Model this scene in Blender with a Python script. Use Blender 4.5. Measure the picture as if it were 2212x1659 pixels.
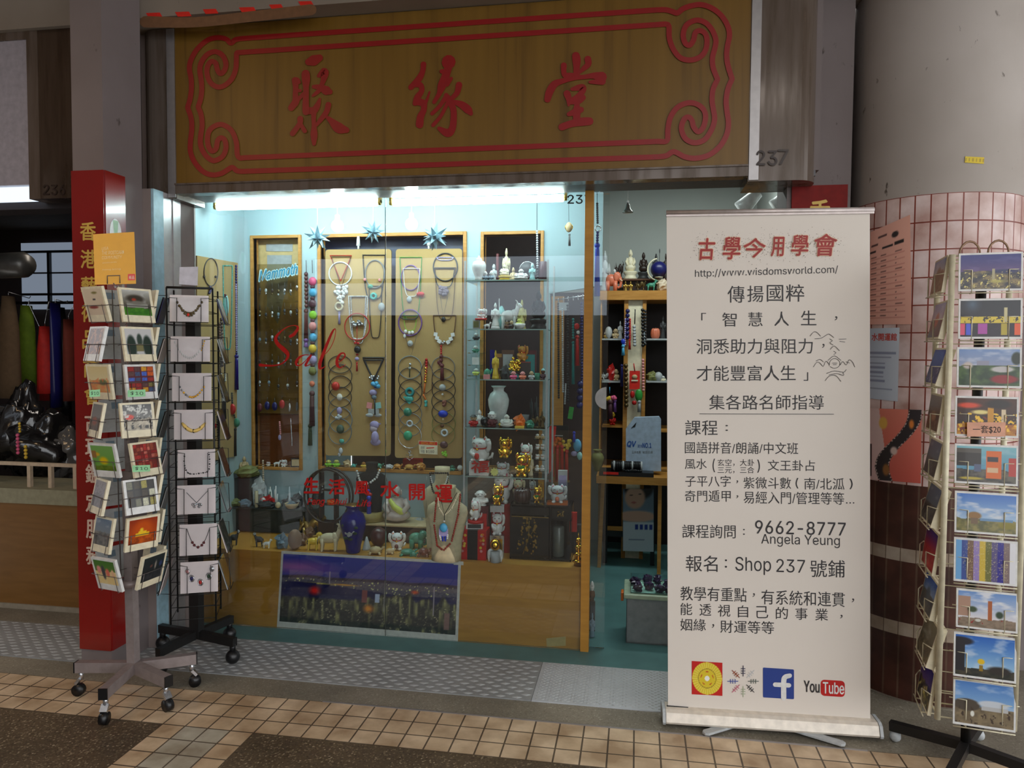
import bpy, math, random
import numpy as np
from mathutils import Vector, Matrix, noise as mnoise
for o in list(bpy.data.objects): bpy.data.objects.remove(o)
SC = bpy.context.scene; COL = SC.collection
PI = math.pi; random.seed(7)
# ---------------------------------------------------------------- camera
FPX, YAW, PIT, ROL, CAMZ = 1598.045, .166691, -.0434141, .00710905, 1.53
_f = Vector((-math.sin(YAW)*math.cos(PIT), math.cos(YAW)*math.cos(PIT), math.sin(PIT)))
_r = Vector((math.cos(YAW), math.sin(YAW), 0)); _u = _r.cross(_f)
RGT = _r*math.cos(ROL)+_u*math.sin(ROL); UPV = -_r*math.sin(ROL)+_u*math.cos(ROL); FWD = _f
CAM = Vector((0, 0, CAMZ))
cd = bpy.data.cameras.new('camera'); cam = bpy.data.objects.new('camera', cd); COL.objects.link(cam)
cd.sensor_fit = 'HORIZONTAL'; cd.sensor_width = 36; cd.lens = 36*FPX/2212; cd.clip_start = .05; cd.clip_end = 200
cam.matrix_world = Matrix(((RGT.x, UPV.x, -FWD.x, CAM.x), (RGT.y, UPV.y, -FWD.y, CAM.y), (RGT.z, UPV.z, -FWD.z, CAM.z), (0, 0, 0, 1)))
SC.camera = cam
vs = SC.view_settings; vs.view_transform = 'Standard'; vs.look = 'None'; vs.gamma = 1; vs.exposure = 0; vs.use_curve_mapping = False
cy = SC.cycles; cy.max_bounces = 7; cy.diffuse_bounces = 3; cy.glossy_bounces = 3; cy.transmission_bounces = 4; cy.transparent_max_bounces = 20
cy.caustics_reflective = False; cy.caustics_refractive = False; cy.sample_clamp_indirect = 4; cy.use_denoising = True
# ---------------------------------------------------------------- world, added fill lights of arcade and neighbour, lamp of the shop
w = bpy.data.worlds.new('world'); SC.world = w; w.use_nodes = True
bg = w.node_tree.nodes['Background']; bg.inputs[0].default_value = (.98, 1.0, 1.02, 1); bg.inputs[1].default_value = 2.8
def area(name, loc, rot, sx, sy, power, col):
    l = bpy.data.lights.new(name, 'AREA'); l.shape = 'RECTANGLE'; l.size = sx; l.size_y = sy; l.energy = power; l.color = col
    o = bpy.data.objects.new(name, l); COL.objects.link(o); o.location = loc; o.rotation_euler = rot; return o
area('arcade_fill_light', (-3.2, 1.2, 3.5), (0, 0, 0), 1.2, .3, 16, (1, .66, .36))  # added warm fill for the left floor tiles, not a known lamp
area('arcade_fill_light', (1.2, 1.0, 3.5), (0, 0, 0), 1.2, .3, 11, (1, .95, .88))  # added fill to brighten floor and column on the right, no fixture
area('neighbour_fill_light', (-3.6, 4.6, 2.58), (0, 0, 0), .6, .2, 3.5, (1, .9, .8))  # fill added to lift the dark neighbouring shop
area('shop_ceiling_lamp', (.3, 4.75, 2.9), (0, 0, 0), 1.2, .2, 22, (.88, 1, .97))
# ---------------------------------------------------------------- pixel of the 2212 x 1659 photo -> point of the place
def ray(x, y): return FWD + RGT*((x-1106)/FPX) - UPV*((y-829.5)/FPX)
def aty(x, y, Y): d = ray(x, y); return CAM+d*((Y-CAM.y)/d.y)
def atz(x, y, z): d = ray(x, y); return CAM+d*((z-CAM.z)/d.z)
def atx(x, y, X): d = ray(x, y); return CAM+d*((X-CAM.x)/d.x)
def atpl(x, y, p0, n): d = ray(x, y); return CAM+d*((Vector(p0)-CAM).dot(n)/d.dot(n))
CC, CR = Vector((1.36, 3.77, 0)), .36
def atcol(x, y, r=CR):
    d = ray(x, y); a = d.x*d.x+d.y*d.y; b = -2*(d.x*CC.x+d.y*CC.y); c = CC.x**2+CC.y**2-r*r
    q = b*b-4*a*c; t = (-b-math.sqrt(max(q, 0)))/(2*a); return CAM+d*t
def mpp(p): return (Vector(p)-CAM).dot(FWD)/FPX          # metres per pixel at a point
# ---------------------------------------------------------------- materials
def lin(c):
    return tuple((v/255/12.92 if v <= 10.3 else ((v/255+.055)/1.055)**2.4) for v in c)
MATS = {}
def mat(key, rgb=(128,)*3, rough=.5, metal=0., var=.12, scale=30., bump=0., spec=.5, coat=0., emit=0.):
    if key in MATS: return MATS[key]
    m = bpy.data.materials.new(key); m.use_nodes = True; nt = m.node_tree; N = nt.nodes; L = nt.links; b = N['Principled BSDF']
    c = lin(rgb); b.inputs['Roughness'].default_value = rough; b.inputs['Metallic'].default_value = metal
    b.inputs['Specular IOR Level'].default_value = spec; b.inputs['Coat Weight'].default_value = coat
    tc = N.new('ShaderNodeTexCoord'); nz = N.new('ShaderNodeTexNoise'); nz.inputs['Scale'].default_value = scale; nz.inputs['Detail'].default_value = 3
    L.new(tc.outputs['Object'], nz.inputs['Vector'])
    cr = N.new('ShaderNodeValToRGB'); cr.color_ramp.elements[0].position = .3; cr.color_ramp.elements[1].position = .7
    cr.color_ramp.elements[0].color = (*[v*(1-var) for v in c], 1); cr.color_ramp.elements[1].color = (*[min(1, v*(1+var)) for v in c], 1)
    L.new(nz.outputs[0], cr.inputs[0]); L.new(cr.outputs[0], b.inputs['Base Color'])
    if bump:
        bp = N.new('ShaderNodeBump'); bp.inputs['Strength'].default_value = bump; bp.inputs['Distance'].default_value = .004
        L.new(nz.outputs[0], bp.inputs['Height']); L.new(bp.outputs[0], b.inputs['Normal'])
    if emit:
        b.inputs['Emission Color'].default_value = (*c, 1); b.inputs['Emission Strength'].default_value = emit
    MATS[key] = m; return m
def glassy(key, tint=(255, 255, 255), ior=1.45, rough=0., bump=0., gain=1.):
    if key in MATS: return MATS[key]
    m = bpy.data.materials.new(key); m.use_nodes = True; nt = m.node_tree; N = nt.nodes; L = nt.links; N.clear()
    out = N.new('ShaderNodeOutputMaterial'); mx = N.new('ShaderNodeMixShader'); t = N.new('ShaderNodeBsdfTransparent'); g = N.new('ShaderNodeBsdfGlossy')
    t.inputs[0].default_value = (*lin(tint), 1); g.inputs['Roughness'].default_value = rough; g.inputs['Color'].default_value = (1, 1, 1, 1)
    fr = N.new('ShaderNodeFresnel'); fr.inputs[0].default_value = ior
    mu = N.new('ShaderNodeMath'); mu.operation = 'MULTIPLY'; mu.inputs[1].default_value = gain; mu.use_clamp = True
    L.new(fr.outputs[0], mu.inputs[0]); L.new(mu.outputs[0], mx.inputs[0]); L.new(t.outputs[0], mx.inputs[1]); L.new(g.outputs[0], mx.inputs[2]); L.new(mx.outputs[0], out.inputs[0])
    if bump:
        tc = N.new('ShaderNodeTexCoord'); nz = N.new('ShaderNodeTexNoise'); nz.inputs['Scale'].default_value = 11; L.new(tc.outputs['Object'], nz.inputs[0])
        bp = N.new('ShaderNodeBump'); bp.inputs['Strength'].default_value = bump; bp.inputs['Distance'].default_value = .01
        L.new(nz.outputs[0], bp.inputs['Height']); L.new(bp.outputs[0], g.inputs['Normal'])
    MATS[key] = m; return m
def vcmat(key, rough=.4, coat=0.):
    if key in MATS: return MATS[key]
    m = bpy.data.materials.new(key); m.use_nodes = True; nt = m.node_tree; b = nt.nodes['Principled BSDF']; b.inputs['Roughness'].default_value = rough
    b.inputs['Coat Weight'].default_value = coat
    a = nt.nodes.new('ShaderNodeAttribute'); a.attribute_name = 'print'; nt.links.new(a.outputs[0], b.inputs['Base Color'])
    MATS[key] = m; return m
def emat(key, rgb, strength):
    if key in MATS: return MATS[key]
    m = bpy.data.materials.new(key); m.use_nodes = True; nt = m.node_tree; nt.nodes.clear()
    out = nt.nodes.new('ShaderNodeOutputMaterial'); e = nt.nodes.new('ShaderNodeEmission'); e.inputs[0].default_value = (*lin(rgb), 1); e.inputs[1].default_value = strength
    nt.links.new(e.outputs[0], out.inputs[0]); MATS[key] = m; return m
# palette: key -> (rgb, rough, metal)
PAL = dict(white=((228, 228, 226), .25, 0), matte_white=((225, 222, 215), .7, 0), ivory=((214, 200, 165), .4, 0), beige=((196, 172, 130), .5, 0), cream=((236, 226, 196), .45, 0), bust=((214, 198, 160), .75, 0),
  yellow=((225, 190, 60), .4, 0), lemon=((215, 220, 110), .45, 0), gold=((250, 195, 70), .2, 1), brass=((170, 140, 70), .35, .8), bronze=((95, 78, 45), .4, .6), amber=((190, 130, 50), .3, 0),
  red=((190, 25, 22), .4, 0), scarlet=((225, 40, 28), .4, 0), maroon=((88, 18, 26), .5, 0), plum=((80, 45, 55), .45, 0), pink=((226, 150, 150), .45, 0), rose=((215, 90, 130), .4, 0), coral=((215, 120, 90), .35, 0),
  orange=((225, 110, 25), .4, 0), brown=((95, 60, 38), .5, 0), darkbrown=((46, 30, 24), .45, 0), wood=((176, 112, 40), .45, 0), black=((18, 18, 20), .35, 0), charcoal=((48, 48, 50), .5, 0), grey=((120, 122, 124), .5, 0), silver=((205, 207, 212), .25, .9),
  palegrey=((178, 182, 184), .5, 0), jade=((60, 135, 110), .3, 0), teal=((40, 140, 140), .35, 0), turquoise=((70, 170, 160), .4, 0), paleaqua=((150, 205, 205), .35, 0), green=((50, 150, 60), .4, 0), lime=((140, 205, 50), .45, 0), darkgreen=((28, 62, 40), .5, 0),
  olive=((122, 125, 70), .6, 0), blue=((30, 60, 190), .35, 0), navy=((24, 26, 92), .35, 0), cobalt=((20, 24, 120), .15, 0), skyblue=((80, 170, 215), .4, 0), lavender=((170, 160, 205), .45, 0), purple=((110, 70, 140), .45, 0), greyblue=((110, 130, 145), .4, 0),
  rock=((110, 105, 95), .7, 0), darkrock=((46, 46, 48), .6, 0), crystal=((200, 208, 215), .12, 0), brownrock=((128, 96, 70), .6, 0), amethyst=((62, 44, 78), .3, 0), shell=((205, 185, 160), .4, 0))
def P(k):
    if not isinstance(k, str): return k
    r, a, b = PAL[k]; return mat(k, r, a, b, var=.1, scale=45)
# ---------------------------------------------------------------- mesh builder
class MB:
    def __init__(s): s.v = []; s.f = []; s.m = []; s.s = []
    def add(s, vs, fs, m=0, sm=False):
        n = len(s.v); s.v += [tuple(p) for p in vs]; s.f += [tuple(i+n for i in f) for f in fs]; s.m += [m]*len(fs); s.s += [sm]*len(fs); return s
    def box(s, x0, x1, y0, y1, z0, z1, m=0):
        x0, x1 = min(x0, x1), max(x0, x1); y0, y1 = min(y0, y1), max(y0, y1); z0, z1 = min(z0, z1), max(z0, z1)
        return s.add([(x0, y0, z0), (x1, y0, z0), (x1, y1, z0), (x0, y1, z0), (x0, y0, z1), (x1, y0, z1), (x1, y1, z1), (x0, y1, z1)],
              [(3, 2, 1, 0), (4, 5, 6, 7), (0, 1, 5, 4), (1, 2, 6, 5), (2, 3, 7, 6), (3, 0, 4, 7)], m)
    def bar(s, a, b, wx, wz, m=0):                       # square bar from a to b
        a = Vector(a); b = Vector(b); d = (b-a).normalized(); up = Vector((0, 0, 1)) if abs(d.z) < .9 else Vector((0, 1, 0))
        x = d.cross(up).normalized()*wx/2; z = x.cross(d).normalized()*wz/2
        V = [p+i*x+j*z for p in (a, b) for i, j in ((-1, -1), (1, -1), (1, 1), (-1, 1))]
        return s.add(V, [(0, 1, 2, 3), (7, 6, 5, 4), (0, 4, 5, 1), (1, 5, 6, 2), (2, 6, 7, 3), (3, 7, 4, 0)], m)
    def tube(s, pts, r, m=0, n=6, closed=False, sm=True):
        pts = [Vector(p) for p in pts]; k = len(pts); rs = r if isinstance(r, (list, tuple)) else [r]*k; V = []; up = Vector((0, 0, 1)); px = None
        for i, p in enumerate(pts):
            if closed: d = pts[(i+1) % k]-pts[i-1]
            else: d = pts[min(i+1, k-1)]-pts[max(i-1, 0)]
            if d.length < 1e-9: d = Vector((0, 0, 1))
            d.normalize()
            if px is None: px = d.cross(up if abs(d.z) < .9 else Vector((0, 1, 0))).normalized()
            else:
                q = px-d*px.dot(d); px = q.normalized() if q.length > 1e-6 else px
            py = d.cross(px)
            V += [p+(px*math.cos(2*PI*j/n)+py*math.sin(2*PI*j/n))*rs[i] for j in range(n)]
        F = [(i*n+j, i*n+(j+1) % n, ((i+1) % k)*n+(j+1) % n, ((i+1) % k)*n+j) for i in range(k if closed else k-1) for j in range(n)]
        if not closed: F += [tuple(range(n-1, -1, -1)), tuple((k-1)*n+j for j in range(n))]
        return s.add(V, F, m, sm)
    def lathe(s, prof, c=(0, 0, 0), m=0, n=16, sx=1, sy=1, sm=True):
        V = [(c[0]+r*sx*math.cos(2*PI*j/n), c[1]+r*sy*math.sin(2*PI*j/n), c[2]+z) for r, z in prof for j in range(n)]; k = len(prof)
        F = [(i*n+j, i*n+(j+1) % n, (i+1)*n+(j+1) % n, (i+1)*n+j) for i in range(k-1) for j in range(n)]
        F += [tuple(range(n-1, -1, -1)), tuple((k-1)*n+j for j in range(n))]
        return s.add(V, F, m, sm)
    def ell(s, c, r, m=0, n=10, k=7, rot=None, disp=0, seed=0):
        r = (r, r, r) if isinstance(r, (int, float)) else r; V = [(0, 0, -1)]
        for i in range(1, k):
            t = PI*i/k; V += [(math.sin(t)*math.cos(2*PI*j/n), math.sin(t)*math.sin(2*PI*j/n), -math.cos(t)) for j in range(n)]
        V.append((0, 0, 1)); o = []
        for p in V:
            q = Vector(p)
            if disp: q = q*(1+disp*mnoise.noise(q*1.7+Vector((seed*3.1, seed, 0)))+disp*.5*mnoise.noise(q*4+Vector((0, seed, seed))))
            q = Vector((q.x*r[0], q.y*r[1], q.z*r[2]))
            if rot: q = rot @ q
            o.append(q+Vector(c))
        F = [(0, 1+(j+1) % n, 1+j) for j in range(n)]
        F += [(1+i*n+j, 1+i*n+(j+1) % n, 1+(i+1)*n+(j+1) % n, 1+(i+1)*n+j) for i in range(k-2) for j in range(n)]
        t = len(V)-1; F += [(1+(k-2)*n+j, 1+(k-2)*n+(j+1) % n, t) for j in range(n)]
        return s.add(o, F, m, not disp or disp < .2 or n > 16)
    def cone(s, a, b, r0, r1, m=0, n=8): return s.tube([a, b], [r0, max(r1, 1e-4)], m, n)
    def prism(s, poly, d, m=0):                          # poly: 3-D points of one face, extruded along vector d
        n = len(poly); d = Vector(d); V = [Vector(p) for p in poly]+[Vector(p)+d for p in poly]
        return s.add(V, [tuple(range(n)), tuple(range(2*n-1, n-1, -1))]+[(i, i+n, (i+1) % n+n, (i+1) % n) for i in range(n)], m)
    def torus(s, c, R, r, m=0, n=20, k=6, axis='y', sx=1, sz=1):
        pts = []
        for i in range(n):
            a = 2*PI*i/n; x, z = R*math.cos(a)*sx, R*math.sin(a)*sz
            pts.append(Vector(c)+(Vector((x, 0, z)) if axis == 'y' else Vector((x, z, 0)) if axis == 'z' else Vector((0, x, z))))
        return s.tube(pts, r, m, k, True)
    def scale(s, h, w=None):
        w = h if w is None else w; s.v = [(x*w, y*w, z*h) for x, y, z in s.v]; return s
    def xf(s, M): s.v = [tuple(M @ Vector(p)) for p in s.v]; return s
    def join(s, o, dm=0): n = len(s.v); s.v += o.v; s.f += [tuple(i+n for i in f) for f in o.f]; s.m += [i+dm for i in o.m]; s.s += o.s; return s
    def mesh(s, name, mats, off=(0, 0, 0)):
        me = bpy.data.meshes.new(name); ox, oy, oz = off
        me.from_pydata([(x-ox, y-oy, z-oz) for x, y, z in s.v], [], s.f)
        mats = mats if isinstance(mats, (list, tuple)) else [mats]
        for q in mats: me.materials.append(P(q))
        me.polygons.foreach_set('material_index', s.m); me.polygons.foreach_set('use_smooth', s.s); me.update(); return me
    def build(s, name, mats, parent=None, loc=None, world=True, bevel=0, rot=None):
        off = (0, 0, 0)
        if world:
            if parent:
                off = Vector((0, 0, 0)); q = parent
                while q: off = off+q.location; q = q.parent
            else: off = loc if loc is not None else (0, 0, 0)
        o = bpy.data.objects.new(name, s.mesh(name, mats, off)); COL.objects.link(o)
        if parent: o.parent = parent
        elif loc is not None: o.location = loc
        if parent and not world and loc is not None: o.location = loc
        if rot: o.rotation_euler = rot
        if bevel:
            b = o.modifiers.new('bevel', 'BEVEL'); b.width = bevel; b.segments = 2; b.limit_method = 'ANGLE'; b.angle_limit = .9
        return o
def tag(o, label=None, cat=None, group=None, kind=None):
    if label: o['label'] = label
    if cat: o['category'] = cat
    if group: o['group'] = group
    if kind: o['kind'] = kind
    return o
def thing(name, label, cat, loc=(0, 0, 0), group=None, rz=0):
    o = bpy.data.objects.new(name, None); COL.objects.link(o); o.location = loc; o.rotation_euler = (0, 0, rz); o.empty_display_size = .05
    return tag(o, label, cat, group)
def struct(name, mb, mats, bevel=0): return tag(mb.build(name, mats, bevel=bevel), kind='structure')
# ---------------------------------------------------------------- printed pictures: a colour per grid point
def vnoise(u, v, seed=0):
    r = np.random.RandomState(seed); G = r.rand(64, 64); iu = np.floor(u).astype(int); iv = np.floor(v).astype(int); fu = u-iu; fv = v-iv
    fu = fu*fu*(3-2*fu); fv = fv*fv*(3-2*fv); g = lambda a, b: G[a % 64, b % 64]
    return (g(iu, iv)*(1-fu)+g(iu+1, iv)*fu)*(1-fv)+(g(iu, iv+1)*(1-fu)+g(iu+1, iv+1)*fu)*fv
def fbm(u, v, seed=0): return .55*vnoise(u, v, seed)+.3*vnoise(u*2.1, v*2.1, seed+1)+.15*vnoise(u*4.3, v*4.3, seed+2)
def mixc(a, b, t): t = np.clip(t, 0, 1)[..., None]; return np.asarray(a, float)*(1-t)+np.asarray(b, float)*t
def pic(mb, pf, fn, nx, ny, m=1):
    """add a grid to mb whose points are pf(u,v) and remember its colours fn(U,V)"""
    U, V = np.meshgrid(np.linspace(0, 1, nx), np.linspace(0, 1, ny)); c = np.clip(fn(U, V), 0, 255)
    n0 = len(mb.v); mb.add([pf(a, b) for a, b in zip(U.ravel(), V.ravel())], [(j*nx+i, j*nx+i+1, (j+1)*nx+i+1, (j+1)*nx+i) for j in range(ny-1) for i in range(nx-1)], m)
    mb.cols = getattr(mb, 'cols', []) + [(n0, c.reshape(-1, 3))]; return mb
def paint(o, mb):
    me = o.data; a = me.attributes.new('print', 'FLOAT_COLOR', 'POINT'); d = np.full((len(me.vertices), 4), .8, np.float32); d[:, 3] = 1
    for n0, c in mb.cols:
        c = c/255; d[n0:n0+len(c), :3] = np.where(c <= .04045, c/12.92, ((c+.055)/1.055)**2.4)
    a.data.foreach_set('color', d.ravel()); return o
# ---------------------------------------------------------------- lettering
_glyph = {}
try:
    import os
    LATIN = bpy.data.fonts.load(os.path.join(bpy.utils.resource_path('LOCAL'), 'datafiles', 'fonts', 'Inter.woff2'))
except Exception: LATIN = None
def glyphs(body, bold=0., shear=0., space=1.):
    k = (body, bold, shear, space)
    if k not in _glyph:
        c = bpy.data.curves.new('lettering', 'FONT'); c.body = body; c.font = LATIN if LATIN and all(ord(q) < 256 for q in body) else c.font; c.offset = bold; c.shear = shear; c.space_character = space; c.resolution_u = 2
        o = bpy.data.objects.new('lettering', c); COL.objects.link(o); bpy.context.view_layer.update()
        me = bpy.data.meshes.new_from_object(o); v = np.array([p.co[:] for p in me.vertices]); f = [tuple(p.vertices) for p in me.polygons]
        bpy.data.objects.remove(o); bpy.data.curves.remove(c); bpy.data.meshes.remove(me)
        lo = v.min(0); hi = v.max(0); v = (v-lo)/np.maximum(hi-lo, 1e-6); _glyph[k] = (v, f)
    return _glyph[k]
def lettering(mb, body, box, pf, m=0, bold=0., shear=0., rise=0., space=1.):
    """box = px left, right, top, bottom of the ink; pf maps a photo pixel to its surface; rise = px the right end is lower"""
    v, f = glyphs(body, 0, shear, space); x0, x1, y0, y1 = box; h = abs(y1-y0)*max(bold, 0)
    for k, (dx, dy) in enumerate(((0, 0), (h, 0), (-h, 0), (0, h), (0, -h)) if bold > .006 else ((0, 0),)):
        L = [Vector(pf(x0+(x1-x0)*a+dx, y1+(y0-y1)*b+rise*(a-.5)+dy)) for a, b, _ in v]
        mb.add([p+(CAM-p).normalized()*.00015*k for p in L], f, m)
    return mb
def resamp(pts, n=6):
    P_ = [np.array(p, float) for p in pts]; P_ = [2*P_[0]-P_[1]]+P_+[2*P_[-1]-P_[-2]]; out = []
    for i in range(1, len(P_)-2):
        a, b, c, d = P_[i-1:i+3]
        for k in range(n):
            t = k/n; out.append(.5*((2*b)+(c-a)*t+(2*a-5*b+4*c-d)*t*t+(3*b-a-3*c+d)*t**3))
    out.append(P_[-2]); return out
_lift = [0]
def stroke(mb, pts, pf0, m=0, n=5, sharp=False):
    """brush stroke through (px, py, width px) points, laid on the surface pf0"""
    _lift[0] = (_lift[0]+1) % 9; e0 = _lift[0]*.0003
    def lifted(e): return lambda x, y: (lambda p: p+(CAM-p).normalized()*e)(Vector(pf0(x, y)))
    pf = lifted(e0)
    q = [np.array(p, float) for p in pts] if sharp else resamp(pts, n); k = len(q); A = []; B = []
    for i in range(k):
        d = q[min(i+1, k-1)][:2]-q[max(i-1, 0)][:2]; l = math.hypot(*d) or 1; nx, ny = -d[1]/l, d[0]/l; h = q[i][2]/2
        A.append((q[i][0]+nx*h, q[i][1]+ny*h)); B.append((q[i][0]-nx*h, q[i][1]-ny*h))
    mb.add([pf(*p) for p in A+B], [(i, i+1, k+i+1, k+i) for i in range(k-1)], m)
    for e, pf in ((q[0], lifted(e0+.0001)), (q[-1], lifted(e0+.0002))):
        mb.add([pf(e[0]+e[2]/2*math.cos(2*PI*j/10), e[1]+e[2]/2*math.sin(2*PI*j/10)) for j in range(10)], [tuple(range(10))], m)
    return mb
# ================================================================= SETTING
YG, YB, YW = 3.735, 3.752, 4.27           # glass, window base board, back wall of the display
ZL = .425                                  # display ledge
XL, XR = -2.405, -.222                     # display left wall, door post right side
def texmat(key, build, rough=.5, spec=.4):
    m = bpy.data.materials.new(key); m.use_nodes = True; nt = m.node_tree; b = nt.nodes['Principled BSDF']; b.inputs['Roughness'].default_value = rough; b.inputs['Specular IOR Level'].default_value = spec
    build(nt, b); MATS[key] = m; return m
def nd(nt, t, **k):
    n = nt.nodes.new(t)
    for a, v in k.items():
        if a in n.inputs: n.inputs[a].default_value = v
        else: setattr(n, a, v)
    return n
def ramp(nt, src, stops):
    r = nt.nodes.new('ShaderNodeValToRGB'); e = r.color_ramp.elements
    while len(e) < len(stops): e.new(.5)
    for q, (p, c) in zip(e, stops): q.position = p; q.color = (*lin(c), 1)
    nt.links.new(src, r.inputs[0]); return r
def terrazzo(key, base, spots):
    def f(nt, b):
        tc = nd(nt, 'ShaderNodeTexCoord'); v = nd(nt, 'ShaderNodeTexVoronoi', Scale=170.); nt.links.new(tc.outputs['Object'], v.inputs['Vector'])
        r = ramp(nt, v.outputs['Color'], [(0, spots[0]), (.35, base), (.72, base), (.86, spots[1]), (1, spots[2])])
        n2 = nd(nt, 'ShaderNodeTexNoise', Scale=2.2, Detail=4.); nt.links.new(tc.outputs['Object'], n2.inputs['Vector'])
        r2 = ramp(nt, n2.outputs[0], [(.3, (190, 190, 190)), (.7, (255, 255, 255))])
        mx = nd(nt, 'ShaderNodeMix', data_type='RGBA', blend_type='MULTIPLY'); mx.inputs[0].default_value = 1
        nt.links.new(r.outputs[0], mx.inputs[6]); nt.links.new(r2.outputs[0], mx.inputs[7]); nt.links.new(mx.outputs[2], b.inputs['Base Color'])
    return texmat(key, f, .42)
def tiles(key, c1, c2, grout, wdt, hgt, mortar, uv=False, rough=.4, off=(0, 0, 0), dirt=(200, 190, 180)):
    def f(nt, b):
        tc = nd(nt, 'ShaderNodeTexCoord'); mp = nd(nt, 'ShaderNodeMapping'); mp.inputs['Location'].default_value = off
        nt.links.new(tc.outputs['UV' if uv else 'Object'], mp.inputs[0])
        k = nd(nt, 'ShaderNodeTexBrick', offset=0., squash=1.)
        k.inputs['Scale'].default_value = 1; k.inputs['Mortar Size'].default_value = mortar; k.inputs['Mortar Smooth'].default_value = .1; k.inputs['Brick Width'].default_value = wdt; k.inputs['Row Height'].default_value = hgt
        k.inputs['Color1'].default_value = (*lin(c1), 1); k.inputs['Color2'].default_value = (*lin(c2), 1); k.inputs['Mortar'].default_value = (*lin(grout), 1)
        nt.links.new(mp.outputs[0], k.inputs['Vector'])
        n2 = nd(nt, 'ShaderNodeTexNoise', Scale=7., Detail=5.); nt.links.new(tc.outputs['Object'], n2.inputs['Vector'])
        r2 = ramp(nt, n2.outputs[0], [(.35, dirt), (.65, (255, 255, 255))])
        mx = nd(nt, 'ShaderNodeMix', data_type='RGBA', blend_type='MULTIPLY'); mx.inputs[0].default_value = 1
        nt.links.new(k.outputs[0], mx.inputs[6]); nt.links.new(r2.outputs[0], mx.inputs[7]); nt.links.new(mx.outputs[2], b.inputs['Base Color'])
        bp = nd(nt, 'ShaderNodeBump', Strength=.4, Distance=.002); bp.invert = True; nt.links.new(k.outputs[1], bp.inputs['Height']); nt.links.new(bp.outputs[0], b.inputs['Normal'])
    return texmat(key, f, rough)
def woodmat(key, c1, c2, rough=.45, sc=3.):
    def f(nt, b):
        tc = nd(nt, 'ShaderNodeTexCoord'); mp = nd(nt, 'ShaderNodeMapping'); mp.inputs['Scale'].default_value = (sc, sc, sc*7); nt.links.new(tc.outputs['Object'], mp.inputs[0])
        n = nd(nt, 'ShaderNodeTexNoise', Scale=4., Detail=6., Distortion=.6); nt.links.new(mp.outputs[0], n.inputs['Vector'])
        r = ramp(nt, n.outputs[0], [(.3, c1), (.7, c2)]); nt.links.new(r.outputs[0], b.inputs['Base Color'])
    return texmat(key, f, rough)
def specks(key, c, speck, dens=.62, sc=22., rough=.75):
    def f(nt, b):
        tc = nd(nt, 'ShaderNodeTexCoord'); mp = nd(nt, 'ShaderNodeMapping'); mp.inputs['Scale'].default_value = (1, 1, .55); nt.links.new(tc.outputs['Object'], mp.inputs[0])
        n = nd(nt, 'ShaderNodeTexNoise', Scale=sc, Detail=5.); nt.links.new(mp.outputs[0], n.inputs['Vector'])
        r = ramp(nt, n.outputs[0], [(.25, speck), (.31, c), (dens+.06, c), (1, tuple(min(255, v*1.06) for v in c))])
        n2 = nd(nt, 'ShaderNodeTexNoise', Scale=1.6, Detail=4.); nt.links.new(tc.outputs['Object'], n2.inputs['Vector']); r2 = ramp(nt, n2.outputs[0], [(.3, (225, 222, 218)), (.7, (255, 255, 255))])
        mx = nd(nt, 'ShaderNodeMix', data_type='RGBA', blend_type='MULTIPLY'); mx.inputs[0].default_value = 1
        nt.links.new(r.outputs[0], mx.inputs[6]); nt.links.new(r2.outputs[0], mx.inputs[7]); nt.links.new(mx.outputs[2], b.inputs['Base Color'])
        bp = nd(nt, 'ShaderNodeBump', Strength=.25, Distance=.004); nt.links.new(n.outputs[0], bp.inputs['Height']); nt.links.new(bp.outputs[0], b.inputs['Normal'])
    return texmat(key, f, rough)
def steel(key, c, rough=.32, metal=.85, stain=(150, 120, 90)):
    def f(nt, b):
        b.inputs['Metallic'].default_value = metal
        tc = nd(nt, 'ShaderNodeTexCoord'); mp = nd(nt, 'ShaderNodeMapping'); mp.inputs['Scale'].default_value = (14, 14, 1.4); nt.links.new(tc.outputs['Object'], mp.inputs[0])
        n = nd(nt, 'ShaderNodeTexNoise', Scale=1.5, Detail=5.); nt.links.new(mp.outputs[0], n.inputs['Vector'])
        r = ramp(nt, n.outputs[0], [(.3, stain), (.55, c)]); nt.links.new(r.outputs[0], b.inputs['Base Color'])
        r2 = ramp(nt, n.outputs[0], [(.3, (150,)*3), (.7, (80,)*3)]); nt.links.new(r2.outputs[0], b.inputs['Roughness'])
    return texmat(key, f, rough)
M_terr = terrazzo('terrazzo', (104, 88, 68), ((66, 56, 44), (150, 134, 108), (206, 190, 160)))
M_strip = terrazzo('grey_terrazzo', (150, 142, 126), ((120, 112, 98), (168, 160, 144), (194, 186, 168)))
jx = atz(1208.7, 1570.4, 0).x; TX = -(jx % .1)
M_tile = tiles('orange_tile', (226, 202, 170), (216, 190, 156), (104, 90, 74), .1, .1, .0035, off=(TX, -(2.685 % .1)+.0, 0))
M_gtile = tiles('grey_tile', (200, 194, 176), (190, 184, 166), (104, 92, 78), .1, .1, .0035, off=(TX, -(2.685 % .1)+.0, 0))
M_teal = mat('teal_vinyl', (84, 126, 126), .45, var=.15, scale=6)
M_plate = mat('plate_steel', (196, 200, 204), .5, .15, var=.1, scale=5)
M_loz = mat('plate_lozenge', (186, 189, 190), .45, .15, var=.06)
M_wall = mat('mint_wall', (172, 194, 200), .7, var=.03, scale=3)
M_shopwall = mat('shop_wall', (176, 180, 176), .75, var=.04, scale=3)
M_plaster = specks('grey_plaster', (132, 122, 122), (88, 80, 76))
M_column = specks('column_plaster', (190, 182, 176), (104, 96, 88), .66, 30.)
M_beam = specks('beam_plaster', (150, 138, 126), (110, 98, 88))
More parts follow.
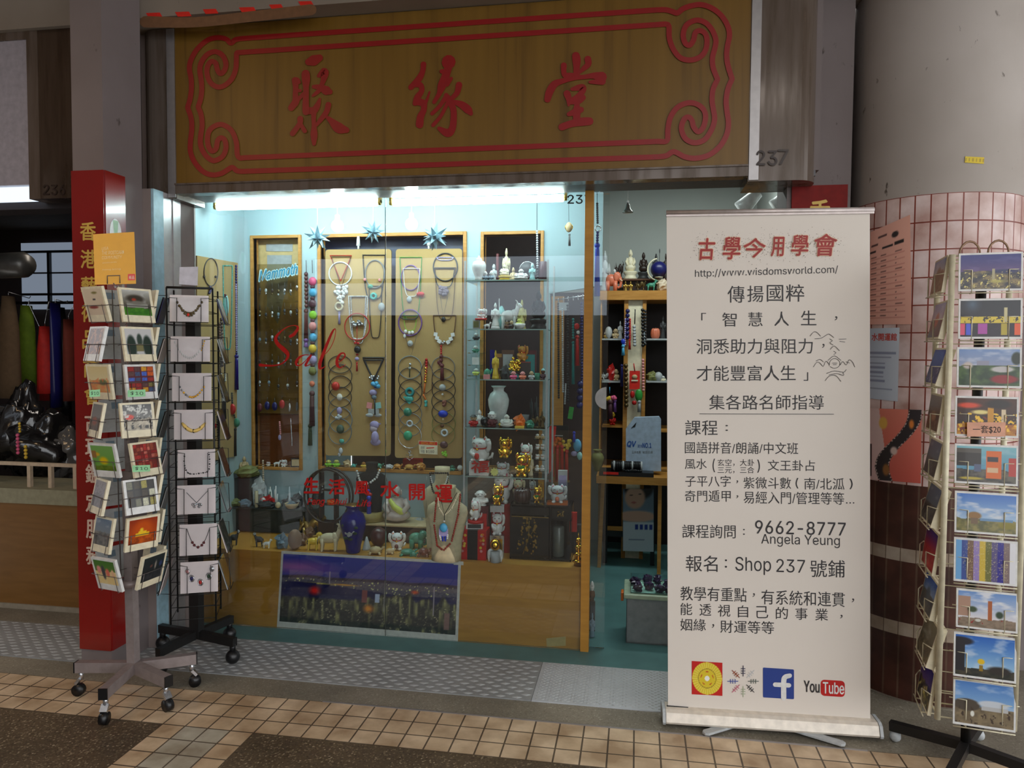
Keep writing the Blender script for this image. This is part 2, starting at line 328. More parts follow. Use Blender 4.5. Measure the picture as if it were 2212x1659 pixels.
M_redp = mat('red_panel', (134, 26, 22), .22, var=.06, scale=4, coat=.3)
M_steel = steel('brushed_steel', (108, 96, 88), metal=.08, stain=(84, 70, 58)); M_steel.node_tree.nodes['Principled BSDF'].inputs['Specular IOR Level'].default_value = .25
M_steel2 = steel('old_brown_steel', (120, 104, 92), stain=(84, 68, 56))
M_alu = mat('aluminium', (170, 166, 166), .4, .7, var=.06)
M_board = woodmat('window_board', (186, 132, 52), (204, 148, 62), .5, 1.2)
M_oak = woodmat('oak_frame', (176, 120, 52), (198, 142, 70), .45, 2.)
M_glass = glassy('window_glass', (251, 254, 253), 1.45, 0, gain=1.7)
M_glass2 = glassy('shelf_glass', (240, 250, 248), 1.3)
M_clear = glassy('clear_plastic', (238, 242, 244), 1.35, .08)
M_film = glassy('plastic_film', (253, 253, 253), 1.3, .12, bump=.35)
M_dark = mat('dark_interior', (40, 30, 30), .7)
# floors
b = MB(); b.box(-14, 9, -7.3, 2.985, -.06, -.002); struct('floor_terrazzo', b, M_terr)
b = MB(); b.box(-7, 5, 2.685, 2.985, -.05, 0)
bx0 = jx-.1*round((jx-atz(376, 1564, 0).x)/.1); n_ = round((atz(571, 1584, 0).x-bx0)/.1); bx1 = bx0+n_*.1
b.box(bx0, bx0+.1, -2, 2.6849, -.05, 0); b.box(bx1-.1, bx1, -2, 2.6849, -.05, 0); struct('floor_orange_tiles', b, M_tile)
b = MB(); b.box(bx0+.1, bx1-.1, -2, 2.6849, -.05, 0); struct('floor_grey_tiles', b, M_gtile)
b = MB(); b.box(-7, 5, 2.985, 3.15, -.05, 0); b.box(.69, 4, 3.15, 4, -.05, 0); struct('floor_strip', b, M_strip)
b = MB(); b.box(atz(698, 1515, 0).x, .9, 2.98, 2.988, -.01, .003); struct('trim_floor_edge', b, M_alu)
def plate(name, x0, x1, big):
    b = MB(); b.box(x0, x1, 3.152, 3.56, -.02, .004, 0); st = .074 if big else .028; i = 0; y = 3.17; L = st*.33; W = st*.18
    while y < 3.55:
        x = x0+.02+(i % 2)*st/2; k = 0
        while x < x1-.02:
            a = .5 if (i+k) % 2 else -.5
            if big: a = .1
            c, s_ = math.cos(a), math.sin(a); V = []
            for (u, v, z) in ((-1, 0, 0), (0, -1, 0), (1, 0, 0), (0, 1, 0), (-.45, 0, 1), (0, -.4, 1), (.45, 0, 1), (0, .4, 1)):
                V.append((x+(u*L*c-v*W*s_), y+(u*L*s_+v*W*c), .0041+z*.0022))
            b.add(V, [(0, 1, 5, 4), (1, 2, 6, 5), (2, 3, 7, 6), (3, 0, 4, 7), (4, 5, 6, 7)], 1); x += st; k += 1
        y += st*(.42 if big else .5); i += 1
    struct(name, b, [M_plate if not big else mat('plate_steel_dull', (156, 158, 158), .55, .15, var=.12, scale=4), M_loz])
xj = atz(1150, 1508, 0).x
plate('floor_plate_window', -2.445, xj-.002, True); plate('floor_plate_door', xj, .68, False); plate('floor_plate_neighbour', -4.3, -2.62, True)
b = MB(); b.box(-2.4, 1.0, 3.56, 6.1, -.03, .003); struct('floor_shop', b, M_teal)
b = MB(); b.box(-6.6, -2.6, 3.56, 6.1, -.03, .003); struct('floor_neighbour_shop', b, M_strip)
# upper facade, beam and arcade ceiling
b = MB(); b.box(-2.58, .8, 3.56, 3.78, 2.36, 3.7); struct('wall_over_window', b, M_plaster)
zb = 3.168
b = MB(); b.box(-2.575, 4, 3.38, 3.8, zb, 3.75); b.box(-2.575, 4, 3.36, 3.38, zb+.12, 3.75); struct('beam_over_sign', b, M_beam)
b = MB(); b.box(-7, 5, -1.2, 3.36, 3.62, 3.75); struct('ceiling_arcade', b, M_beam)
b = MB(); zz = aty(100, 58, 3.46).z; b.box(-7, -2.6, 3.46, 3.8, zz, 3.75); struct('beam_over_neighbour', b, M_beam)
# the other side of the arcade, behind the camera: seen in reflections, raised at the left to block sky light
def opp(px, py): return ((px-1375)/FPX*14.47, CAMZ+(762-py)/FPX*14.47)
M_opp = mat('opposite_wall', (74, 68, 64), .8)
(wx0, wz3), (wx1, wz2), (_, wz1), (_, wz0) = opp(640, 552), opp(1310, 600), opp(0, 608), opp(0, 682); wt = opp(0, 545)[1]
b = MB(); b.box(-14, 1.6, -7.3, -7, 0, wz0); b.box(-14, wx0, -7.3, -7, wz0, wt); b.box(wx1, 1.6, -7.3, -7, wz0, wt); b.box(wx0, wx1, -7.3, -7, wz2, wz1); b.box(wx0, wx1, -7.3, -7, wz3, wt); b.box(-14, -.3, -7.3, -7, wt, 7.5); b.box(-9, -8.9, -7, 3, 0, 7.5); struct('wall_opposite', b, M_opp)
b = MB(); b.box(wx0, wx1, -7.2, -7.18, wz0, wz1); b.box(wx0, wx1, -7.2, -7.18, wz2, wz3); struct('window_10', b, emat('opposite_window_light', (226, 236, 250), 1.5))
# left pillar and pier
PXL, PXR = -2.606, -2.445
zr0, zr1 = aty(176, 1400, 3.1).z, aty(156, 370, 3.1).z
b = MB(); b.box(PXL, PXR, 3.1, 3.37, 0, 3.62); struct('pillar_left', b, M_plaster)
b = MB(); b.box(-2.6, -2.4, 3.371, 3.75, 0, 2.33); struct('wall_pier_left', b, mat('pier_paint', (140, 126, 122), .7, var=.08, scale=8))
b = MB(); b.box(-2.399, -2.385, 3.372, 3.45, .01, 2.33); struct('trim_pier_window_light', b, mat('painted_window_light', (160, 196, 210), .5))  # bluish window light on the pier's side face, put into this strip's colour
b = MB(); b.box(-2.399, -2.39, 3.455, 3.6, .01, 2.33); b.box(-2.399, -2.385, 3.53, 3.545, .01, 2.33); struct('trim_shutter_rail', b, M_alu)
# right pillar and wall behind the round column
b = MB(); b.box(.68, .96, 3.65, 3.9, 0, 3.2); struct('pillar_right', b, M_plaster)
b = MB(); b.box(.96, 4, 3.9, 4.0, 0, 3.7); struct('wall_right', b, M_plaster)
# shop shell
b = MB(); b.box(-2.4, .97, 6.0, 6.1, 0, 3.0); struct('wall_back_shop', b, M_shopwall)
b = MB(); b.box(.9, .96, 3.9, 6.0, 0, 3.0); struct('wall_side_shop', b, M_shopwall)
b = MB(); b.box(-2.46, XL, 3.751, 6.0, 0, 3.0); struct('wall_left_display', b, M_wall)
b = MB(); b.box(-2.4, .97, 3.78, 6.0, 2.93, 3.0); struct('ceiling_shop', b, M_shopwall)
b = MB(); b.box(XL, XR, 3.781, YW+.04, 2.44, 2.5); struct('ceiling_display', b, M_wall)
# display back wall with three openings
def op(x0, y0, x1, y1): a = aty(x0, y0, YW); c = aty(x1, y1, YW); return (a.x, c.x, c.z, a.z)
O1, O2, O3 = op(548, 516, 648, 1009), op(694, 514, 999, 1017), op(1046, 508, 1164, 1012)
xr = aty(1188, 600, YW).x
b = MB(); xs = [XL, O1[0], O1[1], O2[0], O2[1], O3[0], O3[1], xr]
for i in range(7):
    if i % 2 == 0: b.box(xs[i], xs[i+1], YW, YW+.035, 0, 2.44)
    else: o = (O1, O2, O3)[i//2]; b.box(xs[i], xs[i+1], YW, YW+.035, 0, o[2]); b.box(xs[i], xs[i+1], YW, YW+.035, o[3], 2.44)
zl, zh = aty(1195, 634, YW).z, aty(1265, 617, YW).z
b.prism([(xr, YW, 2.44), (xr, YW, zl), (XR+.02, YW, zh), (XR+.02, YW, 2.44)], (0, .035, 0)); struct('wall_display_back', b, M_wall)
def casing(n, o, px):
    t = px*.0024; b = MB(); x0, x1, z0, z1 = o
    b.box(x0-t, x0, YW-.014, YW+.06, z0-t, z1+t); b.box(x1, x1+t, YW-.014, YW+.06, z0-t, z1+t); b.box(x0, x1, YW-.014, YW+.06, z1, z1+t); b.box(x0, x1, YW-.03, YW+.06, z0-t, z0)
    struct('window_%d' % n, b, M_oak, .003)
casing(1, O1, 8); casing(2, O2, 9); casing(3, O3, 8)
# round column
zc = lambda py: atcol(1930, py).z
def ring(name, z0, z1, r, mt, n=64, bev=0):
    b = MB(); V = []; F = []
    for z in (z0, z1): V += [(CC.x+r*math.cos(2*PI*j/n), CC.y+r*math.sin(2*PI*j/n), z) for j in range(n+1)]
    F = [(j, j+1, n+2+j, n+1+j) for j in range(n)]; b.add(V, F, 0, True); b.add([(CC.x, CC.y, z0), (CC.x, CC.y, z1)]+V[:n]+V[n+1:2*n+1], [(1, n+2+j, n+2+(j+1) % n) for j in range(n)], 0)
    o = struct(name, b, mt); uv = o.data.uv_layers.new(name='wrap')
    for p in o.data.polygons:
        for li in p.loop_indices:
            q = o.data.vertices[o.data.loops[li].vertex_index].co; a = math.atan2(q.y-CC.y, q.x-CC.x)
            if p.index < n and o.data.loops[li].vertex_index in (n, 2*n+1): a = 2*PI
            a = a % (2*PI) if a < 2*PI else a
            uv.data[li].uv = (a*r, q.z)
    return o
z_t, z_b1, z_b2, z_b3, z_b4, z_b5, z_p = 2.215, zc(1044), zc(1181), zc(1209), zc(1340), zc(1368), zc(1505)
M_ptile = tiles('pink_tile', (224, 198, 192), (236, 220, 220), (140, 62, 44), .0605, .118, .003, uv=True, off=(.012, -z_t % .118, 0), dirt=(205, 180, 170))
M_btile = tiles('brown_tile', (78, 42, 32), (88, 50, 38), (104, 78, 62), .062, 3., .004, uv=True, dirt=(170, 165, 160))
M_wtile = tiles('pale_tile', (176, 160, 144), (190, 176, 160), (120, 100, 84), .062, 3., .002, uv=True)
ring('pillar_round_upper', z_t, 3.62, CR, M_column); ring('pillar_round_pink_tiles', z_b1, z_t, CR, M_ptile)
ring('pillar_round_brown_tiles', z_b2, z_b1, CR, M_btile); ring('pillar_round_pale_band', z_b3, z_b2, CR+.001, M_wtile)
ring('pillar_round_brown_band', z_b4, z_b3, CR, M_btile); ring('pillar_round_pale_ring', z_b5, z_b4, CR+.001, M_wtile)
ring('pillar_round_lower_tiles', z_p, z_b5, CR, M_btile); ring('pillar_round_plinth', 0, z_p, CR+.015, M_strip)
# ----------------------------------------------------------------- sign over the shop
YS = 3.5
def ps(x, y): return aty(x, y, YS-.004)
zs0, zs1 = 2.376, 3.164; xs0, xs1 = -2.343, .482
def signmat(nt, b):
    tc = nd(nt, 'ShaderNodeTexCoord'); mp = nd(nt, 'ShaderNodeMapping'); mp.inputs['Scale'].default_value = (9, 1, .35); nt.links.new(tc.outputs['Object'], mp.inputs[0])
    n = nd(nt, 'ShaderNodeTexNoise', Scale=2., Detail=6.); nt.links.new(mp.outputs[0], n.inputs['Vector'])
    r = ramp(nt, n.outputs[0], [(.28, (92, 65, 20)), (.42, (116, 84, 28)), (.7, (124, 91, 32))]); nt.links.new(r.outputs[0], b.inputs['Base Color'])
M_sign = texmat('ochre_sign', signmat, .4)
M_sred = mat('sign_red', (142, 16, 17), .4, var=.05)
S = thing('shop_sign', 'long ochre shop sign with red scroll border and three red brush characters', 'sign', ((xs0+xs1)/2, YS, zs0))
b = MB(); b.box(xs0, xs1, YS, YS+.05, zs0, zs1); b.build('panel', M_sign, S)
b = MB()
TL = lambda q: [(390+x*.217, 40+y*.217, 11) for x, y in q]     # corner traced in two enlargements
TR = lambda q: [(1420+x*.217, y*.217, 11.5) for x, y in q]
outl = TL([(600, 200), (545, 212), (500, 245), (455, 205), (370, 190), (270, 215), (170, 300), (105, 410), (88, 500), (105, 600), (108, 700), (95, 800), (70, 885)])
outl2 = TL([(70, 885), (105, 990), (112, 1100), (98, 1230), (100, 1330), (140, 1430), (220, 1520), (310, 1556), (400, 1545), (470, 1505), (515, 1482), (560, 1515), (610, 1522)])
inl = TL([(585, 338), (560, 345), (556, 400), (550, 500), (510, 600), (440, 665), (370, 682), (300, 640), (265, 560), (268, 480), (305, 428), (350, 445), (365, 505), (395, 548), (435, 520), (452, 450), (420, 370), (350, 330), (270, 355), (210, 430), (192, 510), (205, 610), (212, 700), (200, 800), (175, 880)])
inl2 = TL([(175, 880), (205, 960), (215, 1060), (200, 1170), (200, 1260), (240, 1350), (300, 1405), (350, 1412), (420, 1370), (452, 1290), (440, 1210), (400, 1188), (368, 1220), (355, 1290), (320, 1320), (285, 1290), (268, 1200), (290, 1110), (370, 1058), (440, 1065), (510, 1120), (555, 1230), (565, 1350), (590, 1388), (620, 1386)])
orr = TR([(0, 98), (90, 98), (150, 115), (200, 128), (260, 85), (350, 55), (450, 48), (560, 90), (650, 170), (705, 270), (718, 360), (700, 450), (690, 550), (705, 660), (745, 785)])
orr2 = TR([(745, 785), (705, 880), (685, 1000), (695, 1120), (708, 1220), (690, 1340), (620, 1460), (510, 1545), (380, 1575), (270, 1560), (165, 1510), (90, 1550), (0, 1562)])
irr = TR([(0, 245), (85, 240), (115, 265), (120, 380), (160, 490), (230, 575), (330, 598), (420, 570), (475, 510), (495, 420), (480, 340), (430, 305), (380, 325), (360, 400), (320, 450), (275, 425), (258, 340), (290, 250), (380, 202), (470, 220), (540, 290), (582, 390), (575, 470), (550, 570), (555, 670), (600, 790)])
irr2 = TR([(600, 790), (555, 890), (545, 1000), (560, 1100), (570, 1190), (540, 1290), (470, 1390), (370, 1420), (280, 1380), (240, 1280), (265, 1190), (310, 1165), (345, 1200), (360, 1260), (405, 1310), (455, 1270), (480, 1170), (460, 1090), (390, 1035), (300, 1025), (200, 1070), (130, 1170), (105, 1290), (95, 1400), (0, 1408)])
for q in (outl, outl2, inl, inl2, orr, orr2, irr, irr2): stroke(b, q, ps, 0, 6)
for a, c in ((outl[0], orr[0]), (outl2[-1], orr2[-1]), (inl[0], irr[0]), (inl2[-1], irr2[-1])): stroke(b, [a, c], ps, 0, sharp=True)
b.build('scroll_border', M_sred, S)
def brush(ox, oy, ss): 
    b = MB(); k = 200/1443
    for s_ in ss: stroke(b, [(ox+x*k, oy+y*k, w*k) for x, y, w in s_], lambda x, y: aty(x, y, YS-.0045), 0, 6)
    b.build('brush_character', M_sred, S)
brush(600, 100, [[(480, 245, 110), (560, 220, 165), (650, 180, 110)], [(270, 530, 105), (280, 640, 85), (275, 760, 85), (280, 860, 110), (210, 960, 100)], [(290, 540, 120), (330, 560, 60)], [(435, 430, 130), (440, 520, 130), (440, 640, 90), (440, 760, 90), (435, 900, 100), (440, 1020, 110)],
  [(280, 690, 60), (350, 690, 50)], [(300, 850, 60), (400, 740, 60)], [(440, 1000, 110), (560, 1000, 110), (620, 920, 90), (655, 820, 40)], [(640, 460, 60), (720, 390, 110), (730, 440, 120), (700, 560, 75), (640, 690, 70), (550, 770, 45)], [(560, 630, 60), (660, 640, 90), (760, 690, 140), (810, 710, 90)],
  [(560, 1000, 90), (560, 1150, 70), (565, 1250, 75), (565, 1380, 110), (565, 1520, 60)], [(790, 910, 90), (760, 1020, 85), (680, 1130, 75), (600, 1230, 50)], [(745, 1085, 40), (830, 1160, 90), (950, 1270, 165), (1070, 1305, 95)], [(350, 1130, 95), (340, 1210, 80), (230, 1360, 85)], [(360, 1220, 60), (420, 1320, 70)]])
brush(860, 100, [[(395, 280, 90), (385, 380, 80), (330, 500, 100), (200, 640, 85)], [(230, 600, 80), (340, 600, 90), (370, 690, 80), (300, 800, 100), (265, 890, 80)], [(290, 860, 110), (390, 890, 110), (400, 990, 90), (350, 1100, 110), (335, 1220, 120)], [(400, 930, 70), (450, 830, 45), (490, 710, 28)],
  [(790, 240, 215), (785, 250, 215)], [(790, 300, 120), (760, 400, 120), (730, 500, 130), (680, 620, 130), (640, 740, 75), (560, 870, 60)], [(680, 390, 70), (760, 410, 100)], [(830, 500, 50), (760, 590, 80)], [(950, 600, 100), (920, 720, 85), (850, 800, 70)], [(750, 760, 70), (800, 850, 110), (860, 980, 95), (865, 1150, 100), (840, 1290, 110), (770, 1350, 130), (640, 1280, 65)],
  [(740, 800, 70), (650, 930, 60), (530, 1050, 60)], [(770, 880, 55), (670, 1080, 55), (545, 1230, 60)], [(850, 860, 60), (990, 910, 110), (1090, 990, 125), (1135, 1050, 65)]])
brush(1150, 90, [[(680, 220, 125), (690, 300, 130), (690, 400, 100), (690, 520, 100)], [(490, 370, 95), (490, 460, 80), (510, 520, 85), (620, 520, 70)], [(865, 270, 105), (870, 350, 95), (800, 420, 75), (740, 480, 40)], [(235, 900, 100), (270, 780, 120), (350, 660, 110), (480, 610, 80), (640, 560, 90), (800, 550, 70), (960, 530, 100), (1080, 550, 165)], [(900, 630, 50), (1090, 620, 110)],
  [(540, 810, 110), (570, 900, 90), (565, 990, 40)], [(620, 740, 55), (740, 715, 105), (790, 730, 110), (750, 820, 90), (620, 930, 100)], [(600, 930, 100), (720, 910, 120), (790, 870, 90)], [(700, 960, 70), (690, 1080, 120), (690, 1200, 110), (690, 1260, 100)], [(570, 1130, 70), (680, 1090, 110), (760, 1060, 90)], [(460, 1330, 110), (600, 1280, 110), (750, 1250, 130), (890, 1240, 125)]])
b = MB(); b.box(xs0, xs1, YS-.012, YS+.06, 2.327, zs0); b.box(xs0, xs1, YS-.02, YS-.012, zs0-.006, zs0+.002); struct('trim_under_sign', b, M_steel)
b = MB(); b.box(-2.56, .785, YS+.061, 3.76, 2.335, 2.36); struct('trim_soffit', b, mat('soffit', (86, 84, 86), .45))
def housing(name, xi, xo, mt, seams=()):
    b = MB(); sg = 1 if xo > xi else -1; R = .1; pts = [(xi, YS)]
    for i in range(9): a = PI/2*i/8; pts.append((xo-sg*R+sg*R*math.sin(a), YS+R-R*math.cos(a)))
    pts += [(xo, 3.75), (xi, 3.75)]
    b.prism([(x, y, 2.305) for x, y in pts], (0, 0, .86)); struct(name, b, mt)
    b = MB(); b.box(xi+sg*.003, xi+sg*.045, YS-.006, YS-.0005, 2.31, 3.16); struct(name+'_strip', b, M_alu)
housing('trim_shutter_case_left', xs0, -2.56, M_steel); housing('trim_shutter_case_right', xs1, .785, M_steel)
def digits(name, s_, box, pf, lab, mt='black', cat='number', bold=.02):
    b = MB(); lettering(b, s_, box, pf, 0, bold); q = Vector(b.v[0]); return tag(b.build(name, mt, loc=q), lab, cat)
digits('house_number', '23', (1634, 1679, 325, 357), lambda x, y: aty(x, y, YS-.008), 'dark digits 23 stencilled on the steel case right of the ochre sign', mt='darkbrown')
digits('faded_digit', '7', (1681, 1703, 323, 355), lambda x, y: aty(x, y, YS-.0065), 'faded grey digit 7 after the dark 23 on the steel case', mt=mat('faded', (74, 66, 62), .6))
# tape on the beam above the sign
pb = lambda x, y: aty(x, y, 3.378)
b = MB(); stroke(b, [(314, 47, 25), (420, 48, 22), (540, 36, 23), (672, 21, 24)], pb); tag(b.build('brown_tape', mat('brown_tape', (120, 84, 56), .5), loc=pb(314, 47)), 'strip of brown parcel tape along the plaster beam above the sign', 'tape')
for x, y, w in ((333, 33, 36), (396, 31, 36), (455, 25, 34), (535, 21, 38), (597, 15, 32), (661, 8, 34)): b = MB(); b.prism([pb(x-w/2, y-5), pb(x+w/2-6, y-6), pb(x+w/2, y+4), pb(x-w/2+6, y+5)], (0, .001, 0)); tag(b.build('warning_tape', 'scarlet', loc=pb(x, y)), 'red scrap of warning tape showing above the brown tape on the beam', 'tape', 'scraps of warning tape')
# ================================================================= WINDOW
jX = aty(833, 900, YG).x; dX = aty(1311, 900, 3.765).x
for n, (x0, x1, y) in enumerate(((XL, jX-.002, YG-.004), (jX+.002, XR-.03, YG-.004), (-.262, dX, 3.783)), 4):
    b = MB(); b.box(x0, x1, y, y+.006, .006, 2.327); struct('window_%d' % n, b, M_glass)
b = MB(); b.box(jX-.0016, jX+.0016, YG-.005, YG+.003, .006, 2.32); struct('trim_glass_joint', b, mat('joint', (62, 66, 58), .4))
b = MB(); b.box(-.264, XR, 3.725, 3.779, .003, 2.334); struct('trim_door_post', b, M_board)
b = MB(); b.box(XL, -.265, YB, YB+.02, .003, ZL-.012); b.box(XL, -.265, YB, YW-.002, ZL-.012, ZL); struct('wall_window_board', b, M_board)
def bil(q, u, v):                                   # q: TL TR BR BL in px ; v up
    (a, b_), (c, d), (e, f), (g, h) = q; t = 1-v
    return ((a*(1-u)+c*u)*(1-t)+(g*(1-u)+e*u)*t, (b_*(1-u)+d*u)*(1-t)+(h*(1-u)+f*u)*t)
def inset(q, u0, v0, u1, v1): return [bil(q, u0, v1), bil(q, u1, v1), bil(q, u1, v0), bil(q, u0, v0)]
def sheet(name, q, pf, fn, nx, ny, label, cat, border=(0, 0, 1, 1), th=.002, edge='matte_white', curved=False, rough=.4, coat=0, group=None, back=None):
    """a printed sheet with its own thickness; q = px corners, pf = px -> surface"""
    c = sum((Vector(pf(*p)) for p in q), Vector())/4; nrm = (Vector(pf(*q[1]))-Vector(pf(*q[0]))).cross(Vector(pf(*q[3]))-Vector(pf(*q[0]))).normalized()
    if nrm.dot(CAM-c) < 0: nrm = -nrm
    b = MB(); e = .0006; curved = q[0][0] > 1870
    if not curved: b.prism([Vector(pf(*p)) for p in q], -nrm*th, 0)
    iq = inset(q, *border); pic(b, lambda u, v: Vector(pf(*bil(iq, u, v)))+nrm*e, fn, nx, ny, 1)
    o = b.build(name, [edge, vcmat('print_%g_%g' % (rough, coat), rough, coat)], loc=c); paint(o, b)
    if curved: md = o.modifiers.new('thickness', 'SOLIDIFY'); md.thickness = .0008; md.offset = 0
    return tag(o, label, cat, group)
def blob(c, U, V, u, v, ru, rv, col, soft=.3):
    d = np.sqrt(((U-u)/ru)**2+((V-v)/rv)**2); return mixc2(c, col, np.clip((1-d)/soft, 0, 1))
def mixc2(c, col, t): return c*(1-t[..., None])+np.asarray(col, float)*t[..., None]
def rect(c, U, V, u0, u1, v0, v1, col): return mixc2(c, col, ((U >= u0) & (U <= u1) & (V >= v0) & (V <= v1)).astype(float))
def skyline(U, V):
    n = fbm(U*9, V*9, 3); c = mixc((34, 34, 92), (40, 48, 120), V); c = blob(c, U, V, .08, .82, .3, .14, (120, 70, 130), .9)
    hill = .70+.035*(vnoise(U*7, U*0, 5)-.3); c = mixc2(c, (28, 26, 50), np.clip((hill-V)*60, 0, 1))
    sp = vnoise(U*150, V*90, 11); far = np.clip((hill-.035-V)*40, 0, 1)
    c = mixc2(c, (92, 88, 96), far*np.clip(.4+sp*.6, 0, 1)); c = mixc2(c, (200, 190, 120), far*(sp > .82)); c = blob(c, U, V, .2, .585, .12, .03, (170, 160, 50), .8); c = blob(c, U, V, .36, .6, .1, .015, (200, 140, 50), .8)
    harb = (V < .55+.05*np.sin(U*5+1)) & (V > .36); c = mixc2(c, (22, 22, 62), harb.astype(float)*np.clip(vnoise(U*8, V*8, 8)*2.2+.2, 0, 1))
    st = vnoise(U*75, V*7, 21); tall = .40+.16*vnoise(U*26, U*0, 22)*(U > .42)
    low = np.clip((tall-V)*30, 0, 1); c = mixc2(c, (44, 42, 40), low); c = mixc2(c, (128, 124, 84), low*np.clip((st-.5)*2.4, 0, 1)); s2 = vnoise(U*170, V*80, 31)
    c = mixc2(c, (176, 168, 130), low*np.clip((s2-.72)*4, 0, 1)*np.clip(vnoise(U*20, V*9, 9)*1.6-.1, 0, 1)); c = mixc2(c, (20, 20, 22), low*np.clip((.2-V)*4, 0, 1)*(vnoise(U*14, V*10, 4) > .4))
    c = blob(c, U, V, .19, .49, .045, .09, (190, 30, 26), .8); c = blob(c, U, V, .76, .56, .03, .04, (180, 70, 40), .8); c = blob(c, U, V, .5, .28, .04, .08, (220, 130, 40), .9)
    c = rect(c, U, V, .583, .592, .25, .7, (120, 118, 116)); c = rect(c, U, V, .865, .872, .25, .66, (140, 130, 140)); c = rect(c, U, V, .27, .276, .6, .78, (130, 120, 130)); c = rect(c, U, V, .535, .56, .38, .5, (150, 160, 190)); c = rect(c, U, V, .46, .49, .36, .55, (110, 60, 60))
    return np.clip(rect(c, U, V, .93, .96, .06, .3, (110, 84, 80))*1.4, 0, 255)
PQ = [(608, 1190), (996, 1213), (989, 1385), (598, 1354)]
sheet('poster', PQ, lambda x, y: aty(x, y, YB-.004), skyline, 200, 90, 'wide poster of a harbour city at night taped low on the window board', 'poster', (.012, .075, .985, .965), .001)
b = MB(); q = [(980, 1212), (1001, 1213), (1001, 1221), (980, 1220)]; b.prism([aty(x, y, YB-.0075) for x, y in q], (0, .001, 0)); tag(b.build('tape', 'matte_white', loc=aty(990, 1216, YB)), 'white bit of tape at the top right corner of the harbour poster', 'tape')
b = MB(); q = [(1180, 1379), (1222, 1375), (1222, 1395), (1181, 1397)]; b.prism([aty(x, y, YB-.002) for x, y in q], (0, .001, 0)); tag(b.build('note', mat('note_paper', (190, 168, 110), .7), loc=aty(1200, 1386, YB)), 'small yellowish note stuck low on the bare window board', 'note')
pg = lambda x, y: aty(x, y, YG-.0045)
M_vinyl = mat('red_vinyl', (186, 20, 14), .45, var=.04)
K = 240/2212
sale = [[(800, 430, 60), (870, 390, 60), (940, 300, 55), (950, 240, 40), (880, 212, 16), (760, 235, 16), (640, 310, 25), (540, 410, 50), (510, 490, 65), (560, 590, 75), (660, 680, 85), (740, 760, 75), (755, 830, 55), (700, 920, 35), (600, 985, 25), (450, 1012, 30), (300, 1008, 45), (200, 1000, 60)],
  [(1170, 800, 14), (1080, 800, 18), (980, 850, 45), (925, 930, 55), (930, 1000, 40), (1000, 1000, 22), (1090, 930, 16), (1170, 840, 20)], [(1210, 810, 45), (1160, 900, 45), (1105, 1000, 45), (1130, 1015, 22), (1200, 985, 12)],
  [(1500, 780, 14), (1600, 660, 14), (1680, 480, 14), (1705, 330, 14), (1690, 280, 20), (1640, 340, 40), (1560, 520, 55), (1480, 720, 60), (1400, 940, 65), (1390, 1060, 55), (1440, 1060, 25), (1500, 1025, 14)], [(1350, 975, 14), (1410, 950, 20)],
  [(1740, 950, 16), (1830, 900, 18), (1890, 820, 30), (1870, 765, 28), (1800, 780, 40), (1735, 890, 55), (1740, 1000, 60), (1790, 1050, 30), (1850, 1030, 14), (1900, 990, 10)]]
S = thing('window_lettering', 'large red script word Sale on the left window pane', 'lettering', pg(640, 760))
for nm, a, c in (('letter_s', 0, 1), ('letter_a', 1, 3), ('letter_l', 3, 5), ('letter_e', 5, 6)):
    b = MB()
    for q in sale[a:c]: stroke(b, [(540+x*K, 680+y*K, max(w*K, 1.4)) for x, y, w in q], pg)
    b.build(nm, M_vinyl, S)
S = thing('window_lettering', 'row of six red characters with small words under it, low across both panes', 'lettering', pg(820, 1060))
for ch, x0, x1, y0, y1 in (('生', 657, 688, 1032, 1065), ('活', 710, 745, 1035, 1068), ('風', 766, 797, 1040, 1068), ('水', 822, 862, 1040, 1076), ('開', 884, 917, 1046, 1080), ('運', 940, 977, 1048, 1085)):
    b = MB(); lettering(b, ch, (x0, x1, y0, y1), pg, 0, .028); b.build('character', M_vinyl, S)
b = MB(); lettering(b, 'Feng', (664, 702, 1076, 1094), pg, 0, .02, .3); lettering(b, 'Shui', (712, 750, 1077, 1090), pg, 0, .02, .3); lettering(b, 'Life', (770, 802, 1080, 1094), pg, 0, .02, .3); b.build('small_words', M_vinyl, S)
digits('house_number', '237', (1226, 1277, 421, 440), pg, 'black number 237 on the glass beside the end of the lamp tube', 'black', 'number', .025)
# lamps in the window
M_tube = emat('tube_light', (228, 253, 255), 52); M_bulb = emat('bulb_light', (240, 255, 255), 40)
YT = 3.83
for x0, x1, y, lab in ((463, 823, 442.5, 'white fluorescent tube at the top of the left pane'), (842, 1225, 433, 'white fluorescent tube at the top of the right pane')):
    p = aty(x0, y+1, YT); q = aty(x1, y-1, YT); z = (p.z+q.z)/2; S = thing('fluorescent_lamp', lab, 'lamp', ((p.x+q.x)/2, YT, z), 'window tubes')
    b = MB(); b.tube([(p.x+.02, YT, z), (q.x-.02, YT, z)], .019, n=12); b.build('tube', M_tube, S)
    b = MB(); b.tube([(p.x, YT, z), (p.x+.02, YT, z)], .015); b.box(p.x, p.x+.012, YT-.012, YT+.02, z, z+.06); b.build('lamp_holder', 'brass', S)
    b = MB(); b.tube([(q.x-.02, YT, z), (q.x, YT, z)], .015); b.box(q.x-.012, q.x, YT-.012, YT+.02, z, z+.06); b.build('lamp_holder', 'brass', S)
    b = MB(); b.box(p.x, q.x, YT-.02, YT+.02, z+.06, 2.44); b.build('batten', 'matte_white', S)
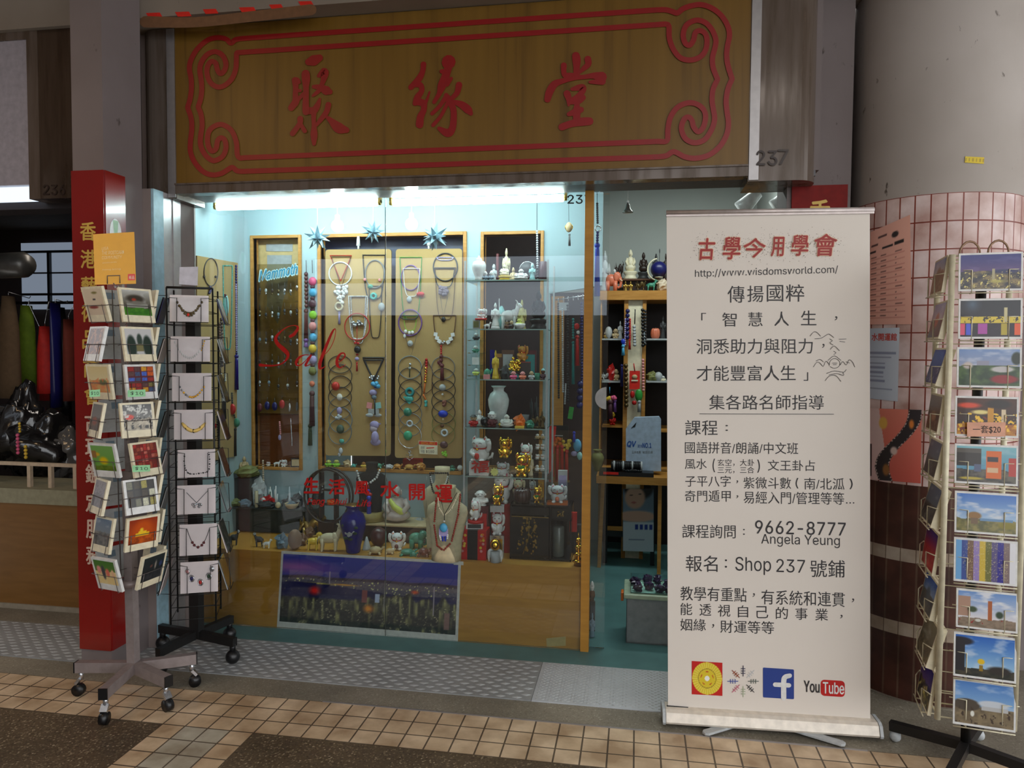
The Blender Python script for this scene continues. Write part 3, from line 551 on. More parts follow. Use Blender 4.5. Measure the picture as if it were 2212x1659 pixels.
for x, y, lab in ((729, 488, 'glowing round bulb between the left and middle paper stars'), (889, 484, 'glowing round bulb between the middle and right paper stars')):
    p = aty(x, y, 4.0); S = thing('light_bulb', lab, 'lamp', p, 'window bulbs'); b = MB(); b.ell(p, .034, n=14, k=10); b.build('bulb', M_bulb, S)
    b = MB(); b.lathe([(.014, .028), (.014, .06), (.004, .066)], p); b.tube([p+Vector((0, 0, .06)), (p.x, p.y, 2.44)], .0025); b.build('cord', 'matte_white', S)
def star(px, py, rp, Y, lab, sd):
    p = aty(px, py, Y); R = rp*mpp(p); S = thing('paper_star', lab, 'star', p, 'paper stars'); b = MB(); t = (1+5**.5)/2; rnd = random.Random(sd)
    V = [Vector(v).normalized() for v in ((-1, t, 0), (1, t, 0), (-1, -t, 0), (1, -t, 0), (0, -1, t), (0, 1, t), (0, -1, -t), (0, 1, -t), (t, 0, -1), (t, 0, 1), (-t, 0, -1), (-t, 0, 1))]
    rot = Matrix.Rotation(rnd.random()*3, 3, 'Z') @ Matrix.Rotation(rnd.random()*3, 3, 'X')
    for f in ((0, 11, 5), (0, 5, 1), (0, 1, 7), (0, 7, 10), (0, 10, 11), (1, 5, 9), (5, 11, 4), (11, 10, 2), (10, 7, 6), (7, 1, 8), (3, 9, 4), (3, 4, 2), (3, 2, 6), (3, 6, 8), (3, 8, 9), (4, 9, 5), (2, 4, 11), (6, 2, 10), (8, 6, 7), (9, 8, 1)):
        a, c, d = (rot @ V[i]*.36*R for i in f); ap = (a+c+d).normalized()*R*rnd.uniform(.92, 1.12)
        b.add([p+a, p+c, p+d, p+ap], [(0, 1, 3), (1, 2, 3), (2, 0, 3)])
    b.build('spikes', mat('star_paper', (140, 172, 186), .5, .1, var=.1), S); b = MB(); b.tube([p+Vector((0, 0, R*.3)), (p.x, p.y, 2.44)], .0012, n=4); b.build('thread', 'white', S)
star(686, 513, 29, 3.93, 'grey blue spiky paper star at the left of three', 1); star(806, 501, 25, 3.93, 'smallest spiky paper star, middle of three, left of the pane joint', 2); star(939, 511, 31, 3.93, 'largest spiky paper star, right of the pane joint', 3)
# ================================================================= ROLL-UP BANNER
BP = Vector((.138, 3.07, 0)); bd = Vector((.822, .038, 0)).normalized(); bn = Vector((bd.y, -bd.x, 0))
def pbn(e): return lambda x, y: atpl(x, y, BP+bn*e, bn)
S = thing('roll_up_banner', 'tall white roll-up banner with dark Chinese text standing before the doorway', 'banner', BP+bd*.41)
p_, q_ = pbn(0), pbn(.0012)
b = MB(); sq = [(1440, 466), (1879, 449), (1880, 1560), (1443, 1526)]; b.prism([p_(*s) for s in sq], -bn*.002); b.build('sheet', mat('banner_sheet', (230, 221, 211), .6, var=.02, scale=2), S)
b = MB(); a, c = p_(1439, 466), p_(1888, 447); a.z = c.z = (a.z+c.z)/2; b.tube([a, c], .0105, n=10); b.bar(a-Vector((0, 0, .008)), c-Vector((0, 0, .008)), .012, .014); b.build('top_rail', mat('rail_alu', (196, 184, 180), .4, .4), S)
b = MB(); L = [p_(1436, 1556), p_(1889, 1590)]; zb0 = .02; w_ = (L[1]-L[0]).length; zt = p_(1440, 1524).z
prof = [(.055, zb0), (.06, zb0+.01), (.045, zt-.008), (.03, zt), (-.035, zt), (-.05, zt-.01), (-.055, zb0+.01), (-.05, zb0)]
o0 = Vector((L[0].x, L[0].y, 0)); o1 = Vector((L[1].x, L[1].y, 0)); b.prism([o0+bn*u+Vector((0, 0, z)) for u, z in prof], o1-o0); b.build('base_case', mat('base_white', (224, 214, 200), .35, .1), S, bevel=.002)
b = MB(); b.bar(p_(1440, 1526)+bn*.004+Vector((0, 0, .002)), p_(1884, 1562)+bn*.004+Vector((0, 0, .002)), .01, .007); b.build('sheet_slot', 'black', S)
for o_, sg in ((o0, -1), (o1, 1)):
    b = MB(); b.prism([o_+bd*.001*sg+bn*u*1.06+Vector((0, 0, z*1.05-.002)) for u, z in prof], bd*.012*sg); b.build('end_cap', 'palegrey', S)
for a, c in (((1583, 1568), (1520, 1587)), ((1750, 1588), (1826, 1611))):
    b = MB(); A = atz(*a, .012); C_ = atz(*c, .008); d = (C_-A).normalized(); A -= d*.12; r = d.cross(Vector((0, 0, 1)))*.018
    b.prism([A+r, A-r, C_-r-d*.012, C_-r*.5, C_+r*.5, C_+r-d*.012], (0, 0, .01)); o = b.build('foot', 'palegrey', S, bevel=.002)
M_ink = mat('banner_ink', (44, 40, 42), .55, var=.03)
A1 = lambda x, y: (1420+x/3.529, 430+y/3.529); A2 = lambda x, y: (1420+x/3.073, 860+y/3.073); A3 = lambda x, y: (1400+x/3.687, 1360+y/3.687)
def line(items, A, mt=M_ink, name='lettering'):
    b = MB()
    for t, x0, x1, y0, y1, *r in items:
        (a, c), (d, e) = A(x0, y0), A(x1, y1); lettering(b, t, (a, d, c, e), q_, 0, r[0] if r else 0, r[2] if len(r) > 2 else 0, r[1] if len(r) > 1 else 0)
    return b.build(name, mt, S)
ti = (('古', 318, 440, 300, 462), ('學', 500, 632, 290, 458), ('今', 658, 825, 300, 445), ('用', 868, 968, 290, 435), ('學', 1022, 1150, 275, 430), ('會', 1200, 1370, 268, 432))
b = MB(); r_ = random.Random(3)
for t, x0, x1, y0, y1 in ti:
    for k in range(150):
        g = A1(r_.gauss((x0+x1)/2, 62), r_.gauss((y0+y1)/2, 52)); s_ = r_.uniform(.4, 1.0); b.add([q_(g[0]-s_, g[1]), q_(g[0], g[1]-s_), q_(g[0]+s_, g[1]), q_(g[0], g[1]+s_)], [(0, 1, 2, 3)])
tag(b.build('speckled_halo', mat('halo_ink', (120, 104, 88), .6), S), kind='stuff')
q0 = q_; q_ = pbn(.0018); line([t+(.05, 0, .1) for t in ti], A1, mat('halo_ivory', (226, 190, 160), .6), 'title_outline'); q_ = pbn(.0024); line([t+(.018, 0, .1) for t in ti], A1, mat('title_red', (158, 30, 22), .5), 'title'); q_ = q0
line([('http://www.wisdomsworld.com/', 287, 1378, 522, 592, 0, -9)], A1)
line([('傳', 535, 665, 662, 790), ('揚', 685, 810, 660, 785), ('國', 835, 960, 655, 782), ('粹', 980, 1120, 650, 782)], A1)
line([('「', 335, 372, 868, 925), ('智', 495, 605, 865, 972), ('慧', 693, 803, 862, 970), ('人', 892, 1003, 858, 968), ('生', 1095, 1213, 850, 962), ('，', 1352, 1373, 893, 925)], A1)
line([('洞悉助力與阻力', 298, 1185, 1064, 1180, 0, -1), ('，', 1255, 1275, 1103, 1135)], A1); line([('才能豐富人生', 300, 1055, 1268, 1386, 0, -1), ('」', 1115, 1150, 1320, 1385)], A1)
line([('集各路名師指導', 395, 1270, 1493, 1606, 0, 0)], A1)
b = MB(); stroke(b, [A1(322, 1637)+(1.1,), A1(1345, 1640)+(1.1,)], q_); b.build('rule', M_ink, S)
line([('課程', 185, 400, 146, 246), ('：', 452, 469, 178, 218)], A2); line([('國語拼音/朗誦/中文班', 183, 935, 292, 370, 0, 2)], A2)
line([('風水', 183, 328, 402, 472), ('(', 367, 383, 402, 492), ('玄空，大卦', 400, 643, 405, 452, -.008), ('三元，三合', 400, 643, 455, 500, -.008), (')', 663, 681, 408, 495), ('文王卦占', 733, 1047, 411, 483, 0, 1)], A2)
line([('子平八字', 185, 487, 514, 588), ('，', 523, 537, 546, 566), ('紫微斗數', 572, 888, 525, 602, 0, 1), ('(', 918, 937, 530, 600), ('南/北泒', 975, 1242, 530, 608, 0, 1), (')', 1275, 1297, 535, 605)], A2)
line([('奇門遁甲', 183, 487, 612, 688), ('，', 523, 538, 645, 665), ('易經入門/管理等等', 572, 1240, 622, 704, 0, 3), ('...', 1252, 1308, 691, 700)], A2)
line([('課程詢問', 165, 520, 840, 930, 0, 1), ('：', 568, 581, 868, 908), ('9662-8777', 650, 1250, 819, 906, .01, 5)], A2); line([('Angela Yeung', 690, 1212, 908, 990, 0, 4)], A2)
line([('報名', 190, 400, 1045, 1152, -.012, 1), ('：', 448, 463, 1070, 1126), ('Shop', 518, 755, 1056, 1172, -.01, 2), ('237', 790, 980, 1070, 1158, -.012, 2), ('號鋪', 1015, 1245, 1075, 1190, -.012, 1)], A2)
line([('教學有重點', 153, 593, 1255, 1348, -.012, 4), ('，', 632, 648, 1295, 1320), ('有系統和連貫', 690, 1245, 1280, 1378, -.012, 6), ('，', 1290, 1307, 1330, 1356)], A2)
line([(c, x0, x1, 1360+i*5.3, 1440+i*5.3, -.012) for i, (c, x0, x1) in enumerate((('能', 153, 232), ('透', 280, 358), ('視', 402, 485), ('自', 535, 603), ('己', 657, 737), ('的', 787, 867), ('事', 915, 997), ('業', 1048, 1133)))]+[('，', 1213, 1230, 1438, 1463)], A2)
line([('姻緣', 153, 322, 1465, 1545, -.012, 1), ('，', 362, 378, 1500, 1525), ('財運等等', 418, 775, 1478, 1562, -.012, 3)], A2)
b = MB()
for q in ([(1165, 1045), (1190, 1015), (1215, 1015), (1245, 1045)], [(1200, 1065), (1250, 1060), (1300, 1030), (1320, 1035), (1345, 1055)], [(1315, 1065), (1335, 1080), (1315, 1095), (1340, 1112)], [(1320, 1145), (1350, 1120), (1388, 1155)], [(1345, 1160), (1362, 1172), (1345, 1185)], [(1300, 1230), (1350, 1195), (1400, 1230)], [(1310, 1270), (1320, 1232), (1355, 1215), (1390, 1240), (1385, 1275), (1350, 1290), (1318, 1278)], [(1190, 1280), (1215, 1245), (1240, 1250), (1265, 1275), (1285, 1235), (1310, 1260)],
  [(1395, 1265), (1415, 1238), (1440, 1265), (1462, 1225), (1490, 1245), (1505, 1280)], [(1290, 1330), (1350, 1310), (1420, 1320), (1440, 1300)], [(1280, 1385), (1310, 1350), (1360, 1345), (1400, 1390)], [(1310, 1340), (1370, 1330), (1420, 1345), (1415, 1320)], [(1335, 1250), (1370, 1250)], [(1340, 1262), (1365, 1262)], [(1385, 1068), (1440, 1066)], [(1390, 1085), (1430, 1090)], [(1210, 1235), (1240, 1222), (1265, 1240)], [(1440, 1240), (1465, 1250)]):
    stroke(b, [A1(x, y)+(1.0,) for x, y in q], q_, 0, 3)
b.build('line_drawing', M_ink, S)
def compass(U, V):
    c = np.zeros(U.shape+(3,))+np.array((196, 24, 18)); d = np.hypot(U-.5, V-.5); a = np.arctan2(V-.5, U-.5)
    c = mixc2(c, (222, 196, 40), (d < .485).astype(float)); c = mixc2(c, (240, 226, 120), ((d < .485) & (np.sin(a*36) > .2) & (d > .26)).astype(float)*.6); c = mixc2(c, (170, 140, 30), ((d < .3) & (d > .27)).astype(float)); c = mixc2(c, (196, 50, 30), ((np.abs(d-.2) < .015) & (np.sin(a*5) > .3)).astype(float))
    return mixc2(c, (245, 245, 235), (d < .08).astype(float))
b = MB(); cq = [A3(348, 250), A3(592, 264), A3(592, 528), A3(348, 515)]; pic(b, lambda u, v: q_(*bil(cq, u, v)), compass, 60, 60, 0); paint(b.build('compass_emblem', vcmat('print_banner', .55), S), b)
b = MB(); cols = ((20, 20, 60), (200, 200, 200), (90, 100, 90), (60, 60, 60), (170, 180, 150), (200, 110, 130), (60, 80, 160), (150, 70, 40)); mts = [mat('symbol_%d' % i, c, .6, var=.02) for i, c in enumerate(cols)]
for i in range(8):
    a = PI/2-i*PI/4; cx_, cy_ = A3(757+math.cos(a)*82, 412-math.sin(a)*82); dx, dy = math.cos(a)*6.2, -math.sin(a)*6.2
    stroke(b, [(cx_-dx*1.8, cy_-dy*1.8, 1.6), (cx_+dx*1.8, cy_+dy*1.8, 1.6)], q_, i, sharp=True)
    for k in (-.8, 0, .8): stroke(b, [(cx_+dx*k-dy*.7, cy_+dy*k+dx*.7, 1.5), (cx_+dx*k+dy*.7, cy_+dy*k-dx*.7, 1.5)], q_, i, sharp=True)
b.build('symbol_ring', mts, S)
def rrect(b, q, r, pf, m=0):
    pts = []; W = abs(q[1][0]-q[0][0]); H = abs(q[3][1]-q[0][1])
    for cxx, cyy, a0 in ((1-r/W, 1-r/H, 0), (r/W, 1-r/H, 90), (r/W, r/H, 180), (1-r/W, r/H, 270)):
        for k in range(5): a = math.radians(a0+k*22.5); pts.append(pf(*bil(q, cxx+r/W*math.cos(a), cyy+r/H*math.sin(a))))
    b.add(pts, [tuple(range(len(pts)))], m)
fq = [A3(915, 302), A3(1162, 318), A3(1162, 555), A3(915, 540)]
b = MB(); rrect(b, fq, 2.4, q_, 0); f = pbn(.002)
for q in ([(1080, 545, 42), (1080, 420, 42), (1090, 380, 40), (1128, 367, 36)], [(1012, 438, 36), (1122, 444, 36)]): stroke(b, [A3(x, y)+(w/3.687,) for x, y, w in q], f, 1, 4)
b.build('blue_square_logo', [mat('logo_blue', (36, 62, 140), .5, var=.02), 'white'], S)
b = MB(); yq = [A3(1375, 398), A3(1567, 410), A3(1567, 538), A3(1375, 526)]; rrect(b, yq, 8, q_, 0)
for t, x0, x1, y0, y1, m in (('You', 1242, 1365, 410, 500, 2), ('Tube', 1393, 1560, 422, 512, 1)): (a, c), (d, e) = A3(x0, y0), A3(x1, y1); lettering(b, t, (a, d, c, e), f, m, .02, 0, 2)
b.build('video_logo', ['red', 'white', M_ink], S)
# ================================================================= LEFT PILLAR PANEL AND ITS LETTERS
zt_, zb_ = zr1, zr0
S = thing('pillar_sign', 'tall red sign wrapping the left pillar, gold and white characters running down', 'sign', (-2.525, 3.1, zb_))
b = MB(); b.box(PXL-.003, PXR+.003, 3.092, 3.0995, zb_, zt_); b.build('front_panel', M_redp, S)
b = MB(); b.box(PXR+.0005, PXR+.008, 3.0995, 3.235, zb_, zt_); b.build('side_panel', M_redp, S)
pp = lambda x, y: aty(x, y, 3.0905)
M_gold = mat('gold_letter', (214, 178, 84), .5, var=.06); M_cream = mat('cream_letter', (222, 196, 178), .5, var=.05)
for i, (ch, x, y) in enumerate((('香', 190, 500), ('港', 191, 560), ('藝', 192, 618), ('術', 193, 676), ('品', 195, 734), ('商', 197, 796), ('會', 199, 855), ('古', 200, 912), ('玩', 201, 968), ('鑑', 202, 1023), ('定', 202, 1086), ('服', 203, 1143), ('務', 203, 1200))):
    b = MB(); lettering(b, ch, (x-16.5, x+16.5, y-20, y+19), pp, 0, .02); b.build('character', M_gold if i < 7 else M_cream, S)
pr_ = lambda x, y: aty(x, y, 3.6485)
S = thing('pillar_sign', 'red sign on the right pillar, top of a gold character showing over the banner', 'sign', (.82, 3.64, .1))
b = MB(); b.box(.70, .945, 3.64, 3.6495, .1, aty(1770, 400, 3.64).z); b.build('panel', mat('red_panel_matt', (120, 24, 20), .6, spec=.2), S); b = MB(); lettering(b, '香', (1750, 1793, 432, 490), lambda x, y: aty(x, y, 3.638), 0, .02); b.build('character', M_gold, S)
# round sticker on the red side of the pillar, seen above the yellow sign
px_ = lambda x, y: atx(x, y, PXR+.0087); b = MB(); c = px_(250, 505); b.add([c+Vector((0, .04*math.cos(a*PI/16), .07*math.sin(a*PI/16))) for a in range(32)], [tuple(range(32))]); c2 = c+Vector((.0004, 0, 0)); b.add([c2+Vector((0, u*.012, v*.062)) for u, v in ((-.5, -.8), (.5, -.8), (1.6, 1), (-1.6, 1))], [(0, 1, 2, 3)], 1)
tag(b.build('sticker', ['white', mat('leaf_green', (170, 205, 170), .5)], loc=c), 'round white and green sticker on the side of the red pillar sign', 'sticker')
# posters and stickers on the round column
def timetable(U, V):
    c = mixc((232, 176, 160), (226, 168, 150), U); k = fbm(U*30, V*60, 5)
    for i in range(12):
        v = .70-i*.056; c = rect(c, U, V, .02, .16, v, v+.016, (96, 60, 60)); c = rect(c, U, V, .26, .40, v, v+.016, (96, 60, 60)); c = rect(c, U, V, .62, .78 if i % 3 == 0 else .66, v, v+.014, (110, 70, 70)); c = rect(c, U, V, .02, .85, v-.018, v-.014, (206, 140, 126))
    c = rect(c, U, V, .0, .14, .755, .785, (40, 32, 36)); c = rect(c, U, V, .3, .56, .765, .795, (30, 28, 32)); c = rect(c, U, V, .6, .84, .775, .8, (30, 28, 32)); c = rect(c, U, V, .02, .2, .83, .85, (90, 60, 60)); c = rect(c, U, V, .2, .42, .895, .912, (90, 60, 60)); return blob(c, U, V, .62, .875, .1, .035, (40, 34, 38), .3)
sheet('timetable', [(1880, 500), (1967, 461), (1970, 703), (1876, 703)], lambda x, y: atcol(x, y, CR+.003), timetable, 60, 90, 'pink printed timetable taped to the round tiled column', 'poster', (.01, .01, .99, .99), .001)
def notice(U, V):
    c = mixc((190, 204, 222), (206, 214, 226), U)
    for i, (v, a) in enumerate(((.64, .9), (.58, .75), (.50, .55), (.44, .55), (.37, .5), (.31, .5), (.25, .55), (.14, .8))): c = rect(c, U, V, .04, a, v, v+.022, (140, 148, 176))
    return c
NT = sheet('notice', [(1876, 708), (1944, 706), (1940, 869), (1875, 862)], lambda x, y: atcol(x, y, CR+.003), notice, 60, 60, 'pale blue printed notice with a red heading, under the pink timetable', 'notice', (.01, .01, .99, .99), .001)
b = MB(); lettering(b, '水開運館', (1883, 1937, 720, 736), lambda x, y: atcol(x, y, CR+.0045), 0, .02); b.build('heading', mat('notice_red', (200, 70, 60), .6), NT)
def film(U, V):
    c = mixc((226, 130, 110), (206, 92, 78), 1-V); c = mixc2(c, (222, 214, 214), (U < .42-.2*V).astype(float)*.75); c = rect(c, U, V, .0, .1, .05, .5, (70, 50, 48))
    d = U-(.36+.5*V**1.6-.12*np.sin(V*6)); w = (np.abs(d) < .13); c = mixc2(c, (46, 38, 40), w.astype(float)); c = mixc2(c, (210, 190, 180), (w & (np.abs(np.abs(d)-.115) < .008) & (np.sin(V*150) > 0)).astype(float))
    c = blob(c, U, V, .36, .15, .08, .1, (150, 100, 50), .4); c = blob(c, U, V, .5, .42, .08, .07, (216, 190, 180), .4); c = blob(c, U, V, .82, .8, .06, .08, (222, 130, 50), .5); return blob(c, U, V, .3, .8, .09, .1, (226, 176, 80), .3)
sheet('film_poster', [(1873, 880), (1992, 884), (1990, 1046), (1872, 1036)], lambda x, y: atcol(x, y, CR+.003), film, 90, 80, 'salmon poster with a winding film strip on the round column', 'poster', (.0, .01, .99, .99), .001)
sheet('yellow_sticker', [(2085, 338), (2126, 340), (2125, 354), (2084, 351)], lambda x, y: atcol(x, y, CR+.002), lambda U, V: mixc2(mixc((232, 206, 20), (226, 196, 20), U), (150, 120, 20), ((np.sin(U*34) > .1) & (np.abs(V-.5) < .3)).astype(float)*.55), 30, 12, 'small yellow sticker on the pale top of the round column', 'sticker', (0, 0, 1, 1), .0006)
# ================================================================= PICTURES FOR THE POSTCARDS
def scene(sky0, sky1, hz, g0, g1, seed=1, feats=(), cloud=.5, gs=9):
    def fn(U, V):
        c = mixc(sky0, sky1, (V-hz)/max(1-hz, .01))
        if cloud: c = mixc2(c, (236, 236, 240), np.clip((fbm(U*4, V*7, seed)-.5)*4, 0, 1)*cloud)
        n = fbm(U*gs, V*gs, seed+7); g = mixc(g0, g1, np.clip((n-.3)*2.5, 0, 1)); edge = hz+.05*(vnoise(U*9, U*0, seed+3)-.5); c = np.where((V < edge)[..., None], g, c)
        for f in feats:
            if f[0] == 'r': c = rect(c, U, V, *f[1:])
            elif f[0] == 'e': c = blob(c, U, V, *f[1:])
            else:                                     # 'n': a band of lights (v0, v1, colour, density, scale)
                s_ = .6*vnoise(U*f[5], V*f[5]*.6, seed+11)+.4*vnoise(U*f[5]*2.7, V*f[5]*1.9, seed+12); c = mixc2(c, f[3], ((V > f[1]) & (V < f[2]) & (s_ > f[4])).astype(float))
        return c
    return fn
def mosaic(cols, nx, ny, seed, gap=(40, 36, 34), g=.04):
    def fn(U, V):
        r = np.random.RandomState(seed); k = r.randint(0, len(cols), (nx, ny)); a = np.minimum((U*nx).astype(int), nx-1); b = np.minimum((V*ny).astype(int), ny-1); c = np.array(cols, float)[k[a, b]]*(.75+.5*fbm(U*40, V*40, seed))[..., None]
        return mixc2(c, gap, ((np.abs(U*nx-a-.5) > .5-g*nx/2) | (np.abs(V*ny-b-.5) > .5-g*ny/2)).astype(float))
    return fn
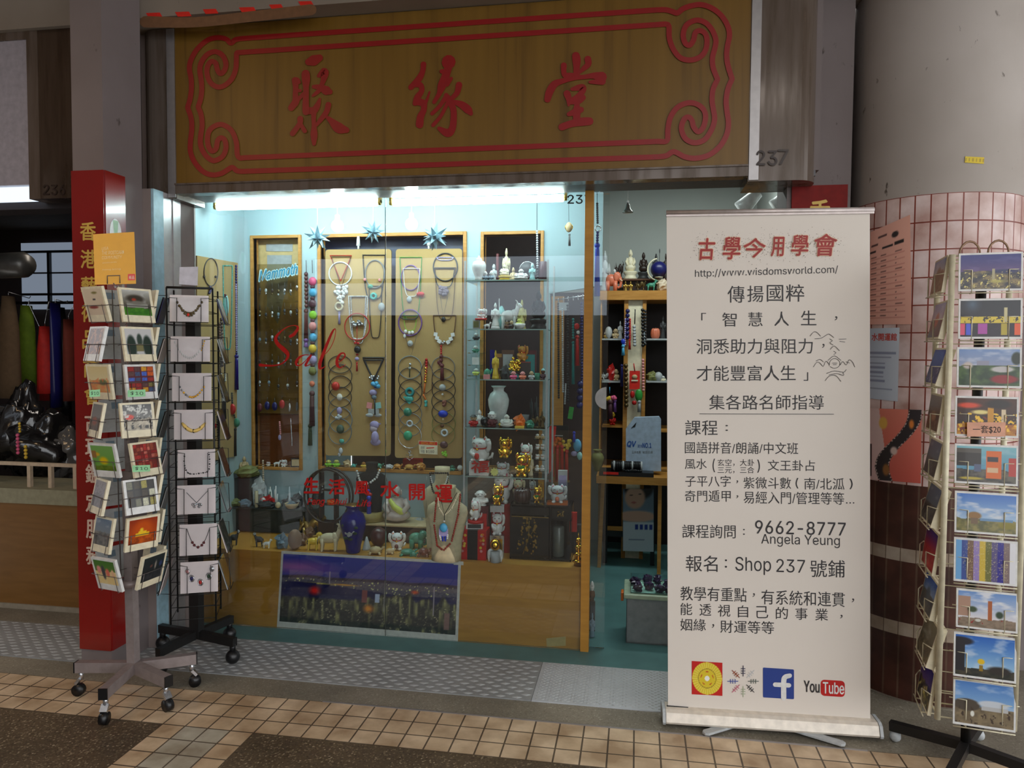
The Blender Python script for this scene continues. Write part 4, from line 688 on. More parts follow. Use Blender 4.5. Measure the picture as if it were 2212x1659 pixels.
B_ = dict(
 peak=scene((90, 60, 120), (24, 26, 120), .52, (38, 34, 44), (150, 130, 80), 2, [('e', .75, .5, .3, .08, (24, 28, 90), .5), ('n', 0, .5, (236, 220, 130), .7, 26), ('r', .53, .57, .25, .58, (180, 170, 130)), ('e', .62, .22, .2, .08, (190, 180, 90), .8)], .1),
 neon=scene((30, 24, 34), (14, 14, 22), .48, (40, 20, 40), (30, 14, 26), 4, [('e', .2, .9, .18, .3, (70, 90, 110), .9), ('n', .38, .56, (226, 200, 60), .35, 20), ('r', .0, .08, .05, .36, (230, 90, 120)), ('r', .1, .2, .05, .36, (70, 90, 220)), ('r', .3, .45, .08, .36, (180, 70, 170)), ('r', .68, .78, .05, .36, (190, 170, 40)), ('r', .9, 1, .05, .36, (240, 90, 30)), ('r', .73, .78, .4, .8, (210, 200, 150))], 0),
 hill=scene((150, 160, 190), (120, 150, 200), .55, (36, 60, 30), (74, 100, 50), 6, [('e', .15, .55, .1, .12, (200, 186, 180), .4), ('r', .3, .5, .56, .68, (150, 150, 170)), ('e', .72, .45, .22, .1, (200, 196, 196), .3), ('e', .75, .18, .26, .14, (150, 24, 30), .3), ('e', .95, .75, .1, .2, (26, 40, 24), .3)], .5),
 market=scene((50, 30, 20), (80, 40, 20), .3, (160, 90, 20), (220, 160, 40), 8, [('e', .2, .8, .25, .1, (220, 70, 30), .5), ('e', .4, .62, .2, .08, (236, 220, 140), .5), ('n', .1, .6, (250, 200, 50), .55, 14), ('r', .52, .62, .3, .75, (210, 150, 40)), ('r', .75, .82, .35, .7, (226, 206, 170)), ('e', .7, .85, .25, .15, (40, 26, 18), .4), ('n', 0, .5, (120, 40, 14), .7, 12)], 0),
 tram=scene((90, 150, 180), (130, 190, 200), .35, (60, 56, 54), (110, 104, 90), 3, [('r', 0, .42, .45, .85, (56, 50, 46)), ('r', 0, .42, .82, .94, (90, 84, 76)), ('r', .3, .42, .3, .5, (90, 100, 130)), ('r', .5, .76, .12, .88, (226, 110, 40)), ('r', .52, .7, .58, .72, (60, 56, 60)), ('r', .52, .7, .28, .42, (226, 190, 150)), ('r', .88, 1, .2, .7, (190, 60, 50)), ('e', .25, .1, .25, .05, (190, 170, 60), .4)], .2),
 park=scene((170, 200, 230), (70, 120, 200), .34, (96, 96, 60), (150, 140, 80), 5, [('e', .3, .42, .14, .12, (150, 110, 60), .3), ('r', .24, .36, .2, .36, (120, 96, 70)), ('r', .4, .95, .3, .36, (110, 150, 190)), ('e', .85, .2, .18, .12, (140, 130, 40), .5)], .8),
 strips=lambda U, V: mixc2(np.array([(110, 170, 220), (60, 80, 150), (120, 90, 70), (150, 130, 190), (210, 180, 60), (110, 110, 50), (90, 80, 130), (40, 30, 140), (130, 110, 110), (230, 230, 235)], float)[np.minimum((U*10).astype(int), 9)], (226, 210, 150), (vnoise(U*60, V*60, 3) > .8).astype(float)*.6*(U < .88)*(U > .12)),
 tower=scene((226, 222, 226), (110, 150, 210), .26, (110, 96, 80), (150, 130, 110), 9, [('r', 0, .22, .3, .85, (176, 140, 120)), ('r', .52, .59, .22, .78, (176, 96, 50)), ('e', .72, .4, .08, .12, (50, 70, 50), .4), ('e', .25, .5, .1, .1, (60, 76, 50), .4), ('e', .35, .2, .06, .05, (210, 210, 200), .3), ('n', .05, .25, (150, 40, 40), .75, 12)], .9),
 flower=scene((160, 200, 230), (40, 100, 190), .2, (36, 40, 34), (70, 64, 50), 12, [('e', .08, .85, .26, .12, (34, 34, 44), .3), ('r', 0, .16, .1, .9, (36, 34, 40)), ('e', .44, .38, .07, .08, (230, 190, 40), .3), ('r', .41, .47, .15, .3, (150, 120, 40)), ('e', .75, .2, .25, .12, (46, 40, 36), .4)], .5),
 dome=scene((140, 180, 220), (80, 130, 200), .42, (110, 96, 76), (140, 124, 96), 14, [('e', .2, .45, .26, .16, (80, 70, 60), .2), ('e', .66, .52, .3, .1, (206, 212, 220), .25), ('r', .45, .9, .36, .46, (190, 190, 190)), ('n', .0, .4, (70, 56, 46), .7, 14), ('e', .3, .25, .04, .08, (230, 230, 220), .3)], .4),
 rocky=scene((190, 196, 200), (120, 160, 210), .62, (120, 96, 70), (176, 150, 120), 15, [('e', .5, .5, .25, .3, (130, 110, 84), .3)], .4), pinkish=scene((216, 196, 206), (170, 180, 220), .5, (150, 110, 110), (130, 140, 140), 16, [('e', .5, .5, .2, .26, (206, 130, 110), .4)], .5), bluecity=scene((60, 80, 160), (60, 110, 200), .5, (60, 60, 110), (110, 90, 130), 17, [('n', 0, .5, (190, 180, 200), .7, 14)], .1),
 brown=scene((110, 90, 70), (150, 130, 110), .5, (70, 56, 46), (130, 100, 74), 18, [('e', .5, .4, .3, .2, (170, 130, 96), .5)], .2), greyst=scene((110, 120, 130), (96, 116, 140), .5, (76, 76, 74), (120, 116, 110), 19, [], .3), redblue=scene((190, 50, 60), (70, 60, 150), .5, (176, 40, 50), (206, 90, 80), 20, [], 0), bluerock=scene((120, 150, 190), (60, 100, 180), .55, (90, 96, 100), (120, 120, 110), 21, [('e', .5, .55, .2, .2, (96, 110, 120), .4)], .3), book=scene((120, 116, 96), (150, 146, 120), .5, (90, 86, 70), (140, 130, 100), 22, [], .3),
 garden=scene((70, 64, 50), (190, 190, 184), .3, (50, 110, 30), (80, 140, 40), 23, [('e', .45, .65, .4, .2, (60, 54, 44), .4), ('e', .4, .62, .1, .07, (170, 60, 40), .4), ('r', .1, .9, .3, .46, (150, 150, 140)), ('e', .5, .5, .3, .1, (120, 116, 106), .4)], .4),
 statues=scene((196, 196, 196), (206, 204, 204), .0, (40, 60, 50), (40, 60, 50), 24, [('e', .2, .3, .2, .5, (34, 52, 42), .25), ('e', .8, .3, .2, .5, (34, 52, 42), .25), ('e', .52, .55, .12, .3, (50, 66, 56), .3), ('r', .36, .64, .1, .4, (126, 120, 80))], 0), tiles=mosaic([(150, 40, 34), (70, 100, 190), (206, 150, 40), (90, 60, 60), (200, 90, 30), (60, 76, 110), (120, 110, 60)], 4, 5, 3, (90, 30, 34)),
 bikes=scene((120, 120, 116), (70, 70, 70), .45, (150, 140, 120), (200, 190, 170), 25, [('e', .2, .52, .2, .12, (220, 50, 24), .4), ('n', .05, .5, (30, 30, 28), .55, 14), ('n', .5, 1, (206, 206, 200), .6, 10)], 0), reds=mosaic([(176, 60, 56), (140, 40, 40), (196, 110, 96), (120, 50, 44), (160, 80, 60)], 7, 7, 5, (110, 46, 44), .02), bottles=mosaic([(196, 196, 170), (60, 50, 34), (160, 150, 70), (110, 110, 90), (40, 36, 30), (170, 170, 160)], 4, 3, 7, (24, 22, 20), .05),
 lantern=scene((190, 76, 16), (150, 46, 10), .28, (110, 40, 14), (200, 90, 20), 26, [('e', .5, .6, .42, .45, (200, 80, 14), .5), ('r', .24, .72, .3, .42, (246, 200, 40)), ('r', .34, .62, .42, .5, (246, 200, 40)), ('e', .45, .55, .08, .1, (246, 206, 50), .4)], 0), night=scene((30, 34, 36), (40, 44, 44), .4, (30, 32, 34), (56, 56, 60), 27, [('e', .6, .6, .06, .25, (150, 140, 130), .6), ('e', .85, .6, .1, .15, (50, 60, 100), .5), ('e', .4, .6, .08, .08, (100, 60, 50), .5)], 0),
 people=scene((90, 130, 60), (70, 120, 50), .55, (236, 206, 140), (236, 216, 160), 28, [('e', .2, .6, .14, .2, (230, 150, 140), .4), ('e', .6, .5, .12, .22, (226, 120, 100), .4), ('e', .4, .5, .1, .35, (70, 70, 80), .3), ('e', .85, .5, .1, .2, (236, 190, 150), .4)], 0), bouquet=scene((230, 216, 170), (226, 206, 150), .5, (226, 140, 90), (216, 180, 120), 29, [('e', .7, .4, .25, .15, (110, 120, 80), .5), ('n', 0, .6, (236, 120, 80), .7, 10)], 0), yellow=scene((110, 160, 70), (120, 170, 90), .2, (80, 110, 30), (110, 130, 40), 30, [('e', .5, .4, .25, .2, (226, 190, 20), .5), ('e', .25, .65, .15, .1, (210, 170, 40), .5), ('r', 0, .2, .5, .8, (150, 110, 60))], 0), script=scene((226, 206, 180), (230, 214, 186), .0, (226, 206, 180), (226, 206, 180), 31, [('e', .6, .85, .2, .06, (130, 120, 50), .5), ('r', .45, .6, .55, .62, (60, 50, 50)), ('e', .4, .3, .3, .08, (150, 50, 30), .4)], 0), flat=scene((130, 120, 130), (130, 116, 116), .5, (120, 106, 110), (90, 84, 90), 32, [('n', 0, 1, (90, 80, 84), .6, 20)], 0), street=scene((130, 124, 120), (120, 116, 110), .5, (90, 66, 50), (130, 100, 80), 33, [('e', .45, .35, .3, .2, (160, 70, 30), .5)], 0), food=scene((110, 60, 40), (90, 50, 36), .5, (96, 50, 40), (150, 90, 60), 34, [('n', 0, 1, (176, 120, 80), .6, 12)], 0))
def card(name, c, ux, uz, w, h, fn, label, cat, th=.006, border=(.05, .06, .95, .94), res=(36, 28), group=None, edge='cream'):
    """a card of real thickness: c centre of its front, ux / uz unit vectors along its width / height"""
    n = ux.cross(uz).normalized(); n = -n if n.dot(CAM-c) < -9 else n
    b = MB(); q = [c-ux*w/2+uz*h/2, c+ux*w/2+uz*h/2, c+ux*w/2-uz*h/2, c-ux*w/2-uz*h/2]; b.prism(q, -n*th, 0)
    u0, v0, u1, v1 = border; pic(b, lambda u, v: c+ux*w*(u0+(u1-u0)*u-.5)+uz*h*(v0+(v1-v0)*v-.5)+n*.0006, fn, res[0], res[1], 1)
    o = b.build(name, [edge, vcmat('print_card', .28, .2)], loc=c); paint(o, b); return tag(o, label, cat, group)
# ----------------------------------------------------------------- cream postcard rack on the right
RD = Vector((.9857, -.1685, 0)); RN = Vector((RD.y, -RD.x, 0)); RP = Vector(aty(2126, 1000, 2.83)); RW = .125
rp = lambda x, y: atpl(x, y, RP, RN)
M_rack = mat('cream_wire', (214, 206, 178), .4, .1); M_blk = mat('black_steel', (26, 25, 25), .45, .2)
zt, zb2 = rp(2125, 548).z, rp(2125, 1556).z
pl, pr = rp(2043, 1000), rp(2211, 1000); W2 = (pr-pl).length; cen = (pl+pr)/2-RN*W2/2; cen.z = 0
S = thing('postcard_rack', 'tall cream wire postcard rack on a black foot by the round column', 'rack', (cen.x, cen.y, 0))
for sx in (-1, 1):
    for sy in (-1, 1):
        q = cen+RD*sx*W2/2+RN*sy*W2/2; b = MB(); b.tube([(q.x, q.y, zb2-.02), (q.x, q.y, zt)], .011, n=8); b.build('post', M_rack, S)
b = MB(); b.tube([(cen.x, cen.y, .05), (cen.x, cen.y, zt-.05)], .018, n=8); b.build('pole', M_blk, S)
b = MB()
for z in (zb2-.01, (zb2+zt)/2, zt-.005):
    for s_ in (-1, 1): b.tube([cen+RD*s_*W2/2+RN*W2/2+Vector((0, 0, z)), cen+RD*s_*W2/2-RN*W2/2+Vector((0, 0, z))], .003); b.tube([cen+RN*s_*W2/2+RD*W2/2+Vector((0, 0, z)), cen+RN*s_*W2/2-RD*W2/2+Vector((0, 0, z))], .003)
    b.tube([cen+RD*W2/2+Vector((0, 0, z)), cen-RD*W2/2+Vector((0, 0, z))], .003)
for f, sd in ((RN, RD), (-RD, RN)):
    for k in range(1, 21):
        z = zb2+(zt-zb2)*k/21; b.tube([cen+f*W2/2+sd*W2/2+Vector((0, 0, z)), cen+f*W2/2-sd*W2/2+Vector((0, 0, z))], .0018, n=4)
b.build('wire_frame', M_rack, S)
b = MB()
for s_ in (-.04, .05):
    q = cen+RD*s_; pts = [q+Vector((math.cos(a)*.035, 0, zt+.01+math.sin(a)*.05)) for a in [PI*k/8 for k in range(9)]]; b.tube(pts, .004)
b.build('top_loop', mat('old_wire', (150, 120, 96), .5, .4), S)
for k in range(4):
    a = math.radians(-40+90*k)+.12; d = Vector((math.cos(a), math.sin(a), 0)); b = MB(); b.bar((cen.x, cen.y, .075), Vector((cen.x, cen.y, .06))+d*.26, .03, .035); leg = b.build('leg', M_blk, S)
    b = MB(); q = Vector((cen.x, cen.y, 0))+d*.24; b.ell(q+Vector((0, 0, .022)), .022); b.build('caster', 'palegrey', leg)
rows = [(2069, 546, 2206, 629), (2068.5, 645, 2205, 732), (2065, 750, 2203.5, 837), (2061, 856, 2197, 943), (2060, 960, 2196, 1045), (2060, 1063, 2196, 1152), (2058, 1164, 2195, 1258), (2063, 1275, 2196, 1358), (2057, 1370, 2193, 1464), (2056, 1470, 2192, 1568)]
labs = ['harbour city at dusk under a deep blue sky, topmost in the cream rack', 'neon skyline over black water, second from the top of the cream rack', 'green hill and red pavilion above a hazy city, third in the cream rack', 'orange night market, fourth in the cream rack', 'orange double-deck tram in a street, fifth in the cream rack', 'waterfront park under white clouds, sixth in the cream rack', 'upright stripes of city views, seventh in the cream rack', 'brown clock tower and palms, eighth in the cream rack', 'golden flower statue under a blue sky, ninth in the cream rack', 'white winged hall by the sea, lowest in the cream rack']
up = Vector((0, 0, 1))
cw = lambda x0, x1: (rp(x1, 1000)-rp(x0, 1000)).length
mids = []
for i, ((x0, y0, x1, y1), fn, lb) in enumerate(zip(rows, ('peak', 'neon', 'hill', 'market', 'tram', 'park', 'strips', 'tower', 'flower', 'dome'), labs)):
    a, c = rp((x0+x1)/2, y0), rp((x0+x1)/2, y1); h = (a-c).length; w_ = cw(x0, x1); m = (a+c)/2+RN*.012; mids.append((m.z, h))
    lean = math.radians(4); uz = (up*math.cos(lean)-RN*math.sin(lean)); card('postcard', m, RD, uz, w_, h, B_[fn], 'postcard of '+lb, 'postcard', .008, (.03, .05, .97, .95), (110, 74), 'postcards on the front of the cream rack', 'white')
    b = MB(); e = RN*.006
    for s_ in (-1, 1):
        o_ = m+RD*s_*w_*.29+e-RN*.003; b.tube([o_-up*h*.55, o_+up*h*.05, m+RD*s_*(w_/2+.012)+up*h*.05-RN*.006], .0024, n=6); b.tube([o_-up*h*.55, m+RD*s_*w_*.29-up*h*.55-RN*.02], .0024, n=6)
    b.tube([m-up*h*.55+e-RD*w_*.5, m-up*h*.55+e+RD*w_*.5], .0024, n=6); b.build('wire_pocket', M_rack, S)
ll = ['rocky cliff', 'pink temple', 'blue night city', 'brown street', 'grey old street', 'grey city', 'red and blue dusk', 'blue mountain', 'olive book cover', 'blue harbour']
pos = ['topmost', 'second', 'third', 'fourth', 'fifth', 'sixth', 'seventh', 'eighth', 'ninth', 'lowest']
for i, (fn, lb) in enumerate(zip(('rocky', 'pinkish', 'bluecity', 'brown', 'greyst', 'greyst', 'redblue', 'bluerock', 'book', 'peak'), ll)):
    z, h = mids[i]; lean = math.radians(7+4*(i % 3)); n = -RD; uz = up*math.cos(lean)-n*math.sin(lean); m = cen-RD*(W2/2+.02)+up*z
    card('postcard', m, RN, uz, W2*.86, h, B_[fn], '%s postcard edge-on on the cream rack\'s left side, %s' % (lb, pos[i]), 'postcard', .012+.008*(i % 3), (.03, .05, .97, .95), (20, 20), 'postcards on the left side of the cream rack', 'cream')
    b = MB()
    for s_ in (-1, 1):
        o_ = m+n*.022+RN*s_*W2*.25; b.tube([o_-up*h*.55, o_, m+RN*s_*W2*.48], .0024, n=6); b.tube([o_-up*h*.55, o_-up*h*.55-n*.05], .0024, n=6)
    b.tube([m+n*.022-up*h*.55-RN*W2*.4, m+n*.022-up*h*.55+RN*W2*.4], .0024, n=6); b.build('wire_pocket', M_rack, S)
def slip(x0, y0, x1, y1, pf, txt, lab, m_, tilt=0):
    c = Vector(pf((x0+x1)/2, (y0+y1)/2)); b = MB(); q = [pf(x0, y0+tilt), pf(x1, y0-tilt), pf(x1, y1-tilt), pf(x0, y1+tilt)]; b.prism([Vector(p) for p in q], (0, .0008, 0)); b.build
    if txt: lettering(b, txt, (x0+(x1-x0)*.15, x0+(x1-x0)*.88, y0+(y1-y0)*.22, y0+(y1-y0)*.8), lambda x, y: Vector(pf(x, y))+(CAM-c).normalized()*.0008, 1)
    tag(b.build('price_slip', [m_, M_ink], loc=c), lab, 'price tag')
slip(2089, 912, 2172, 943, lambda x, y: atpl(x, y, RP+RN*.028, RN), '一套$20', 'pink price slip clipped over the orange market postcard', mat('pink_paper', (232, 176, 150), .7))
# ----------------------------------------------------------------- grey postcard spinner on the left
SX, SY = -2.165, 2.88
M_gs = mat('grey_steel', (142, 130, 128), .45, .2); M_wire = mat('grey_wire', (110, 102, 100), .4, .6)
S = thing('postcard_spinner', 'grey four-legged spinner rack of square postcards before the left red pillar', 'rack', (SX, SY, 0))
top = aty(262, 612, SY-.02)
b = MB(); b.bar((SX, SY, .13), (SX-.012, SY, 1.0), .038, .038); b.bar((SX-.012, SY, 1.0), (SX-.03, SY, top.z), .016, .016); b.build('pole', M_gs, S)
for (x, y, zz) in ((186, 1440, .13), (222, 1500, .13), (364, 1472, .13), (407, 1424, .13)):
    p = Vector(atz(x, y, .13)); d = Vector((p.x-SX, p.y-SY, 0)); d.normalize(); e = Vector((SX, SY, .13))+d*.255
    b = MB(); b.bar((SX, SY, .135), e, .035, .045); leg = b.build('leg', M_gs, S)
    b = MB(); b.bar(e-d*.002, e+d*.004, .036, .046); b.build('end_plug', 'black', leg)
    b = MB(); f_ = e-d*.02; b.tube([f_-up*.02, f_-up*.055], .011); b.bar(f_-up*.05, f_-up*.075+d*.02, .03, .012); b.build('caster_fork', 'silver', leg)
    b = MB(); w0 = Vector((f_.x, f_.y, .0265))+d*.012; sd = d.cross(up); b.tube([w0-sd*.014, w0+sd*.014], .026, n=14); b.build('caster_wheel', 'black', leg)
todir = Vector((-SX, -SY, 0)).normalized(); caz = math.atan2(todir.y, todir.x)
tiers = [(661, 30, -14, 'garden', 'script'), (743, 32, 12, 'statues', 'food'), (823, 34, -8, 'tiles', 'bouquet'), (903, 24, 10, 'bikes', 'street'), (987, 40, -12, 'reds', 'yellow'), (1064, 26, 12, 'bottles', 'flat'), (1143, 26, 10, 'lantern', 'greyst'), (1226, 46, -14, 'night', 'people')]
names_r = ['a lawn and old trees', 'three dark statues', 'many coloured squares', 'white bicycles', 'rows of red squares', 'bottles on black shelves', 'an orange lantern', 'a dark night street']
names_l = ['red writing', 'brown food', 'peach flowers', 'an orange street stall', 'yellow fruit and leaves', 'grey patterned writing', 'a grey empty street', 'strolling people']
for i, (py, dl, lean0, fr, fl) in enumerate(tiers):
    f = i/7; ax = Vector((SX-.03+.022*f, SY, 0)); zc_ = aty(262+28*f, py, SY).z
    for side, fn, nm in ((1, fr, names_r[i]), (-1, fl, names_l[i])):
        a = caz+math.radians(dl if side > 0 else dl-90-(6 if i % 2 else -4)); n = Vector((math.cos(a), math.sin(a), 0)); ux = Vector((-n.y, n.x, 0)); le = math.radians(lean0*(1 if side > 0 else (-1 if i % 2 else 1)))
        uz = up*math.cos(le)-n*math.sin(le)*(1 if i % 2 else -1)*(-1 if side < 0 else 1); uz.normalize(); m = ax+n*.118+up*zc_
        card('postcard', m, ux, uz, .142, .148, B_[fn], 'square postcard of %s, %s face of the grey spinner, %s row' % (nm, 'right' if side > 0 else 'left', ('top', 'second', 'third', 'fourth', 'fifth', 'sixth', 'seventh', 'bottom')[i]), 'postcard', .012, (.08, .2, .92, .94), (32, 32), 'square postcards in the grey spinner', 'cream' if (i+side) % 3 else 'white')
        nn = ux.cross(uz); nn = nn if nn.dot(n) > 0 else -nn; b = MB(); k = m+nn*.004
        for s_ in (-.5, .5): b.tube([k+ux*.1*s_-uz*.078, k+ux*.1*s_-uz*.0, ], .0016, n=4)
        b.tube([k-ux*.085-uz*.004-nn*.02, k-ux*.085-uz*.004, k+ux*.085-uz*.004, k+ux*.085-uz*.004-nn*.02], .0016, n=4); b.tube([k-ux*.05-uz*.078, k-ux*.05-uz*.08-nn*.03, k+ux*.05-uz*.08-nn*.03, k+ux*.05-uz*.078], .0016, n=4); b.tube([m-nn*.014, Vector((ax.x, ax.y, m.z))], .0016, n=4)
        b.build('wire_pocket', M_wire, S)
        # the card behind, back towards us, grey white
        a2 = a+PI*(.97 if side > 0 else .97); n2 = Vector((math.cos(a2), math.sin(a2), 0)); u2 = Vector((-n2.y, n2.x, 0)); l2 = math.radians(10); z2 = up*math.cos(l2)+n2*math.sin(l2)
        b = MB(); c2 = ax+n2*.105+up*(zc_+.004); b.prism([c2-u2*.068+z2*.072, c2+u2*.068+z2*.072, c2+u2*.068-z2*.072, c2-u2*.068-z2*.072], n2*.012); b.prism([c2-n2*.0006+u2*(q*.02)+z2*(.045+r*.014) for q, r in ((-1, 1), (1, 1), (1, -1), (-1, -1))], n2*.0004, 1)
        tag(b.build('postcard', ['palegrey' if side > 0 else 'cream', 'greyblue'], loc=c2), 'postcard turned away on the %s far face of the grey spinner, %s row' % ('left' if side > 0 else 'right', ('top', 'second', 'third', 'fourth', 'fifth', 'sixth', 'seventh', 'bottom')[i]), 'postcard', 'postcards turned away in the grey spinner')
b = MB()
for s_ in range(4):
    a = caz+math.radians(45+90*s_); q = Vector((math.cos(a), math.sin(a), 0))*.05; b.tube([Vector((SX-.01, SY, aty(288, 1262, SY).z))+q, Vector((SX-.03, SY, top.z-.03))+q], .0022, n=4)
b.build('wire_frame', M_wire, S)
b = MB(); b.tube([(SX-.01, SY, aty(288, 1262, SY).z-.004), (SX-.01, SY, aty(288, 1262, SY).z+.02)], .05, n=14); b.build('turntable', M_gs, S)
# yellow sign on top of the spinner
ys = lambda x, y: atpl(x, y, Vector((SX-.03, SY-.03, 0)), todir)
S2 = thing('card_sign', 'bright yellow sign with white print and a red corner, atop the grey spinner', 'sign', ys(247, 612))
b = MB(); b.prism([ys(*p) for p in ((201, 506), (290, 501), (294, 613), (205, 615))], -todir*.004); b.build('board', mat('sign_yellow', (232, 166, 14), .45, var=.03), S2)
y2 = lambda x, y: Vector(ys(x, y))+todir*.0008; Y = lambda x, y: (150+x/5.924, 480+y/5.924)
b = MB()
for t, x0, x1, y0, y1 in (('USA', 415, 500, 316, 358), ('THE POSTCARD', 415, 700, 366, 412), ('COMMUNITY', 415, 670, 430, 470), ('postcards', 425, 605, 506, 526), ('hong kong', 425, 655, 592, 618)): (a, c), (d, e) = Y(x0, y0), Y(x1, y1); lettering(b, t, (a, d, c, e), y2, 0, 0, 0, -2)
b.build('lettering', mat('sign_print', (244, 214, 150), .5), S2); b = MB(); rrect(b, [Y(748, 664), Y(840, 662), Y(840, 742), Y(748, 745)], .8, y2, 0); (a, c), (d, e) = Y(762, 684), Y(830, 728); lettering(b, '紙品', (a, d, c, e), lambda x, y: Vector(ys(x, y))+todir*.0014, 1); b.build('red_corner', ['scarlet', 'cream'], S2)
b = MB(); b.tube([ys(232, 613)+todir*.003, ys(232, 596)+todir*.004, ys(259, 595)+todir*.004, ys(259, 612)+todir*.003], .0022, n=5); b.tube([ys(245, 612)+todir*.003, Vector((SX-.03, SY, top.z-.03))], .0022, n=5); b.build('wire_clip', M_wire, S2)
for x0, y0, x1, y1, lb, w_ in ((193, 842, 216, 857, 'pale green price slip under the peach flower postcard', .0), (276, 842, 314, 857, 'pale green price slip under the coloured squares postcard', 0), (286, 1005, 324, 1019, 'mint green price slip under the red squares postcard', 0)):
    slip(x0, y0, x1, y1, lambda x, y: atpl(x, y, Vector((SX, SY, 0))+todir*.17, todir), '$10', lb, mat('green_slip', (150, 216, 160), .6), .8)
b = MB(); lettering(b, 'ΨΨ7y', (246, 266, 617, 624), lambda x, y: atx(x, y, PXR+.0087), 0, .03)
tag(b.build('sticker', 'white', loc=atx(256, 620, PXR+.0087)), 'small white lettering on the red pillar side under the yellow sign', 'sticker')
# ----------------------------------------------------------------- black jewellery rack
BX, BY, BRZ = -2.1, 3.37, math.radians(24)
JD = Vector((math.cos(BRZ), math.sin(BRZ), 0)); JN = Vector((JD.y, -JD.x, 0)); JP = Vector((BX, BY, 0))+JN*.12
jp = lambda e=0.: (lambda x, y: atpl(x, y, JP+JN*e, JN))
S = thing('jewellery_rack', 'tall black wire rack of packed necklaces on black casters by the window', 'rack', (BX, BY, 0))
jt, jb = jp()(415, 622).z, jp()(430, 1345).z; JL = (jp()(363, 900)-JP).dot(JD); JR = (jp()(462, 900)-JP).dot(JD); jc = JP+JD*(JL+JR)/2-JN*.09; JW = JR-JL
cb = Vector((jc.x, jc.y, 0))
b = MB(); b.bar((jc.x, jc.y, .1), (jc.x, jc.y, jt-.05), .05, .05); b.build('pole', M_blk, S)
b = MB(); fr = [JD*s_*JW/2+JN*t_*.09 for s_, t_ in ((-1, 1), (1, 1), (1, -1), (-1, -1))]
for q in fr: b.tube([cb+q+up*jb, cb+q+up*jt], .0045, n=5)
b.tube([cb+fr[0]+up*jt, cb+fr[1]+up*jt], .006, n=5)
k = 0; z = jb+.02
while z < jt-.05:
    for i in range(4): b.tube([cb+fr[i]+up*z, cb+fr[(i+1) % 4]+up*z], .0016, n=4)
    z += .062
b.build('wire_frame', M_blk, S)
for ang in (28, 118, 208, 298):
    d = Vector((math.cos(math.radians(ang-40)), math.sin(math.radians(ang-40)), 0)); e = cb+up*.11+d*.24; b = MB(); b.bar(cb+up*.115, e, .03, .04); leg = b.build('leg', M_blk, S)
    b = MB(); b.tube([e-up*.01-d*.015, e-up*.045-d*.015], .016); b.ell(Vector((e.x, e.y, .036))-d*.015, (.034, .034, .035), n=14, k=10); b.build('caster', 'black', leg)
jrows = [(367, 451, 638, 695), (369, 454, 727, 781), (372, 457, 806, 866), (376, 460, 885, 949), (384, 465, 971, 1031), (383, 466, 1048, 1110), (388, 469, 1132, 1199), (390, 471, 1213, 1280)]
jl = ['antique brass bib necklace with one red stone', 'white fringe necklace of small petals', 'gold and grey bead necklace', 'yellow enamel necklace with three dark squares', 'long dark chain necklace of grey curls', 'fine chain necklace with a silver butterfly', 'fine necklace with five dark red flowers', 'necklace of oval red, blue and green jewels in silver']
M_cardw = mat('jewel_card', (236, 224, 224), .5, var=.03)
def arc(px0, px1, y0, sag, n): return [(px0+(px1-px0)*i/(n-1), y0+sag*(1-((2*i/(n-1)-1)**2))) for i in range(n)]
